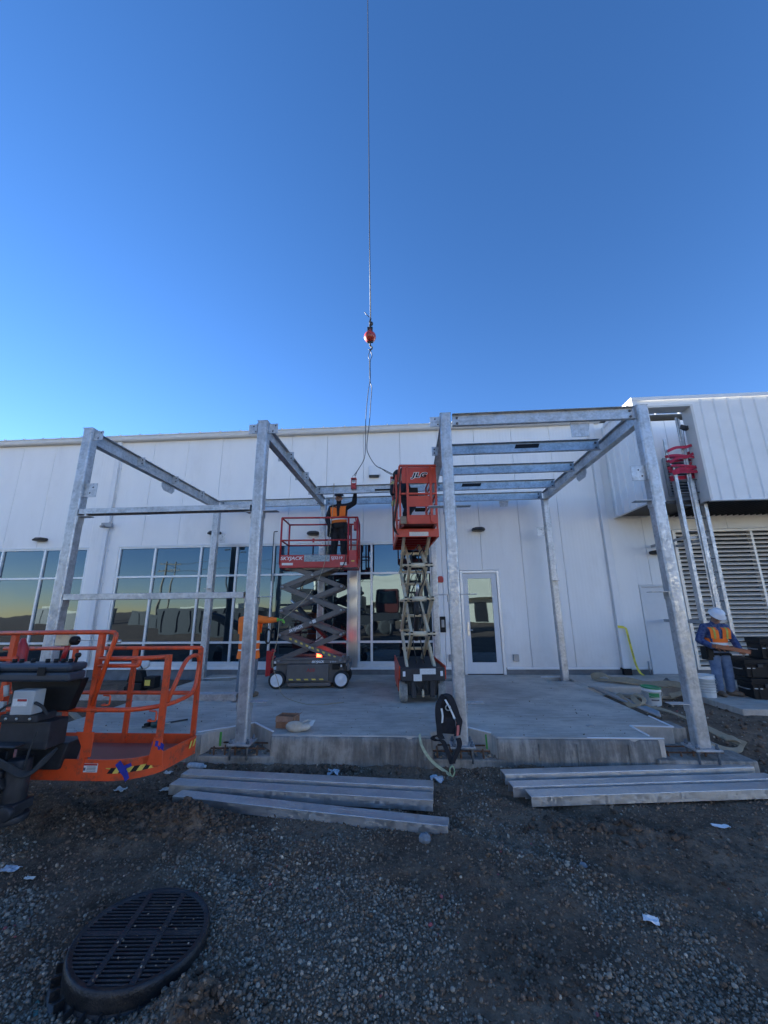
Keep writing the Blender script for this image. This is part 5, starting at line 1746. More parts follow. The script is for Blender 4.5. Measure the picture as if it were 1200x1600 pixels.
for i in range(10):
    s0, s1 = 0.0 + i * 0.046, 0.0 + (i + 1) * 0.046
    sl = 0.03
    q = [along(s0), along(s1), along(s1 + sl), along(s0 + sl)]
    (ye if i % 2 == 0 else bk).add([(q[0][0], q[0][1], 0.165), (q[1][0], q[1][1], 0.165), (q[2][0], q[2][1], 0.21), (q[3][0], q[3][1], 0.21)], [(0, 1, 2, 3)])
ye.build('hazard_stripe', 'yellow', tb)
bk.build('hazard_stripe', 'black', tb)
hz = MB()
for i in range(2):
    hz.add([(XR + 0.009, 4.30 + i * 0.07, 0.19), (XR + 0.009, 4.335 + i * 0.07, 0.19), (XR + 0.009, 4.365 + i * 0.07, 0.25), (XR + 0.009, 4.33 + i * 0.07, 0.25)], [(0, 1, 2, 3)])
hz.build('hazard_stripe', 'yellow', tb)
mb = MB()
mb.ribbon([(-2.63, YN - 0.013, 0.255), (-2.585, YN - 0.016, 0.21), (-2.545, YN - 0.016, 0.17), (-2.52, YN - 0.018, 0.125)], [0.055, 0.06, 0.05, 0.045], (1, 0, 0.9), 0.002)
mb.ribbon([(-2.60, YN - 0.020, 0.20), (-2.55, YN - 0.019, 0.225), (-2.50, YN - 0.017, 0.245)], 0.03, (-0.5, 0, 1), 0.002)
mb.build('masking_tape', 'bluetape', tb)
mb = MB()
mb.ribbon([(-2.375, YN + 0.048, 0.385), (-2.33, YN + 0.044, 0.395), (-2.295, YN + 0.046, 0.385), (-2.255, YN + 0.035, 0.365)], 0.045, (0.1, 0, 1), 0.004)
mb.ribbon([(-2.31, YN + 0.045, 0.38), (-2.295, YN + 0.04, 0.345)], 0.02, (1, 0, 0.2), 0.003)
mb.build('masking_tape', 'bluetape', bl)
# console
mb = MB()
mb.box(-3.78, -2.985, 3.44, 3.64, 0.965, 1.045)
cn = mb.build('console', 'console', bl, bevel=0.022)
mb = MB()
mb.box(-3.785, -2.98, 3.435, 3.645, 1.047, 1.115)
mb.build('console_lid', 'console', cn, bevel=0.028)
for x in (-3.66, -3.23):
    MB().box(x - 0.035, x + 0.035, 3.425, 3.437, 1.02, 1.09).build('latch', 'black', cn, bevel=0.004)
mb = MB()
for x in (-3.62, -3.55, -3.44, -3.30, -3.22, -3.15, -3.08):
    mb.cyl((x, 3.55, 1.112), (x, 3.55, 1.145), 0.018, 10)
mb.build('switch', 'black', cn)
mb = MB()
mb.cyl((-3.035, 3.55, 1.11), (-3.025, 3.55, 1.16), 0.012, 8)
mb.ball((-3.02, 3.55, 1.175), 0.026, 10)
mb.build('joystick', 'black', cn)
mb = MB()
mb.prism([(-0.34, 0), (0.36, 0), (0.33, -0.10), (0.27, -0.27), (-0.28, -0.27), (-0.30, -0.1)], (-3.38, 3.64, 0.962), (1, 0, 0), (0, 0, 1), -0.09)
mb.build('console_back', 'black', bl, bevel=0.01)
mb = MB()
mb.box(-3.45, -3.255, 3.43, 3.545, 0.705, 0.90)
eb = mb.build('electrical_box', 'ebox', bl, bevel=0.008)
MB().box(-3.435, -3.305, 3.427, 3.4295, 0.775, 0.835).build('warning_label', 'label', eb)
MB().box(-3.395, -3.31, 3.425, 3.4268, 0.815, 0.833).build('label_header', 'rtext', eb)
mb = MB()
mb.box(-3.56, -3.22, 3.46, 3.66, 0.64, 0.70)
mb.box(-3.58, -3.13, 3.50, 3.70, 0.42, 0.638)
mb.prism([(-0.22, 0), (0.26, 0), (0.20, -0.22), (-0.22, -0.22)], (-3.36, 3.70, 0.418), (1, 0, 0), (0, 0, 1), -0.2)
mb.box(-3.60, -3.28, 3.36, 3.46, 0.47, 0.49)
mb.build('mounting_bracket', 'black2', bl, bevel=0.012)
for x in (-3.50, -3.40, -3.28):
    MB().cyl((x, 3.452, 0.67), (x, 3.462, 0.67), 0.012, 8).build('bolt', 'zinc', bl)
mb = MB()
mb.cyl((-3.33, 3.50, -0.06), (-3.33, 3.50, 0.36), 0.085, 20)
mb.cyl((-3.33, 3.50, -0.10), (-3.33, 3.50, -0.05), 0.12, 20)
mb.box(-3.50, -3.22, 3.40, 3.58, -0.02, 0.05)
mb.cyl((-3.26, 3.41, 0.0), (-3.26, 3.36, 0.0), 0.055, 16)
mb.build('rotator', 'black2', bl, bevel=0.008)
mb = MB()
mb.beam((-3.40, 3.48, 0.20), (-6.5, 2.9, 0.35), 0.16, 0.18)
mb.beam((-3.42, 3.44, 0.02), (-6.5, 2.85, 0.08), 0.09, 0.09)
mb.beam((-6.4, 2.9, 0.3), (-10.5, 0.6, 1.6), 0.26, 0.30)
mb.build('jib', 'black2', bl, bevel=0.01)
mb = MB()
for k in range(5):
    mb.tube(smooth_path([(-3.9, 3.34 - 0.01 * k, 0.30 + 0.02 * k), (-3.55, 3.32 + 0.008 * k, 0.40 + 0.012 * k), (-3.33, 3.32, 0.36 + 0.01 * k), (-3.16, 3.36 + 0.01 * k, 0.27 + 0.004 * k), (-3.08, 3.44, 0.33 + 0.01 * k), (-3.07, 3.55, 0.42)]), 0.011, 6)
mb.tube(smooth_path([(-3.25, 3.45, 0.80), (-3.17, 3.44, 0.77), (-3.13, 3.46, 0.70)]), 0.012, 6)
mb.tube(smooth_path([(-3.45, 3.46, 0.80), (-3.55, 3.44, 0.74), (-3.60, 3.46, 0.62)]), 0.010, 6)
mb.tube(smooth_path([(-3.18, 3.44, 0.58), (-3.20, 3.42, 0.42), (-3.22, 3.43, 0.30)]), 0.008, 6)
mb.build('hydraulic_hose', 'rubber', bl)
mb = MB()
mb.cyl((-3.60, 3.50, 0.93), (-3.58, 3.50, 0.84), 0.02, 10)
mb.box(-3.62, -3.56, 3.47, 3.50, 0.72, 0.80)
mb.build('connector', 'ebox', bl)
mb = MB()
mb.box(-3.66, -3.52, 3.40, 3.62, 0.30, 0.46)
mb.prism([(0, 0), (0.24, 0.05), (0.24, -0.05), (0.05, -0.20), (0, -0.18)], (-3.70, 3.36, 0.36), (1, 0, 0), (0, 0, 1), 0.03)
mb.prism([(0, 0), (0.24, 0.05), (0.24, -0.05), (0.05, -0.20), (0, -0.18)], (-3.70, 3.52, 0.36), (1, 0, 0), (0, 0, 1), 0.03)
mb.cyl((-3.62, 3.33, 0.28), (-3.62, 3.60, 0.28), 0.035, 14)
mb.cyl((-3.55, 3.38, 0.12), (-3.36, 3.42, 0.20), 0.045, 14)
mb.box(-3.52, -3.44, 3.37, 3.40, 0.02, 0.20)
mb.build('pivot_bracket', 'black2', bl, bevel=0.006)
for x, z in ((-3.60, 0.24), (-3.47, 0.15), (-3.38, 0.05)):
    MB().cyl((x, 3.345, z), (x, 3.362, z), 0.016, 8).build('bolt', 'zinc', bl)
MB().cbox((-3.45, 3.365, 0.085), (0.10, 0.004, 0.045), (0, R(-22), 0)).build('label', 'label', bl)
mb = MB()
for k in range(6):
    x0 = -3.75 + 0.02 * k
    mb.tube(smooth_path([(x0 - 0.2, 3.33, 0.36 - 0.03 * k), (x0, 3.31, 0.30 - 0.025 * k), (x0 + 0.16, 3.34, 0.22 - 0.03 * k), (x0 + 0.30, 3.42, 0.16 - 0.03 * k)]), 0.010, 6)
mb.build('hydraulic_hose', 'rubber', bl)
# sensor head on the raised hoop, with its trip wire
mb = MB()
mb.box(-3.50, -3.36, 3.80, 3.90, 1.235, 1.345)
sh = mb.build('sensor_head', 'cream', bl, bevel=0.01)
MB().lathe([(0.04, 0), (0.043, 0.015), (0.043, 0.05), (0.03, 0.06)], (-3.36, 3.85, 1.28), (1, 0, 0), 16).build('sensor_cap', 'black', sh)
mb = MB()
mb.tube([(-3.40, 3.85, 1.24), (-3.48, 3.9, 1.05)], 0.022, 8)
mb.build('sensor_arm', 'red', bl)
mb = MB()
mb.tube([(-3.30, 3.85, 1.285), (-2.80, 3.76, 1.275)], 0.004, 5)
mb.cyl((-2.82, 3.745, 1.275), (-2.80, 3.775, 1.275), 0.018, 10)
mb.build('trip_wire', 'zinc', bl)
mb = MB()
mb.ball((-2.86, 4.49, 1.14), 0.0001, 6) if False else None
mb.lathe([(0.0, 0), (0.055, 0), (0.06, 0.02), (0.06, 0.30), (0.03, 0.36), (0.02, 0.40)], (-3.98, 3.95, 0.9), (0, 0, 1), 16)
mb.build('fire_extinguisher', 'redplastic', label='red fire extinguisher standing in the orange basket at the left edge', cat='fire extinguisher')
# ---------------------------------------------------------------- people
def V3(*a):
    return Vector(a)
def capsule(mb, pts, rs, lat=None, flat=1.0, n=14):
    pts = [Vector(p) for p in pts]
    d0 = (pts[0] - pts[1]).normalized()
    d1 = (pts[-1] - pts[-2]).normalized()
    P = [pts[0] + d0 * rs[0] * 0.85, pts[0] + d0 * rs[0] * 0.5] + pts + [pts[-1] + d1 * rs[-1] * 0.5, pts[-1] + d1 * rs[-1] * 0.85]
    Rr = [rs[0] * 0.35, rs[0] * 0.82] + list(rs) + [rs[-1] * 0.82, rs[-1] * 0.35]
    mb.tube(P, Rr, n, flat=flat, lat=lat)
def hand(mb, wr, d, pn, side, curl=0.5, sc=1.0):
    """wr wrist, d finger direction, pn direction the palm faces, side: +1 thumb along d x pn"""
    wr, d, pn = Vector(wr), Vector(d).normalized(), Vector(pn)
    pn = (pn - d * pn.dot(d)).normalized()
    s = d.cross(pn).normalized() * side
    capsule(mb, [wr, wr + d * 0.05 * sc, wr + d * 0.085 * sc], [0.026 * sc, 0.040 * sc, 0.036 * sc], lat=pn, flat=0.42, n=12)
    for i, (off, L) in enumerate(((0.028, 0.068), (0.0095, 0.076), (-0.0095, 0.071), (-0.027, 0.056))):
        a = wr + d * 0.085 * sc + s * off * sc
        L *= sc
        d1 = (d * math.cos(curl * 0.6) + pn * math.sin(curl * 0.6) + s * off * 1.5).normalized()
        d2 = (d * math.cos(curl * 1.4) + pn * math.sin(curl * 1.4)).normalized()
        d3 = (d * math.cos(curl * 2.1) + pn * math.sin(curl * 2.1)).normalized()
        b = a + d1 * L * 0.42
        c = b + d2 * L * 0.33
        e = c + d3 * L * 0.25
        capsule(mb, [a, b, c, e], [0.0098 * sc, 0.0092 * sc, 0.0084 * sc, 0.0072 * sc], n=8)
    a = wr + d * 0.025 * sc + s * 0.030 * sc
    b = a + (d * 0.7 + s * 0.7 + pn * 0.25).normalized() * 0.036 * sc
    c = b + (d * 0.9 + s * 0.1 + pn * 0.6).normalized() * 0.030 * sc
    capsule(mb, [a, b, c], [0.0125 * sc, 0.0105 * sc, 0.0088 * sc], n=8)
def person(label, J, look, wear, origin):
    """J joints; look: face direction; wear: dict of garments -> material"""
    t = thing('person', label, 'person', origin)
    f = Vector(look).normalized()
    up = (Vector(J['head']) - Vector(J['neck'])).normalized()
    f = (f - up * f.dot(up)).normalized()
    r = f.cross(up).normalized()
    hc = Vector(J['head'])
    nk = Vector(J['neck'])
    pv = Vector(J['pelvis'])
    sl, sr, hl, hr = [Vector(J[k]) for k in ('shl', 'shr', 'hipl', 'hipr')]
    lat = (sr - sl).normalized()
    chest = (sl + sr) / 2
    spine = (chest - pv)
    fwd = Vector(J['front'])
    def torso(mb, g=0.0, z0=0.0, z1=1.0):
        P, W = [], []
        for tt, w in ((-0.42, 0.185), (-0.22, 0.175), (-0.06, 0.150), (0.06, 0.165), (0.28, 0.150), (0.55, 0.160), (0.80, 0.180), (0.97, 0.165), (1.06, 0.09)):
            if z0 <= tt <= z1:
                P.append(pv + spine * tt)
                W.append(w + g)
        mb.tube(P, W, 20, flat=0.64, lat=fwd)
    body = MB()
    torso(body, 0.0, -0.1)
    capsule(body, [chest, nk, nk + up * 0.05], [0.07, 0.056, 0.054])
    hm = Matrix((r, f, up)).transposed()
    body.ball(hc + up * 0.015, 0.1, 18, (0.76, 0.95, 1.12), hm)
    body.ball(hc - up * 0.055 + f * 0.022, 0.062, 14, (0.92, 1.05, 1.0), hm)
    capsule(body, [hc + f * 0.090 + up * 0.01, hc + f * 0.112 - up * 0.028], [0.010, 0.0155], n=8)
    capsule(body, [hc + f * 0.082 + up * 0.03 - r * 0.035, hc + f * 0.084 + up * 0.03 + r * 0.035], [0.012, 0.012], n=8)
    capsule(body, [hc + f * 0.083 - up * 0.062 - r * 0.018, hc + f * 0.083 - up * 0.062 + r * 0.018], [0.009, 0.009], n=8)
    for s in (-1, 1):
        body.ball(hc + r * (s * 0.078) - up * 0.002, 0.03, 10, (0.4, 0.75, 1.1), hm)
    for k, s in (('l', -1), ('r', 1)):
        sh, el, wr = Vector(J['sh' + k]), Vector(J['el' + k]), Vector(J['wr' + k])
        hp, kn, an = Vector(J['hip' + k]), Vector(J['kn' + k]), Vector(J['an' + k])
        capsule(body, [chest.lerp(sh, 0.4), sh, sh.lerp(el, 0.5), el], [0.062, 0.060, 0.050, 0.040])
        capsule(body, [el, el.lerp(wr, 0.35), wr], [0.040, 0.041, 0.027])
        capsule(body, [hp, hp.lerp(kn, 0.5), kn], [0.088, 0.076, 0.055])
        capsule(body, [kn, kn.lerp(an, 0.35), an], [0.055, 0.056, 0.038])
        capsule(body, [an, an - Vector((0, 0, 0.045)) + Vector(J['foot' + k]) * 0.10], [0.04, 0.035])
        hd = J.get('hand' + k)
        dd = hd[0] if hd else (wr - el)
        pn = hd[1] if hd else fwd
        hand(body, wr, dd, pn, s * (1 if not hd or len(hd) < 4 else hd[3]), hd[2] if hd else 0.5)
    bo = body.build('body', wear.get('skin', 'skin'), t, remesh=0.0075)
    ey = MB()
    for s in (-1, 1):
        ey.ball(hc + f * 0.089 + r * (s * 0.031) + up * 0.006, 0.011, 8)
    ey.build('eyes', 'hair', t)
    # trousers
    mb = MB()
    torso(mb, 0.014, -0.1, 0.30)
    for k in 'lr':
        hp, kn, an = Vector(J['hip' + k]), Vector(J['kn' + k]), Vector(J['an' + k])
        wv = V3(0, 0, 0)
        capsule(mb, [hp, hp.lerp(kn, 0.33), hp.lerp(kn, 0.66) + V3(0.006, 0, 0), kn], [0.104, 0.099, 0.088, 0.080])
        capsule(mb, [kn, kn.lerp(an, 0.25) + V3(-0.006, 0, 0), kn.lerp(an, 0.5), kn.lerp(an, 0.75) + V3(0.006, 0, 0), kn.lerp(an, 0.97)], [0.080, 0.083, 0.074, 0.077, 0.070])
    mb.build('trousers', wear['trousers'], t, remesh=0.012)
    for k in 'lr':
        an, fd = Vector(J['an' + k]), Vector(J['foot' + k]).normalized()
        mb = MB()
        capsule(mb, [an + V3(0, 0, 0.06), an - V3(0, 0, 0.03)], [0.058, 0.056])
        capsule(mb, [an - V3(0, 0, 0.045) - fd * 0.035, an - V3(0, 0, 0.045) + fd * 0.08, an - V3(0, 0, 0.052) + fd * 0.15], [0.048, 0.050, 0.043], n=14)
        mb.build('boot', wear['boots'], t, remesh=0.010)
    # jacket
    mb = MB()
    torso(mb, 0.022, -0.45 if wear.get('long') else 0.0, 1.0)
    capsule(mb, [chest, nk - up * 0.01], [0.088, 0.072])
    for k in 'lr':
        sh, el, wr = Vector(J['sh' + k]), Vector(J['el' + k]), Vector(J['wr' + k])
        capsule(mb, [chest.lerp(sh, 0.5), sh, sh.lerp(el, 0.5), el], [0.085, 0.082, 0.069, 0.060])
        capsule(mb, [el, el.lerp(wr, 0.3), el.lerp(wr, 0.65), el.lerp(wr, 0.93)], [0.060, 0.061, 0.052, 0.044])
    if wear.get('hood'):
        mb.ball(nk - f * 0.09 + up * 0.02, 0.085, 12, (1.25, 0.8, 0.9), hm)
    mb.build('jacket', wear['jacket'], t, remesh=0.012)
    def band(g, a, b, material, name):
        q = MB()
        rings = []
        x = lat
        y = fwd - spine.normalized() * fwd.dot(spine.normalized())
        y.normalize()
        pro = [(-0.42, 0.185), (-0.22, 0.175), (-0.06, 0.150), (0.06, 0.165), (0.28, 0.150), (0.55, 0.160), (0.80, 0.180), (0.97, 0.165)]
        def w_at(tt):
            for (t0, w0), (t1, w1) in zip(pro[:-1], pro[1:]):
                if t0 <= tt <= t1:
                    return w0 + (w1 - w0) * (tt - t0) / (t1 - t0)
            return pro[-1][1]
        for rr in (g, g + 0.006):
            rings.append([])
        ts = [a + (b - a) * i / 6 for i in range(7)]
        outer = [[pv + spine * tt + x * ((w_at(tt) + g + 0.008) * math.cos(u)) + y * ((w_at(tt) + g + 0.008) * 0.66 * math.sin(u)) for u in [2 * PI * i / 28 for i in range(28)]] for tt in ts]
        q.ring_loft(outer, False, False, True)
        return q.build(name, material, t)
    if wear.get('vest'):
        # waistcoat: body band plus two shoulder panels
        band(0.045 if wear.get('long') else 0.028, -0.40 if wear.get('long') else 0.03, 0.52, wear['vest'], 'vest')
        if wear.get('stripes'):
            for a, b in wear['stripes']:
                band(0.050 if wear.get('long') else 0.033, a, b, 'reflect', 'reflective_band')
        for k, s in (('l', -1), ('r', 1)):
            pts, sd_ = [], []
            for tt, off, fr in ((0.50, 0.10, 1.0), (0.70, 0.105, 1.02), (0.88, 0.11, 0.98), (1.0, 0.115, 0.62), (1.06, 0.12, 0.1), (1.0, 0.115, -0.66), (0.85, 0.11, -1.0), (0.5, 0.10, -1.02)):
                wv_ = 0.128 if abs(fr) > 0.9 else 0.13
                pts.append(pv + spine * tt + lat * (s * off) + fwd * (fr * wv_))
            q = MB()
            q.ribbon(smooth_path(pts, 4), 0.145, lat, 0.006)
            q.build('vest_shoulder', wear['vest'], t)
            if wear.get('straps'):
                q = MB()
                q.ribbon(smooth_path([p + (p - (pv + spine * 0.7)).normalized() * 0.008 for p in pts], 4), 0.032, lat, 0.006)
                q.build('harness_strap', wear['straps'], t)
    if wear.get('hat'):
        mb = MB()
        b0 = hc + up * 0.055 - f * 0.008
        rings = []
        for rr, zz in ((0.150, 0.0), (0.152, 0.006), (0.128, 0.012), (0.122, 0.04), (0.112, 0.075), (0.085, 0.105), (0.045, 0.122), (0.008, 0.126)):
            rings.append([b0 + up * (zz - (0.016 if rr > 0.14 else 0.0) * math.sin(u)) + r * (rr * 0.90 * math.cos(u)) + f * (rr * 1.06 * math.sin(u)) for u in [2 * PI * i / 26 for i in range(26)]])
        mb.ring_loft(rings, True, False, True)
        rid = [b0 + up * (0.128 * math.sin(a)) + f * (0.115 * math.cos(a)) for a in [R(20 + 14 * i) for i in range(11)]]
        mb.tube(rid, 0.010, 6)
        mb.build('hard_hat', wear['hat'], t)
    if wear.get('hair'):
        mb = MB()
        mb.ball(hc + up * 0.03 - f * 0.02, 0.1, 14, (0.82, 0.95, 1.08), hm)
        mb.build('hair', 'hair', t)
    if wear.get('beard'):
        mb = MB()
        mb.ball(hc - up * 0.078 + f * 0.03, 0.058, 12, (1.08, 1.1, 0.9), hm)
        mb.build('beard', 'hair', t)
    if wear.get('belt'):
        band(0.036, -0.04, 0.22 if len(wear['belt']) > 1 else 0.07, 'black', 'tool_belt')
        for s in wear['belt']:
            mb = MB()
            c = pv + lat * (s * 0.20) + fwd * 0.02 - V3(0, 0, 0.07)
            mb.cbox(c, (0.12, 0.16, 0.24))
            mb.cbox(c + V3(0.0, -0.09, 0.01), (0.10, 0.035, 0.15))
            for q in range(3):
                mb.cyl(c + V3(-0.03 + 0.03 * q, -0.05, 0.08), c + V3(-0.035 + 0.03 * q, -0.05, 0.18), 0.011, 6)
            mb.build('tool_pouch', 'black', t, bevel=0.015)
    if wear.get('loops'):
        for k in 'lr':
            hp, kn = Vector(J['hip' + k]), Vector(J['kn' + k])
            c = hp.lerp(kn, 0.22)
            mb = MB()
            mb.tube([c + lat * (0.108 * math.cos(u)) + fwd * (0.108 * math.sin(u)) + V3(0, 0, 0.03 * math.sin(u)) for u in [2 * PI * i / 18 for i in range(18)]], 0.014, 8, closed=True, flat=1.6)
            mb.build('leg_strap', 'black', t)
    for k, s in (('l', -1), ('r', 1)):
        g = wear.get('glove' + k)
        if g:
            wr, el = Vector(J['wr' + k]), Vector(J['el' + k])
            hd = J['hand' + k]
            q = MB()
            hand(q, wr, hd[0], hd[1], s * (1 if len(hd) < 4 else hd[3]), hd[2], 1.14)
            capsule(q, [wr - (wr - el).normalized() * 0.05, wr], [0.046, 0.038])
            q.build('glove', g, t, remesh=0.0065)
    return t

# worker on the dark red lift
FZ = 2.52
person('bearded worker in black and orange vest on the dark red lift, arm raised',
       dict(head=(-1.665, 8.925, 4.135), neck=(-1.665, 8.95, 3.995), pelvis=(-1.655, 8.95, 3.42), front=(0, -1, 0),
            shl=(-1.845, 8.95, 3.905), shr=(-1.475, 8.94, 3.93), ell=(-1.935, 8.93, 3.64), elr=(-1.30, 8.96, 4.02), wrl=(-1.86, 8.80, 3.45), wrr=(-1.265, 8.86, 4.235),
            hipl=(-1.745, 8.95, 3.38), hipr=(-1.565, 8.95, 3.38), knl=(-1.755, 8.92, 2.98), knr=(-1.53, 8.92, 2.98), anl=(-1.77, 8.95, 2.615), anr=(-1.515, 8.95, 2.615),
            footl=(-0.3, -1, 0), footr=(0.25, -1, 0), handl=((0.5, -0.3, -0.6), (0.3, 0.8, 0), 0.7), handr=((0.05, -0.55, 0.8), (0, -0.8, -0.5), 0.5)),
       (0.1, -1, -0.05), dict(skin='skin', trousers='darkcloth', jacket='darkcloth', boots='black', vest='hivis', hat='hatbrown', beard=True, belt=(-1, 1), glovel='darkcloth', glover='darkcloth', stripes=((0.36, 0.42),)),
       (-1.65, 8.95, FZ))
# worker leaning out of the red orange lift
person('worker in dark clothes crouched in the red orange lift basket, reaching for the clamp',
       dict(head=(-0.195, 8.30, 4.40), neck=(-0.135, 8.30, 4.28), pelvis=(0.03, 8.20, 3.72), front=(-0.75, -0.6, 0.2),
            shl=(-0.10, 8.13, 4.19), shr=(-0.20, 8.46, 4.21), ell=(-0.17, 8.00, 3.95), elr=(-0.36, 8.52, 4.10), wrl=(-0.27, 7.96, 3.78), wrr=(-0.37, 8.60, 4.33),
            hipl=(0.06, 8.10, 3.69), hipr=(0.00, 8.29, 3.69), knl=(-0.06, 7.85, 3.45), knr=(-0.10, 8.40, 3.42), anl=(0.12, 7.92, 3.185), anr=(0.13, 8.38, 3.12),
            footl=(-1, -0.3, 0), footr=(-1, 0.1, 0), handl=((-0.4, -0.2, -0.6), (0.3, 0.8, 0), 0.9), handr=((0.1, 0.4, 0.8), (0.2, 0.8, 0), 0.9)),
       (-0.5, 0.55, 0.1), dict(skin='skin', trousers='darkcloth', jacket='darkcloth', boots='black', hat='black', glovel='yglove', glover='yglove'),
       (0.03, 8.2, 3.05))
# worker in the orange hooded top behind the second post
person('worker in orange hooded top and grey jeans behind the second post, arm stretched out',
       dict(head=(-3.09, 7.70, 1.585), neck=(-3.10, 7.66, 1.465), pelvis=(-3.11, 7.66, 0.88), front=(0.22, 0.97, 0),
            shl=(-3.29, 7.70, 1.375), shr=(-2.92, 7.61, 1.385), ell=(-3.35, 7.86, 1.12), elr=(-2.72, 7.57, 1.372), wrl=(-3.17, 8.02, 1.14), wrr=(-2.545, 7.54, 1.378),
            hipl=(-3.20, 7.68, 0.84), hipr=(-3.02, 7.64, 0.84), knl=(-3.22, 7.70, 0.46), knr=(-3.00, 7.66, 0.45), anl=(-3.23, 7.64, 0.095), anr=(-2.99, 7.60, 0.095),
            footl=(0.0, 1, 0), footr=(0.4, 1, 0), handl=((0.8, 0.5, 0.1), (0, 0, -1), 0.8, 1), handr=((1, -0.05, -0.05), (0, 0, -1), 0.8, 1)),
       (0.5, 0.8, 0), dict(trousers='greyjeans', jacket='hivis', boots='leather', vest='hivis', stripes=((-0.12, -0.03), (0.14, 0.23)), hair=True, hood=True, long=True, glovel='greenglove', glover='greenglove'),
       (-3.11, 7.66, 0.0))
# worker on the right in the white hard hat
PZ = -0.06
person('worker in white hard hat and blue jeans by the tool boxes, holding a board',
       dict(head=(5.765, 8.10, 1.335), neck=(5.755, 8.17, 1.235), pelvis=(5.74, 8.22, 0.755), front=(0.1, -1, 0),
            shl=(5.575, 8.20, 1.155), shr=(5.935, 8.19, 1.145), ell=(5.435, 8.20, 0.92), elr=(6.035, 8.15, 0.90), wrl=(5.57, 8.00, 0.80), wrr=(5.985, 7.98, 0.74),
            hipl=(5.65, 8.22, 0.73), hipr=(5.83, 8.22, 0.73), knl=(5.625, 8.17, 0.36), knr=(5.835, 8.18, 0.36), anl=(5.635, 8.22, 0.035), anr=(5.855, 8.24, 0.035),
            footl=(-0.1, -1, 0), footr=(0.75, -0.8, 0), handl=((0.7, -0.5, -0.1), (0.2, 0.2, -1), 0.6), handr=((-0.1, -0.7, -0.3), (-0.5, 0.1, 0.8), 0.7)),
       (-0.15, -0.8, -0.55), dict(trousers='jeans', jacket='plaid', boots='leather', vest='hivis', stripes=((0.22, 0.34),), straps='lime', hat='hatwhite', belt=(-1,), loops=True),
       (5.74, 8.22, PZ))
mb = MB()
mb.beam((5.50, 7.93, 0.835), (6.03, 7.88, 0.735), 0.13, 0.06)
mb.beam((5.53, 7.925, 0.868), (6.05, 7.875, 0.768), 0.11, 0.008)
mb.build('board', mat('orange_brown_board', (0.36, 0.13, 0.06), rough=0.7, var=0.25, scale=4, stretch=(1, 8, 8)), bevel=0.008, label='orange brown board held at the waist by the worker in the white hard hat', cat='board')
# ---------------------------------------------------------------- loose things on the site
def gz(x, y):
    return float(ground_z(np.array([x]), np.array([y]))[0])
# galvanised channels on the dirt
def floor_channel(x0, y0, x1, y1, z0, label, group, w=0.17, h=0.10, lift=0.0, dz=0.0):
    p, q = Vector((x0, y0, z0)), Vector((x1, y1, z0 + dz))
    d = (q - p).normalized()
    n = Vector((-d.y, d.x, 0)).normalized()
    u = d.cross(n)
    t = 0.007
    sec = [(-w / 2, 0), (-w / 2 + t, 0), (-w / 2 + t, h - t), (w / 2 - t, h - t), (w / 2 - t, 0), (w / 2, 0), (w / 2, h), (-w / 2, h)]
    rings = [[c + n * a + u * b for a, b in sec] for c in (p, q)]
    mb = MB()
    mb.ring_loft(rings, True, False, False)
    return mb.build('steel_channel', 'galv_flat', label=label, cat='steel channel', group=group, bevel=0.004)
G1, G2 = 'steel channels lying on the dirt on the left', 'steel channels lying on the dirt on the right'
floor_channel(-2.66, 4.95, 0.18, 4.735, -0.345, 'galvanised channel farthest back of the left pile, nearest the slab edge', G1)
floor_channel(-2.66, 4.735, 0.165, 4.50, -0.365, 'galvanised channel in the middle of the left pile', G1)
floor_channel(-2.49, 4.52, 0.28, 4.075, -0.38, 'galvanised channel lying askew at the front of the left pile with its end sticking out', G1, w=0.15, h=0.09)
floor_channel(0.97, 5.05, 3.84, 5.375, -0.335, 'galvanised channel of the right pile closest to the slab, with the bluest top', G2, w=0.15)
floor_channel(1.0, 4.82, 3.9, 5.15, -0.365, 'galvanised channel in the middle of the right pile', G2, w=0.15)
floor_channel(1.13, 4.635, 4.05, 4.965, -0.365, 'galvanised channel at the front of the right pile, running out of the picture', G2, w=0.17, h=0.09)

# ---- round drain grate
mx, my = MAN
gt = thing('drain_grate', 'round dark slotted drain cover standing proud of the gravel', 'drain cover', (mx, my, -0.42))
TM = Matrix.Translation((mx, my, -0.295)) @ Euler((R(2), R(3), R(8.5))).to_matrix().to_4x4()
mb = MB(TM)
RR = 0.368
mb.lathe([(RR - 0.035, -0.035), (RR - 0.035, -0.002), (RR - 0.018, -0.002), (RR - 0.016, 0.002), (RR - 0.006, 0.002), (RR - 0.004, -0.006), (RR, -0.010), (RR + 0.002, -0.03), (RR - 0.004, -0.10)], (0, 0, 0), (0, 0, 1), 64, cap=False)
mb.build('rim', 'iron', gt)
mb = MB(TM)
ri = RR - 0.03
for x in (-0.105, 0.105):
    h = math.sqrt(ri ** 2 - x * x)
    mb.box(x - 0.017, x + 0.017, -h, h, -0.03, -0.001)
h = ri
mb.box(-ri, -0.123, -0.018, 0.018, -0.029, -0.002)
mb.box(-0.087, 0.087, -0.018, 0.018, -0.029, -0.002)
mb.box(0.123, ri, -0.018, 0.018, -0.029, -0.002)
k = 0.0262
y = -ri + 0.012
rows = [(-1) ** 0 * (0.030 + i * k) for i in range(12)]
for s in (-1, 1):
    for yy in rows:
        c = s * yy
        hx = ri ** 2 - c * c
        if hx <= 0.002:
            continue
        hx = math.sqrt(hx)
        for a, b in ((-hx, -0.123), (-0.087, 0.087), (0.123, hx)):
            a, b = max(a, -hx), min(b, hx)
            if b - a > 0.02:
                mb.box(a, b, c - 0.0062, c + 0.0062, -0.022, -0.0025)
mb.build('grate', 'iron', gt, bevel=0.0015, seg=1)
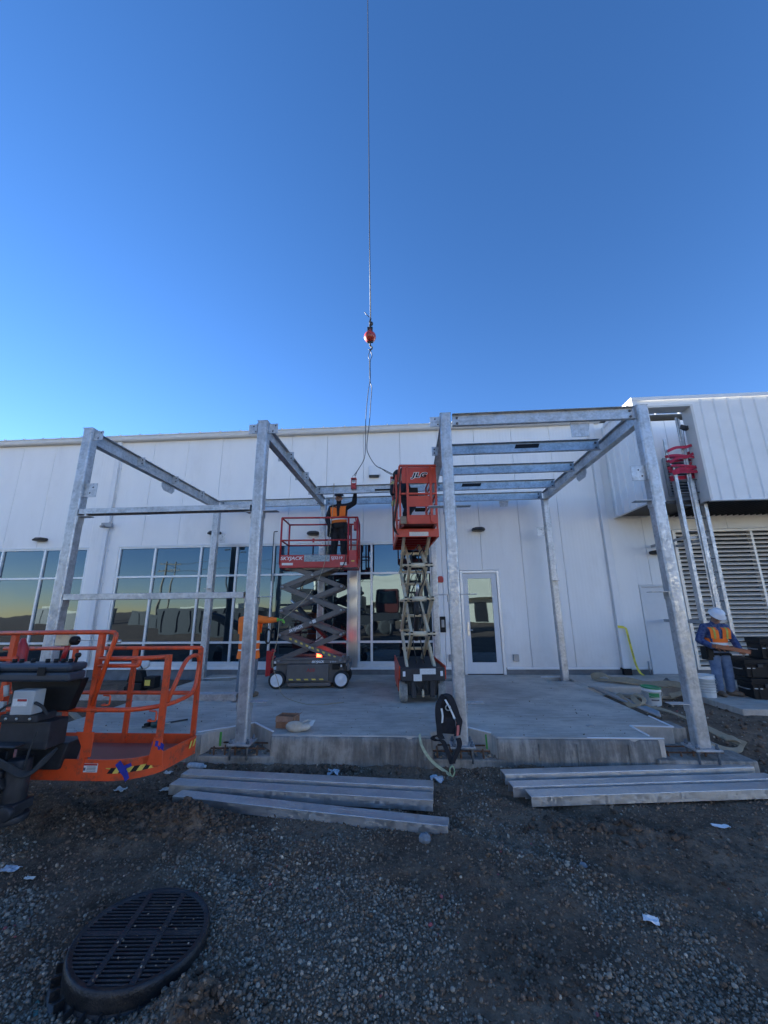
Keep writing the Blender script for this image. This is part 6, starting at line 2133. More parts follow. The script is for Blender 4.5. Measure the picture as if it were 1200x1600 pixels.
MB(TM).lathe([(0.01, -0.14), (RR - 0.03, -0.14)], (0, 0, 0), (0, 0, 1), 40, cap=False).build('shaft', 'dark', gt)
mb = MB(TM)
mb.lathe([(RR - 0.005, -0.05), (RR - 0.002, -0.12), (RR + 0.05, -0.125), (RR + 0.055, -0.14), (RR + 0.02, -0.145), (RR + 0.0, -0.25)], (0, 0, 0), (0, 0, 1), 64, cap=False)
for i in range(28):
    a = 2 * PI * i / 28
    mb.cbox((math.cos(a) * (RR + 0.022), math.sin(a) * (RR + 0.022), -0.10), (0.045, 0.008, 0.045), (0, 0, a))
mb.build('frame', 'iron', gt)
mb = MB()
mb.lathe([(RR + 0.035, 0), (RR + 0.055, 0.0), (RR + 0.06, 0.10), (RR + 0.04, 0.10)], (mx - 0.03, my - 0.03, -0.53), (0, 0, 1), 48, cap=False)
mb.build('riser_pipe', 'pvc', gt)

# ---- harness hung on the third post
hn = thing('safety_harness', 'black safety harness with pink strap slumped against the third front post', 'harness', (0.42, 5.38, -0.25))
mb = MB()
def strap(pts, w, name, material, parent, th=0.006, side=None):
    q = MB()
    P = smooth_path(pts, 5)
    q.ribbon(P, w, side or (1, 0.15, 0.15), th)
    return q.build(name, material, parent)
mb.cbox((0.395, 5.34, 0.40), (0.16, 0.05, 0.20), (R(6), 0, R(5)))
mb.cbox((0.40, 5.345, 0.26), (0.14, 0.045, 0.26), (0, 0, 0))
mb.cbox((0.40, 5.33, 0.15), (0.19, 0.05, 0.16), (0, R(4), 0))
mb.build('back_pad', 'darkcloth', hn, remesh=0.012)
strap([(0.36, 5.33, 0.50), (0.305, 5.30, 0.42), (0.29, 5.29, 0.30), (0.30, 5.29, 0.15), (0.305, 5.29, 0.06), (0.33, 5.29, 0.02)], 0.07, 'shoulder_strap', 'darkcloth', hn, 0.02)
strap([(0.37, 5.33, 0.51), (0.44, 5.30, 0.49), (0.49, 5.29, 0.38), (0.52, 5.29, 0.28), (0.545, 5.29, 0.22), (0.53, 5.29, 0.15), (0.51, 5.29, 0.06)], 0.075, 'shoulder_strap', 'darkcloth', hn, 0.02)
strap([(0.385, 5.285, 0.46), (0.42, 5.275, 0.40), (0.455, 5.275, 0.33), (0.49, 5.275, 0.25)], 0.022, 'webbing', 'reflect', hn)
strap([(0.335, 5.285, 0.36), (0.345, 5.28, 0.28), (0.335, 5.28, 0.20)], 0.022, 'webbing', 'reflect', hn)
strap([(0.52, 5.282, 0.21), (0.525, 5.28, 0.14), (0.515, 5.28, 0.06)], 0.03, 'webbing', mat('pink_webbing', (0.55, 0.16, 0.14), rough=0.8), hn)
strap([(0.33, 5.30, 0.04), (0.26, 5.31, 0.05), (0.215, 5.33, 0.02), (0.25, 5.33, -0.005), (0.33, 5.32, -0.01), (0.37, 5.30, -0.08), (0.41, 5.29, -0.18), (0.43, 5.285, -0.24)], 0.055, 'leg_strap', 'darkcloth', hn, 0.014)
strap([(0.52, 5.30, 0.03), (0.535, 5.29, -0.03), (0.51, 5.285, -0.10), (0.46, 5.28, -0.19), (0.435, 5.28, -0.24)], 0.06, 'leg_strap', 'darkcloth', hn, 0.016)
mb = MB()
mb.tube([(0.415 + 0.03 * math.cos(a), 5.275, 0.37 + 0.03 * math.sin(a)) for a in [2 * PI * i / 12 for i in range(12)]], 0.007, 6, closed=True)
mb.build('back_ring', 'zinc', hn)
mb = MB()
mb.tube(smooth_path([(0.43, 5.27, -0.26), (0.405, 5.27, -0.29), (0.405, 5.27, -0.34), (0.43, 5.27, -0.37), (0.455, 5.27, -0.33), (0.45, 5.27, -0.28), (0.43, 5.27, -0.26)]), 0.009, 6)
mb.build('snap_hook', mat('green_zinc_hook', (0.40, 0.48, 0.28), rough=0.5, metal=0.3), hn)
strap([(0.06, 5.43, 0.03), (0.07, 5.37, -0.04), (0.11, 5.355, -0.13), (0.20, 5.345, -0.24), (0.30, 5.335, -0.31), (0.41, 5.30, -0.37)], 0.035, 'lanyard', 'webbing', hn, 0.008, (0.6, 0.1, 0.8))

# ---- buckets
def bucket(x, y, z, r, h, label, lid=None, lab=None):
    t = thing('bucket', label, 'bucket', (x, y, z), 0, 'plastic buckets by the slab edge')
    mb = MB()
    mb.lathe([(r * 0.84, 0), (r * 0.86, 0.01), (r * 0.97, h * 0.80), (r * 1.03, h * 0.81), (r * 1.03, h * 0.86), (r * 0.99, h * 0.87), (r, h * 0.97), (r * 1.04, h), (r * 0.97, h), (r * 0.95, h * 0.95)] + ([(r * 0.82, 0.02)] if not lid else []), (x, y, z), (0, 0, 1), 32)
    mb.build('pail', 'bucketw', t)
    if lid:
        MB().lathe([(r * 0.5, -0.004), (r * 1.06, -0.004), (r * 1.07, 0.012), (r * 1.0, 0.018), (r * 0.93, 0.014), (r * 0.90, 0.002), (0.01, 0.002)], (x, y, z + h), (0.05, -0.05, 1), 32).build('lid', lid, t)
    mb = MB()
    mb.tube([(x + math.cos(a) * r * 1.02, y - 0.3 * r - abs(math.sin(a)) * r * 0.75, z + h * 0.82 - math.sin(a) * h * 0.28) for a in [PI * i / 14 for i in range(15)]], 0.003, 5)
    mb.build('handle', 'zinc', t)
    return t
bk1 = bucket(4.27, 7.93, gz(4.27, 7.9) - 0.01, 0.150, 0.30, 'short white bucket with a green lid and green label standing in the dirt', 'green')
def label_patch(x, y, z, r, a0, a1, z0, z1, material, name, parent):
    q = MB()
    n = 8
    vs = []
    for i in range(n + 1):
        a = a0 + (a1 - a0) * i / n
        for zz in (z0, z1):
            vs.append((x + math.cos(a) * r, y + math.sin(a) * r, z + zz))
    q.add(vs, [(2 * i, 2 * i + 2, 2 * i + 3, 2 * i + 1) for i in range(n)], True)
    return q.build(name, material, parent)
bz = gz(4.27, 7.9) - 0.01
label_patch(4.27, 7.93, bz, 0.1475, R(225), R(290), 0.15, 0.225, 'green', 'label', bk1)
label_patch(4.27, 7.93, bz, 0.1455, R(235), R(285), 0.10, 0.125, 'ltext', 'label', bk1)
bk2 = bucket(5.36, 8.13, PZ + 0.002, 0.150, 0.38, 'white ribbed bucket without a lid beside the blue jeans of the worker')
for i in range(5):
    label_patch(5.36, 8.13, PZ, 0.152, R(190), R(350), 0.09 + i * 0.045, 0.10 + i * 0.045, 'ebox', 'rib', bk2)

# ---- black tool boxes
def toolbox(x0, x1, y0, y1, z0, z1, label, rz=0):
    t = thing('tool_box', label, 'tool box', ((x0 + x1) / 2, (y0 + y1) / 2, z0), rz, 'stacked black tool boxes')
    cx, cy = (x0 + x1) / 2, (y0 + y1) / 2
    TT = WM[t.name] @ Matrix.Translation((-cx, -cy, -z0))
    h = z1 - z0
    mb = MB(TT)
    mb.box(x0 + 0.03, x1 - 0.03, y0 + 0.03, y1 - 0.03, z0, z0 + h * 0.72)
    for x in (x0 + 0.1, x1 - 0.13, (x0 + x1) / 2 - 0.15, (x0 + x1) / 2 + 0.12):
        mb.box(x, x + 0.03, y0 + 0.012, y0 + 0.029, z0 + 0.02, z0 + h * 0.68)
    mb.build('case', 'black', t, bevel=0.02)
    mb = MB(TT)
    mb.box(x0, x1, y0, y1, z0 + h * 0.725, z0 + h * 0.80)
    mb.box(x0 + 0.02, x1 - 0.02, y0 + 0.02, y1 - 0.02, z0 + h * 0.801, z1)
    for i in range(4):
        mb.box(x0 + 0.06 + i * (x1 - x0 - 0.1) / 4, x0 + 0.06 + (i + 0.75) * (x1 - x0 - 0.1) / 4, y0 + 0.05, y1 - 0.05, z1 + 0.001, z1 + 0.012)
    mb.build('lid', 'black', t, bevel=0.015)
    for x in (x0 + 0.2, x1 - 0.3):
        MB(TT).box(x, x + 0.08, y0 - 0.012, y0 + 0.028, z0 + h * 0.58, z0 + h * 0.78).build('latch', 'black2', t, bevel=0.006)
    mb = MB(TT)
    mb.tube(round_rail([(x0 + 0.028, y0 + 0.12, z0 + h * 0.45), (x0 - 0.02, y0 + 0.14, z0 + h * 0.45), (x0 - 0.02, y1 - 0.14, z0 + h * 0.45), (x0 + 0.028, y1 - 0.12, z0 + h * 0.45)], 0.01, rad=0.03), 0.012)
    mb.build('handle', 'steelgrey', t)
    MB(TT).box(x0 + 0.05, x0 + 0.17, y0 + 0.02, y0 + 0.0295, z0 + h * 0.50, z0 + h * 0.54).build('label', 'label', t)
    return t
toolbox(6.02, 7.05, 7.78, 8.35, PZ + 0.001, 0.285, 'large black tool box at the bottom of the stack right of the worker', R(-12))
toolbox(5.98, 7.02, 7.82, 8.38, 0.299, 0.60, 'black tool box in the middle of the stack right of the worker', R(-10))
toolbox(6.30, 7.05, 7.85, 8.30, 0.614, 0.965, 'smaller black tool box on top of the stack right of the worker', R(-8))

# ---- battery tool case on the left by the plinth
bt = thing('tool_bag', 'black and yellow tool bag on the dirt by the wall, seen through the orange basket', 'tool bag', (-5.75, 8.5, -0.07))
mb = MB()
mb.box(-5.95, -5.62, 8.35, 8.62, gz(-5.8, 8.5) - 0.01, 0.12)
mb.prism([(-0.2, 0), (0.18, 0), (0.10, 0.22), (-0.14, 0.24)], (-5.80, 8.40, 0.122), (1, 0, 0), (0, 0, 1), -0.18)
mb.box(-6.02, -5.96, 8.38, 8.58, gz(-5.8, 8.5), 0.05)
mb.build('bag', 'black', bt, bevel=0.025)
MB().box(-5.615, -5.36, 8.40, 8.60, 0.0, 0.23).build('side_box', 'black', bt, bevel=0.02)
MB().box(-5.58, -5.46, 8.39, 8.399, 0.06, 0.17).build('label', 'yellow', bt, bevel=0.003)
mb = MB()
mb.tube(smooth_path([(-5.9, 8.42, 0.34), (-5.85, 8.42, 0.44), (-5.75, 8.42, 0.46), (-5.68, 8.42, 0.38)]), 0.014, 8)
mb.build('handle', 'black2', bt)
MB().lathe([(0.11, 0), (0.12, 0.01), (0.12, 0.06), (0.09, 0.075)], (-5.78, 8.6, 0.42), (0.2, -0.6, 0.75), 16).build('tape_roll', 'paper', label='pale round roll resting on the black and yellow tool bag', cat='tape roll')

# ---- cardboard box and torn sack
cb = thing('cardboard_box', 'small open brown cardboard box on the slab edge', 'box', (-1.74, 5.82, 0.0), R(-6))
Tb = WM[cb.name]
mb = MB(Tb)
w, d, h, t_ = 0.26, 0.20, 0.15, 0.006
mb.box(-w / 2, w / 2, -d / 2, -d / 2 + t_, 0.001, h)
mb.box(-w / 2, w / 2, d / 2 - t_, d / 2, 0.001, h)
mb.box(-w / 2, -w / 2 + t_, -d / 2 + t_, d / 2 - t_, 0.001, h)
mb.box(w / 2 - t_, w / 2, -d / 2 + t_, d / 2 - t_, 0.001, h)
mb.box(-w / 2 + t_, w / 2 - t_, -d / 2 + t_, d / 2 - t_, 0.001, 0.01)
mb.build('carton', 'cardboard', cb)
mb = MB(Tb)
mb.add([(-w / 2, -d / 2 - 0.001, h), (w / 2, -d / 2 - 0.001, h), (w / 2 - 0.02, -d / 2 - 0.05, h - 0.055), (-w / 2 + 0.01, -d / 2 - 0.045, h - 0.06)], [(0, 1, 2, 3)])
mb.add([(w / 2 + 0.001, -d / 2, h), (w / 2 + 0.001, d / 2, h), (w / 2 + 0.06, d / 2 - 0.02, h + 0.03), (w / 2 + 0.06, -d / 2 + 0.01, h + 0.02)], [(0, 1, 2, 3)])
mb.build('flap', 'cardboard', cb)
def crumple(name, c, s, seed, material, label, cat, group=None, flat=0.4, th=0.006, n=9, rz=0.0, parent=None):
    rs = random.Random(seed)
    mb = MB()
    g = [[None] * n for _ in range(n)]
    for i in range(n):
        for j in range(n):
            u, v = i / (n - 1) - 0.5, j / (n - 1) - 0.5
            zz = (mnoise.noise(Vector((u * 3 + seed, v * 3, 0))) * 0.5 + 0.28) * s[2]
            e = 1 + 0.18 * mnoise.noise(Vector((u * 6, v * 6, seed)))
            x, y = u * s[0] * e, v * s[1] * e
            g[i][j] = (c[0] + x * math.cos(rz) - y * math.sin(rz), c[1] + x * math.sin(rz) + y * math.cos(rz), c[2] + max(0.002, zz) + rs.uniform(0, 0.15) * s[2])
    vs = [g[i][j] for i in range(n) for j in range(n)]
    vs += [(p[0], p[1], p[2] - th * 0.4) for p in vs]
    k = n * n
    fs = []
    for i in range(n - 1):
        for j in range(n - 1):
            a, b, c_, d_ = i * n + j, (i + 1) * n + j, (i + 1) * n + j + 1, i * n + j + 1
            fs += [(a, b, c_, d_), (a + k, d_ + k, c_ + k, b + k)]
    for i in range(n - 1):
        for a, b in ((i * n, (i + 1) * n), ((i + 1) * n + n - 1, i * n + n - 1), (i + 1, i), ((n - 1) * n + i, (n - 1) * n + i + 1)):
            fs.append((a, a + k, b + k, b))
    mb.add(vs, fs)
    return mb.build(name, material, label=label, cat=cat, group=group)
sk_ = thing('paper_sack', 'torn stained paper sack lying on the slab edge beside the cardboard box', 'paper sack', (-1.5, 5.62, 0.0))
mb = MB()
mb.ball((-1.57, 5.60, 0.06), 0.115, 14, (1.15, 0.62, 0.6), (0, R(4), R(8)))
mb.ball((-1.46, 5.61, 0.055), 0.09, 12, (1.1, 0.7, 0.55), (0, R(-6), R(-12)))
o = mb.build('sack', 'paperbrown', sk_, remesh=0.01)
mb = MB()
mb.ribbon([(-1.43, 5.62, 0.05), (-1.38, 5.63, 0.09), (-1.33, 5.64, 0.10)], 0.10, (0.2, 1, 0.6), 0.004)
mb.ribbon([(-1.50, 5.66, 0.09), (-1.42, 5.69, 0.12), (-1.36, 5.70, 0.11)], 0.05, (0.2, 1, -0.4), 0.004)
mb.build('torn_flap', 'paper', sk_)

# ---- canvas hose / straps, conduits, lumber on the right of the slab
mb = MB()
mb.ribbon(smooth_path([(3.95, 9.62, 0.05), (3.98, 9.45, 0.10), (4.12, 9.35, 0.13), (4.25, 9.25, 0.05), (4.5, 9.1, 0.055), (4.75, 9.0, 0.03), (5.0, 8.75, 0.06), (5.2, 8.55, 0.05), (5.05, 8.35, -0.03), (4.8, 8.30, -0.08)], 6), 0.155,
          [Vector((0.3, 1, 0.55 + 0.35 * math.sin(i * 0.35))) for i in range(55)], 0.012)
mb.ribbon(smooth_path([(3.93, 9.45, 0.03), (4.10, 9.20, 0.055), (4.45, 8.98, 0.03), (4.72, 8.88, 0.02), (4.95, 8.6, 0.03)], 6), 0.11, (0.3, 1, 0.15), 0.012)
mb.build('canvas_hose', 'strap', label='folded tan canvas hose lying on the concrete in front of the white door', cat='canvas hose')
mb = MB()
mb.ribbon(smooth_path([(3.60, 7.75, 0.06), (3.50, 7.3, 0.03), (3.46, 7.05, 0.02), (3.56, 6.92, 0.07), (3.68, 7.08, 0.12), (3.66, 7.30, 0.14), (3.58, 7.22, 0.10), (3.60, 6.95, 0.03), (3.72, 6.75, 0.04), (3.80, 6.5, 0.03), (3.90, 6.2, -0.02), (4.02, 5.95, -0.10), (4.15, 5.78, -0.15)], 6), 0.085,
          [Vector((1, 0.3, 0.35 + 0.5 * math.sin(i * 0.2))) for i in range(73)], 0.010)
mb.build('canvas_strap', 'strap', label='looped tan canvas strap draped over the conduits at the right edge of the slab', cat='canvas strap')
mb = MB()
mb.ribbon(smooth_path([(3.70, 5.75, -0.15), (3.82, 5.78, -0.18), (3.93, 5.74, -0.20), (4.03, 5.73, -0.19), (4.10, 5.78, -0.14), (4.08, 5.86, -0.10), (3.98, 5.89, -0.11)], 6), 0.08,
          [Vector((0.25, 1, 0.5)) for i in range(37)], 0.010)
mb.build('canvas_strap', 'strap', label='curled end of tan canvas strap on the dirt right of the last front post', cat='canvas strap')
for i, (dx, lab) in enumerate(((0.0, 'grey metal conduit at the slab edge, left one of three'), (0.055, 'grey metal conduit at the slab edge, middle one of three'), (0.11, 'grey metal conduit at the slab edge, right one of three'))):
    MB().tube([(3.47 + dx, 8.62 - 0.06 * i, 0.026), (3.52 + dx * 0.9, 6.42 + 0.1 * i, 0.022)], 0.021, 10).build('conduit', 'steelgrey', label=lab, cat='conduit', group='conduits along the slab edge')
mb = MB()
mb.beam((3.95, 8.42, gz(4.2, 8.4) + 0.045), (4.9, 8.36, gz(4.6, 8.35) + 0.045), 0.09, 0.05)
mb.build('timber', 'wood', label='short grey timber offcut on the dirt behind the green lidded bucket', cat='timber', bevel=0.005)
mb = MB()
mb.lathe([(0.006, 0), (0.16, 0.0), (0.15, 0.05), (0.06, 0.10), (0.03, 0.13), (0.02, 0.14)], (5.13, 8.9, 0.0), (0, 0, 1), 4)
mb.build('base_block', 'armgrey', label='small dark pyramid shaped block on the concrete near the white door', cat='block')

# ---- caution tape, danger tape
mb = MB()
mb.ribbon(smooth_path([(4.93, 10.15, 1.09), (5.02, 10.14, 1.08), (5.10, 10.14, 1.06), (5.115, 10.12, 0.95), (5.13, 10.11, 0.75), (5.16, 10.11, 0.5), (5.19, 10.10, 0.25), (5.23, 10.06, 0.08), (5.27, 9.98, 0.02)], 5), [0.06] * 41, [Vector((0.15, 0.3, 1)) if i < 8 else Vector((1, 0.25, 0)) for i in range(41)], 0.002)
ct = mb.build('caution_tape', 'yellowtape', label='strip of yellow caution tape hanging from the white downpipe by the door', cat='caution tape')
for z in (0.80, 0.48, 0.20):
    text('lettering', 'CAUTION', 0.045, (5.128 + (0.8 - z) * 0.1, 10.098 - (0.01 if z < 0.3 else 0), z), (0.1, 0, -1), (1, 0.2, 0.1), 'black', ct, 0.001)
# ladder up to the opening
ld = thing('access_ladder', 'galvanised access ladder with a safety rail rising to the roof opening on the right', 'ladder', (6.4, 8.95, 0.9))
for x in (6.12, 6.63):
    mb = MB()
    mb.box(x - 0.035, x + 0.035, 8.93, 8.96, 0.9, 4.62)
    mb.box(x - 0.035, x - 0.027, 8.9605, 9.05, 0.9, 4.62)
    xo = x + (-0.09 if x < 6.4 else 0.10)
    mb.beam((x, 8.95, 4.60), (xo, 8.95, 4.78), 0.05, 0.026)
    mb.box(xo - 0.03, xo + 0.03, 8.938, 8.966, 4.76, 5.36 if x < 6.4 else 5.28)
    mb.build('rail', 'galv', ld)
for i in range(13):
    z = 1.05 + i * 0.30
    MB().cyl((6.15, 8.955, z), (6.60, 8.955, z), 0.015, 8).build('rung', 'galv_dark', ld)
mb = MB()
mb.box(6.375, 6.455, 8.895, 8.925, 1.4, 4.3)
mb.box(6.34, 6.49, 8.926, 8.936, 1.4, 4.3)
mb.build('safety_rail', 'galv', ld)
mb = MB()
mb.box(6.395, 6.435, 8.90, 8.925, 4.31, 5.85)
mb.box(6.36, 6.40, 8.926, 8.95, 4.31, 5.9)
mb.build('safety_post', 'galv', ld)
mb = MB()
mb.cbox((6.47, 8.90, 5.62), (0.12, 0.06, 0.10), (0, R(20), 0))
mb.cyl((6.55, 8.86, 5.60), (6.55, 8.94, 5.60), 0.05, 12)
mb.tube(smooth_path([(6.46, 8.89, 5.58), (6.43, 8.88, 5.2), (6.44, 8.88, 4.7), (6.42, 8.88, 4.35)]), 0.006, 6)
mb.build('fall_arrester', 'black2', ld)
for z in (1.22, 3.02):
    mb = MB()
    for x in (6.07, 6.68):
        mb.box(x - 0.008, x + 0.008, 8.966, YW - 0.02, z - 0.03, z + 0.03)
    mb.box(6.10, 6.66, 8.967, 8.98, z - 0.025, z + 0.025)
    mb.build('wall_bracket', 'steelgrey', ld)
mb = MB()
def wrap(z, a, b, dz, w):
    mb.ribbon(smooth_path([(a, 8.90, z), (a + 0.18, 8.875, z + dz * 0.4 + 0.02), (6.42, 8.865, z + dz * 0.6), (b - 0.15, 8.88, z + dz), (b, 8.90, z + dz + 0.01), (b + 0.02, 8.99, z + dz - 0.03), (6.42, 9.0, z - 0.08), (a - 0.01, 8.98, z - 0.12), (a, 8.90, z - 0.12)], 4), w, (0.05, 0.25, 1), 0.003)
wrap(5.04, 6.02, 6.74, 0.13, 0.075)
wrap(4.93, 6.03, 6.70, -0.06, 0.065)
wrap(4.76, 6.02, 6.72, 0.20, 0.07)
wrap(4.68, 6.04, 6.74, -0.05, 0.06)
wrap(4.53, 6.03, 6.75, 0.11, 0.08)
wrap(4.49, 6.04, 6.76, 0.04, 0.08)
mb.ribbon(smooth_path([(6.74, 8.90, 5.18), (6.80, 8.87, 5.19), (6.86, 8.86, 5.17), (6.92, 8.86, 5.13)], 4), 0.05, (0.05, 0.2, 1), 0.003)
mb.build('danger_tape', 'redtape', label='red danger tape wound several times round the top of the access ladder', cat='danger tape')

# ---- tag line, cords, rope hank
mb = MB()
mb.tube(smooth_path([(-2.46, 7.52, 1.37), (-2.15, 7.95, 1.75), (-1.95, 8.22, 2.15), (-1.85, 8.33, 2.5), (-1.79, 8.40, 2.9), (-1.75, 8.60, 3.7), (-1.74, 8.63, 4.37), (-1.74, 8.70, 4.385), (-1.74, 8.735, 4.3)], 5), 0.006, 6)
mb.tube(smooth_path([(-2.50, 7.52, 1.36), (-2.53, 7.55, 1.0), (-2.62, 7.62, 0.6), (-2.60, 7.9, 0.25), (-2.62, 8.15, 0.02), (-2.55, 8.0, 0.008), (-2.3, 7.55, 0.008), (-1.9, 7.15, 0.008), (-1.6, 7.05, 0.008), (-1.2, 7.25, 0.008)], 5), 0.006, 6)
mb.build('tag_line', mat('pale_tan_rope', (0.40, 0.33, 0.22), rough=0.9), label='thin tan tag line running from the green gloves up to the hoisted channel', cat='rope')
mb = MB()
for k in range(8):
    a0 = k * 0.4
    mb.tube([(-3.62 + (0.05 + 0.004 * k) * math.cos(u), 10.12 - 0.006 * k, 0.92 + (0.16 + 0.004 * k) * math.sin(u)) for u in [2 * PI * i / 16 + a0 for i in range(16)]], 0.008, 5, closed=True)
mb.tube([(-3.62, 10.12, 1.05), (-3.60, 10.15, 1.9), (-3.62, 10.18, 2.5)], 0.006, 5)
mb.build('rope_coil', 'rubber', label='dark coil of cord hanging in front of the window beside the scissor lift', cat='rope coil')
mb = MB()
mb.tube(round_rail([(-3.66, 10.19, 2.3), (-3.66, 10.19, 3.62), (-3.55, 10.16, 3.62)], 0.01, rad=0.03), 0.012)
mb.build('hook_rod', 'wire', label='thin rod with a bent hooked top leaning on the window frame', cat='rod')
# power tool and bar on the slab (through the basket)
mb = MB()
mb.beam((-3.72, 5.66, 0.02), (-3.30, 6.06, 0.02), 0.02, 0.02)
mb.build('pry_bar', 'black2', label='dark steel bar lying on the slab behind the orange basket', cat='steel bar')
pt = thing('power_tool', 'dark green power tool lying on the slab behind the orange basket', 'power tool', (-3.62, 5.72, 0.0), R(10))
mb = MB(WM[pt.name])
mb.tube([(0.0, 0, 0.045), (0.10, 0, 0.045), (0.16, 0, 0.045)], [0.045, 0.05, 0.03], 12)
mb.build('motor_body', mat('teal_tool_plastic', (0.015, 0.07, 0.07), rough=0.5), pt)
mb = MB(WM[pt.name])
mb.beam((-0.02, 0, 0.05), (-0.10, 0.02, 0.03), 0.05, 0.045)
mb.build('battery', 'black', pt, bevel=0.01)
mb = MB(WM[pt.name])
mb.cyl((0.16, 0, 0.045), (0.24, 0, 0.045), 0.012, 8)
mb.build('chuck', 'zinc', pt)
# small timber on the ground at left beyond the slab
mb = MB()
mb.beam((-6.7, 7.6, gz(-6.7, 7.6) + 0.03), (-5.2, 6.6, gz(-5.3, 6.6) + 0.03), 0.09, 0.04)
mb.build('timber', 'wood', label='long timber on the dirt left of the slab, seen through the basket rails', cat='timber', bevel=0.004)

# ---- litter and stones
def scrap(x, y, w, d, h, seed, label, m_='paper', rz=0.0):
    crumple('paper_scrap' if m_ != 'plasticclear' else 'plastic_scrap', (x, y, gz(x, y) + 0.012), (w, d, h), seed, m_, label, 'litter', 'litter on the dirt', rz=rz)
scrap(-3.30, 4.78, 0.12, 0.08, 0.05, 1, 'crumpled white paper on the dirt just in front of the orange basket')
scrap(-3.02, 5.22, 0.09, 0.07, 0.04, 2, 'small torn white paper between the basket and the slab')
scrap(-2.78, 4.80, 0.12, 0.07, 0.05, 3, 'white paper scrap at the left end of the left channel pile')
scrap(-3.12, 3.37, 0.13, 0.07, 0.03, 4, 'shiny pale wrapper on the dirt at the left edge', 'plasticclear')
scrap(-2.90, 3.31, 0.07, 0.03, 0.02, 5, 'small pale sliver of paper at the left, near the shiny wrapper')
scrap(1.45, 3.11, 0.085, 0.06, 0.035, 6, 'white crumpled paper alone on the gravel in the right foreground', 'white', R(-20))
scrap(2.74, 4.32, 0.14, 0.05, 0.03, 7, 'long white paper strip on the dirt in front of the right channel pile', 'white', R(-12))
scrap(-0.98, 5.22, 0.13, 0.12, 0.08, 8, 'crumpled clear plastic at the foot of the slab edge', 'plasticclear')
scrap(0.24, 5.16, 0.15, 0.12, 0.10, 9, 'crumpled grey plastic at the right end of the left channel pile', 'plasticclear')
scrap(-2.62, 4.83, 0.10, 0.05, 0.015, 10, 'white scrap lying on top of the left channel pile')
bo = thing('water_bottle', 'crushed clear plastic water bottle on the dirt by the left block-out', 'water bottle', (-2.72, 5.29, -0.38))
mb = MB()
zc = gz(-2.72, 5.29) + 0.045
mb.tube([(-2.83, 5.30, zc), (-2.80, 5.30, zc), (-2.74, 5.29, zc + 0.005), (-2.68, 5.285, zc - 0.004), (-2.62, 5.28, zc), (-2.60, 5.278, zc)], [0.02, 0.036, 0.034, 0.038, 0.03, 0.014], 12)
mb.build('bottle', 'plasticclear', bo)
MB().cyl((-2.60, 5.278, zc), (-2.58, 5.276, zc), 0.016, 10).build('cap', 'white', bo)
def rock(x, y, r, seed, label):
    mb = MB()
    mb.ball((x, y, gz(x, y) + r * 0.45), r, 12, (1.1, 0.9, 0.75))
    rs = random.Random(seed)
    mb.v = [(p[0] + rs.uniform(-1, 1) * r * 0.12, p[1] + rs.uniform(-1, 1) * r * 0.12, p[2] + rs.uniform(-1, 1) * r * 0.12) for p in mb.v]
    mb.sm = [False] * len(mb.sm)
    mb.build('rock', mat('pale_grey_rock_%d' % seed, (0.20, 0.22, 0.24), rough=0.85, var=0.3, scale=25), label=label, cat='rock', group='loose rocks on the dirt')
rock(0.06, 3.90, 0.05, 1, 'pale grey broken rock below the end of the askew channel')
rock(1.26, 3.66, 0.028, 2, 'small pale rock on the bare dirt right of centre')
mb = MB()
mb.box(2.30, 2.40, 5.92, 5.98, 0.001, 0.012)
mb.box(2.33, 2.37, 5.935, 5.965, 0.012, 0.02)
mb.build('anchor_plate', 'steelgrey', label='small flat steel plate lying on the slab near the last front post', cat='steel plate', bevel=0.003)
# block-out rubble and rebar stubs round the front posts
for i, (cx, cy) in enumerate(((-2.27, 5.55), (0.58, 5.55), (3.35, 5.6))):
    mb = MB()
    for dx in (-0.30, -0.16, -0.02, 0.12, 0.26):
        mb.tube([(cx + dx, cy - 0.10 + random.uniform(-0.01, 0.01), -0.30), (cx + dx + random.uniform(-0.015, 0.015), cy - 0.10, -0.13 + random.uniform(-0.02, 0.03))], 0.011, 7)
    mb.tube([(cx - 0.36, cy - 0.085, -0.165), (cx + 0.34, cy - 0.085, -0.160)], 0.010, 7)
    mb.tube([(cx - 0.34, cy + 0.16, -0.17), (cx + 0.32, cy + 0.14, -0.165)], 0.010, 7)
    mb.build('rebar', 'rust', label=['bent rebar stubs in the block-out of the second front post', 'bent rebar stubs in the block-out of the third front post', 'bent rebar stubs in the open corner under the last front post'][i], cat='rebar', group='rebar in the block-outs')
mb = MB()
mb.beam((-2.60, 5.66, -0.20), (-2.60, 5.66, -0.03), 0.03, 0.004)
mb.beam((0.925, 5.66, -0.20), (0.92, 5.665, -0.03), 0.035, 0.004)
mb.build('paint_mark', 'greenpaint', kind='structure')
# ---------------------------------------------------------------- what the windows mirror: the yard behind the camera
opp = thing('cream_warehouse', 'sunlit cream warehouse with rounded fascia across the yard, mirrored in the glass', 'building', (14, -36, -0.4))
mb = MB()
mb.box(-9.2, 44, -62, -36, -0.4, 3.0)
mb.build('wall', 'creamwall', opp)
mb = MB()
pts = [(-8.5, 3.1), (-4, 3.2), (4, 3.6), (20, 4.2), (44, 4.2)]
zz = [5.5, 5.9, 6.4, 6.9, 7.0]
for (x0, za), (x1, zb), t0, t1 in zip(pts[:-1], pts[1:], zz[:-1], zz[1:]):
    mb.add([(x0, -34.2, za - 0.9), (x1, -34.2, zb - 0.9), (x1, -34.2, t1), (x0, -34.2, t0), (x0, -37, za - 0.9), (x1, -37, zb - 0.9), (x1, -37, t1), (x0, -37, t0)],
           [(0, 1, 2, 3), (4, 5, 6, 7), (0, 1, 5, 4), (2, 3, 7, 6), (0, 3, 7, 4), (1, 2, 6, 5)])
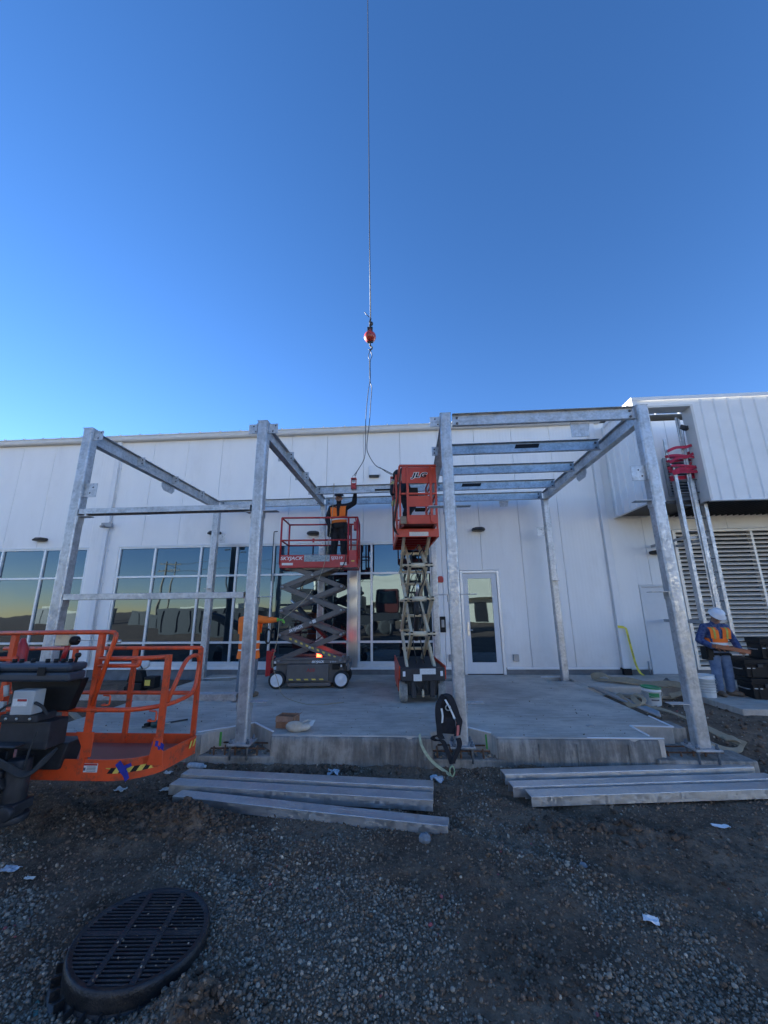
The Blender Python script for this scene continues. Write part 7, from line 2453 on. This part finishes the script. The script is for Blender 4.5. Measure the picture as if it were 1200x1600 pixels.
for i in range(90):
    x = 8 + i * 0.4
    mb.box(x, x + 0.06, -34.26, -34.19, 3.4, 6.9)
mb.build('fascia', 'creamwall', opp)
for a, b, c, d in ((-7.0, -5.0, -0.3, 2.2), (-1.5, 4.0, -0.3, 2.4), (9, 10.6, -0.3, 2.2), (18, 22, -0.3, 2.4)):
    MB().box(a, b, -36.04, -35.98, c, d).build('doorway', 'dark', opp)
labs = ['long dark storage container in the yard, mirrored in the middle windows', 'shorter dark storage container beside the long one across the yard', 'tall grey storage container at the far left end of the yard',
        'pale office trailer beyond the dark containers across the yard', 'low dark container nearest the cream warehouse across the yard', 'small pale container far back at the left of the yard']
for i, (x, w, h, y, m_) in enumerate(((-40, 11, 1.6, -34, 'black2'), (-27.5, 6, 1.9, -37, 'black2'), (-64, 12, 2.2, -44, 'armgrey'), (-50, 14, 3.2, -62, 'creamwall'), (-19.5, 7, 1.4, -33, 'black2'), (-88, 12, 3.0, -70, 'creamwall'))):
    t = MB().box(x, x + w, y - 3, y, -0.4, h)
    t.box(x + 0.1, x + w - 0.1, y, y + 0.04, h - 0.25, h - 0.05)
    for k in range(4):
        t.box(x + w * (k + 0.5) / 4 - 0.06, x + w * (k + 0.5) / 4 + 0.06, y, y + 0.06, -0.3, h - 0.3)
    t.build('storage_container', m_, label=labs[i], cat='container', group='containers across the yard')
for i, (x, y, h, lab) in enumerate(((-37.5, -36, 9.0, 'leaning timber utility pole with crossarms across the yard'), (-22, -60, 10.5, 'far timber utility pole behind the dark containers'), (-46, -52, 11, 'tall timber utility pole at the far left of the yard'))):
    t = thing('utility_pole', lab, 'utility pole', (x, y, -0.4), 0, 'utility poles across the yard')
    MB().tube([(x, y, -0.4), (x + 0.5, y, h)], [0.19, 0.12], 10).build('pole', 'wood', t)
    mb = MB()
    for z in (h - 0.5, h - 1.5):
        mb.beam((x - 0.8, y, z), (x + 1.6, y, z), 0.1, 0.12)
        for k in (-0.7, 0.0, 1.3):
            mb.cyl((x + k, y, z + 0.06), (x + k, y, z + 0.25), 0.04, 8)
    mb.build('crossarm', 'wood', t)
mb = MB()
for dz in (0, -1.0):
    for dy in (0.6, -0.6):
        mb.tube([(-46, -52 + dy, 10.3 + dz), (-40, -44 + dy, 8.9 + dz), (-37.3, -36 + dy, 8.5 + dz), (-25, -30, 8.0 + dz), (-5, -28, 8.4 + dz)], 0.02, 5)
mb.build('power_line', 'wire', label='thin overhead power lines strung between the utility poles across the yard', cat='power line')
t = thing('street_light', 'tall dark street light with two arms standing across the yard', 'street light', (-25.5, -33, -0.4))
MB().tube([(-25.5, -33, -0.4), (-25.5, -33, 9.6)], [0.14, 0.09], 10).build('pole', 'black2', t)
mb = MB()
for sx in (-1, 1):
    mb.beam((-25.5, -33, 9.5), (-25.5 + sx * 1.1, -33, 9.9), 0.08, 0.08)
    mb.cbox((-25.5 + sx * 1.35, -33, 9.93), (0.7, 0.3, 0.12))
mb.build('lamp_head', 'black2', t)
# the mobile crane that holds the hook
t = thing('mobile_crane', 'dark red mobile crane with a long cream boom reaching up over the slab', 'crane', (-4.5, -11, -0.4))
mb = MB()
mb.box(-8.6, -0.8, -12.3, -9.7, 0.55, 1.2)
mb.box(-7.4, -4.0, -12.2, -9.8, 1.2, 2.6)
for x in (-8.3, -1.4):
    mb.box(x - 0.2, x + 0.2, -14.2, -7.8, 0.4, 0.7)
    for y in (-14.1, -7.9):
        mb.cyl((x, y, -0.38), (x, y, 0.5), 0.12, 10)
        mb.cyl((x, y, -0.40), (x, y, -0.33), 0.35, 14)
mb.build('carrier', 'black2', t, bevel=0.03)
mb = MB()
mb.box(-2.6, -0.9, -12.0, -10.0, 1.205, 2.9)
o = mb.build('cab', mat('dark_red_cab_paint', (0.10, 0.025, 0.02), rough=0.4), t, bevel=0.1)
MB().box(-2.4, -1.1, -9.99, -9.97, 1.9, 2.75).build('pane', 'glass', o)
mb = MB()
mb.box(-5.6, -4.0, -9.7, -8.9, 1.4, 3.3)
mb.build('operator_cab', 'creamwall', t, bevel=0.08)
mb = MB()
mb.box(-9.0, -7.4, -12.2, -9.8, 1.6, 3.2)
mb.build('counterweight', 'black2', t, bevel=0.05)
for x in (-7.5, -6.0, -3.2, -1.9):
    for y in (-12.2, -9.8):
        MB().lathe([(0.3, -0.17), (0.52, -0.15), (0.55, 0), (0.52, 0.15), (0.3, 0.17)], (x, y, 0.15), (0, 1, 0), 20).build('wheel', 'rubber', t)
a, b = Vector((-7.2, -11, 2.9)), Vector((-0.98, 8.73, 24.6))
d = b - a
mb = MB()
for k, (f0, f1, w) in enumerate(((0, 0.4, 0.75), (0.4, 0.7, 0.62), (0.7, 1.0, 0.5))):
    mb.beam(a + d * f0, a + d * f1, w, w * 1.15)
mb.build('boom', 'creamwall', t, bevel=0.03)
MB().cyl((-1.02, 8.55, 24.3), (-0.92, 8.75, 24.3), 0.28, 20).build('sheave', 'black2', t)
for i, (x, y, w, h, lab) in enumerate(((-16, -14, 2.2, 1.9, 'dark dumpster parked left of the crane across the yard'), (-22, -18, 3.0, 2.5, 'tall dark dumpster farthest left of the crane across the yard'), (2.6, -13, 1.8, 1.5, 'low dark dumpster right of the crane across the yard'))):
    q = MB()
    q.prism([(-w, 0), (w, 0), (w * 1.15, h), (-w * 1.15, h)], (x, y, -0.38), (1, 0, 0), (0, 0, 1), 1.8)
    for k in range(5):
        q.box(x - w + 0.1 + k * w * 0.45, x - w + 0.25 + k * w * 0.45, y, y + 0.08, -0.2, h - 0.6)
    q.build('dumpster', 'black2', label=lab, cat='dumpster', group='dumpsters across the yard')
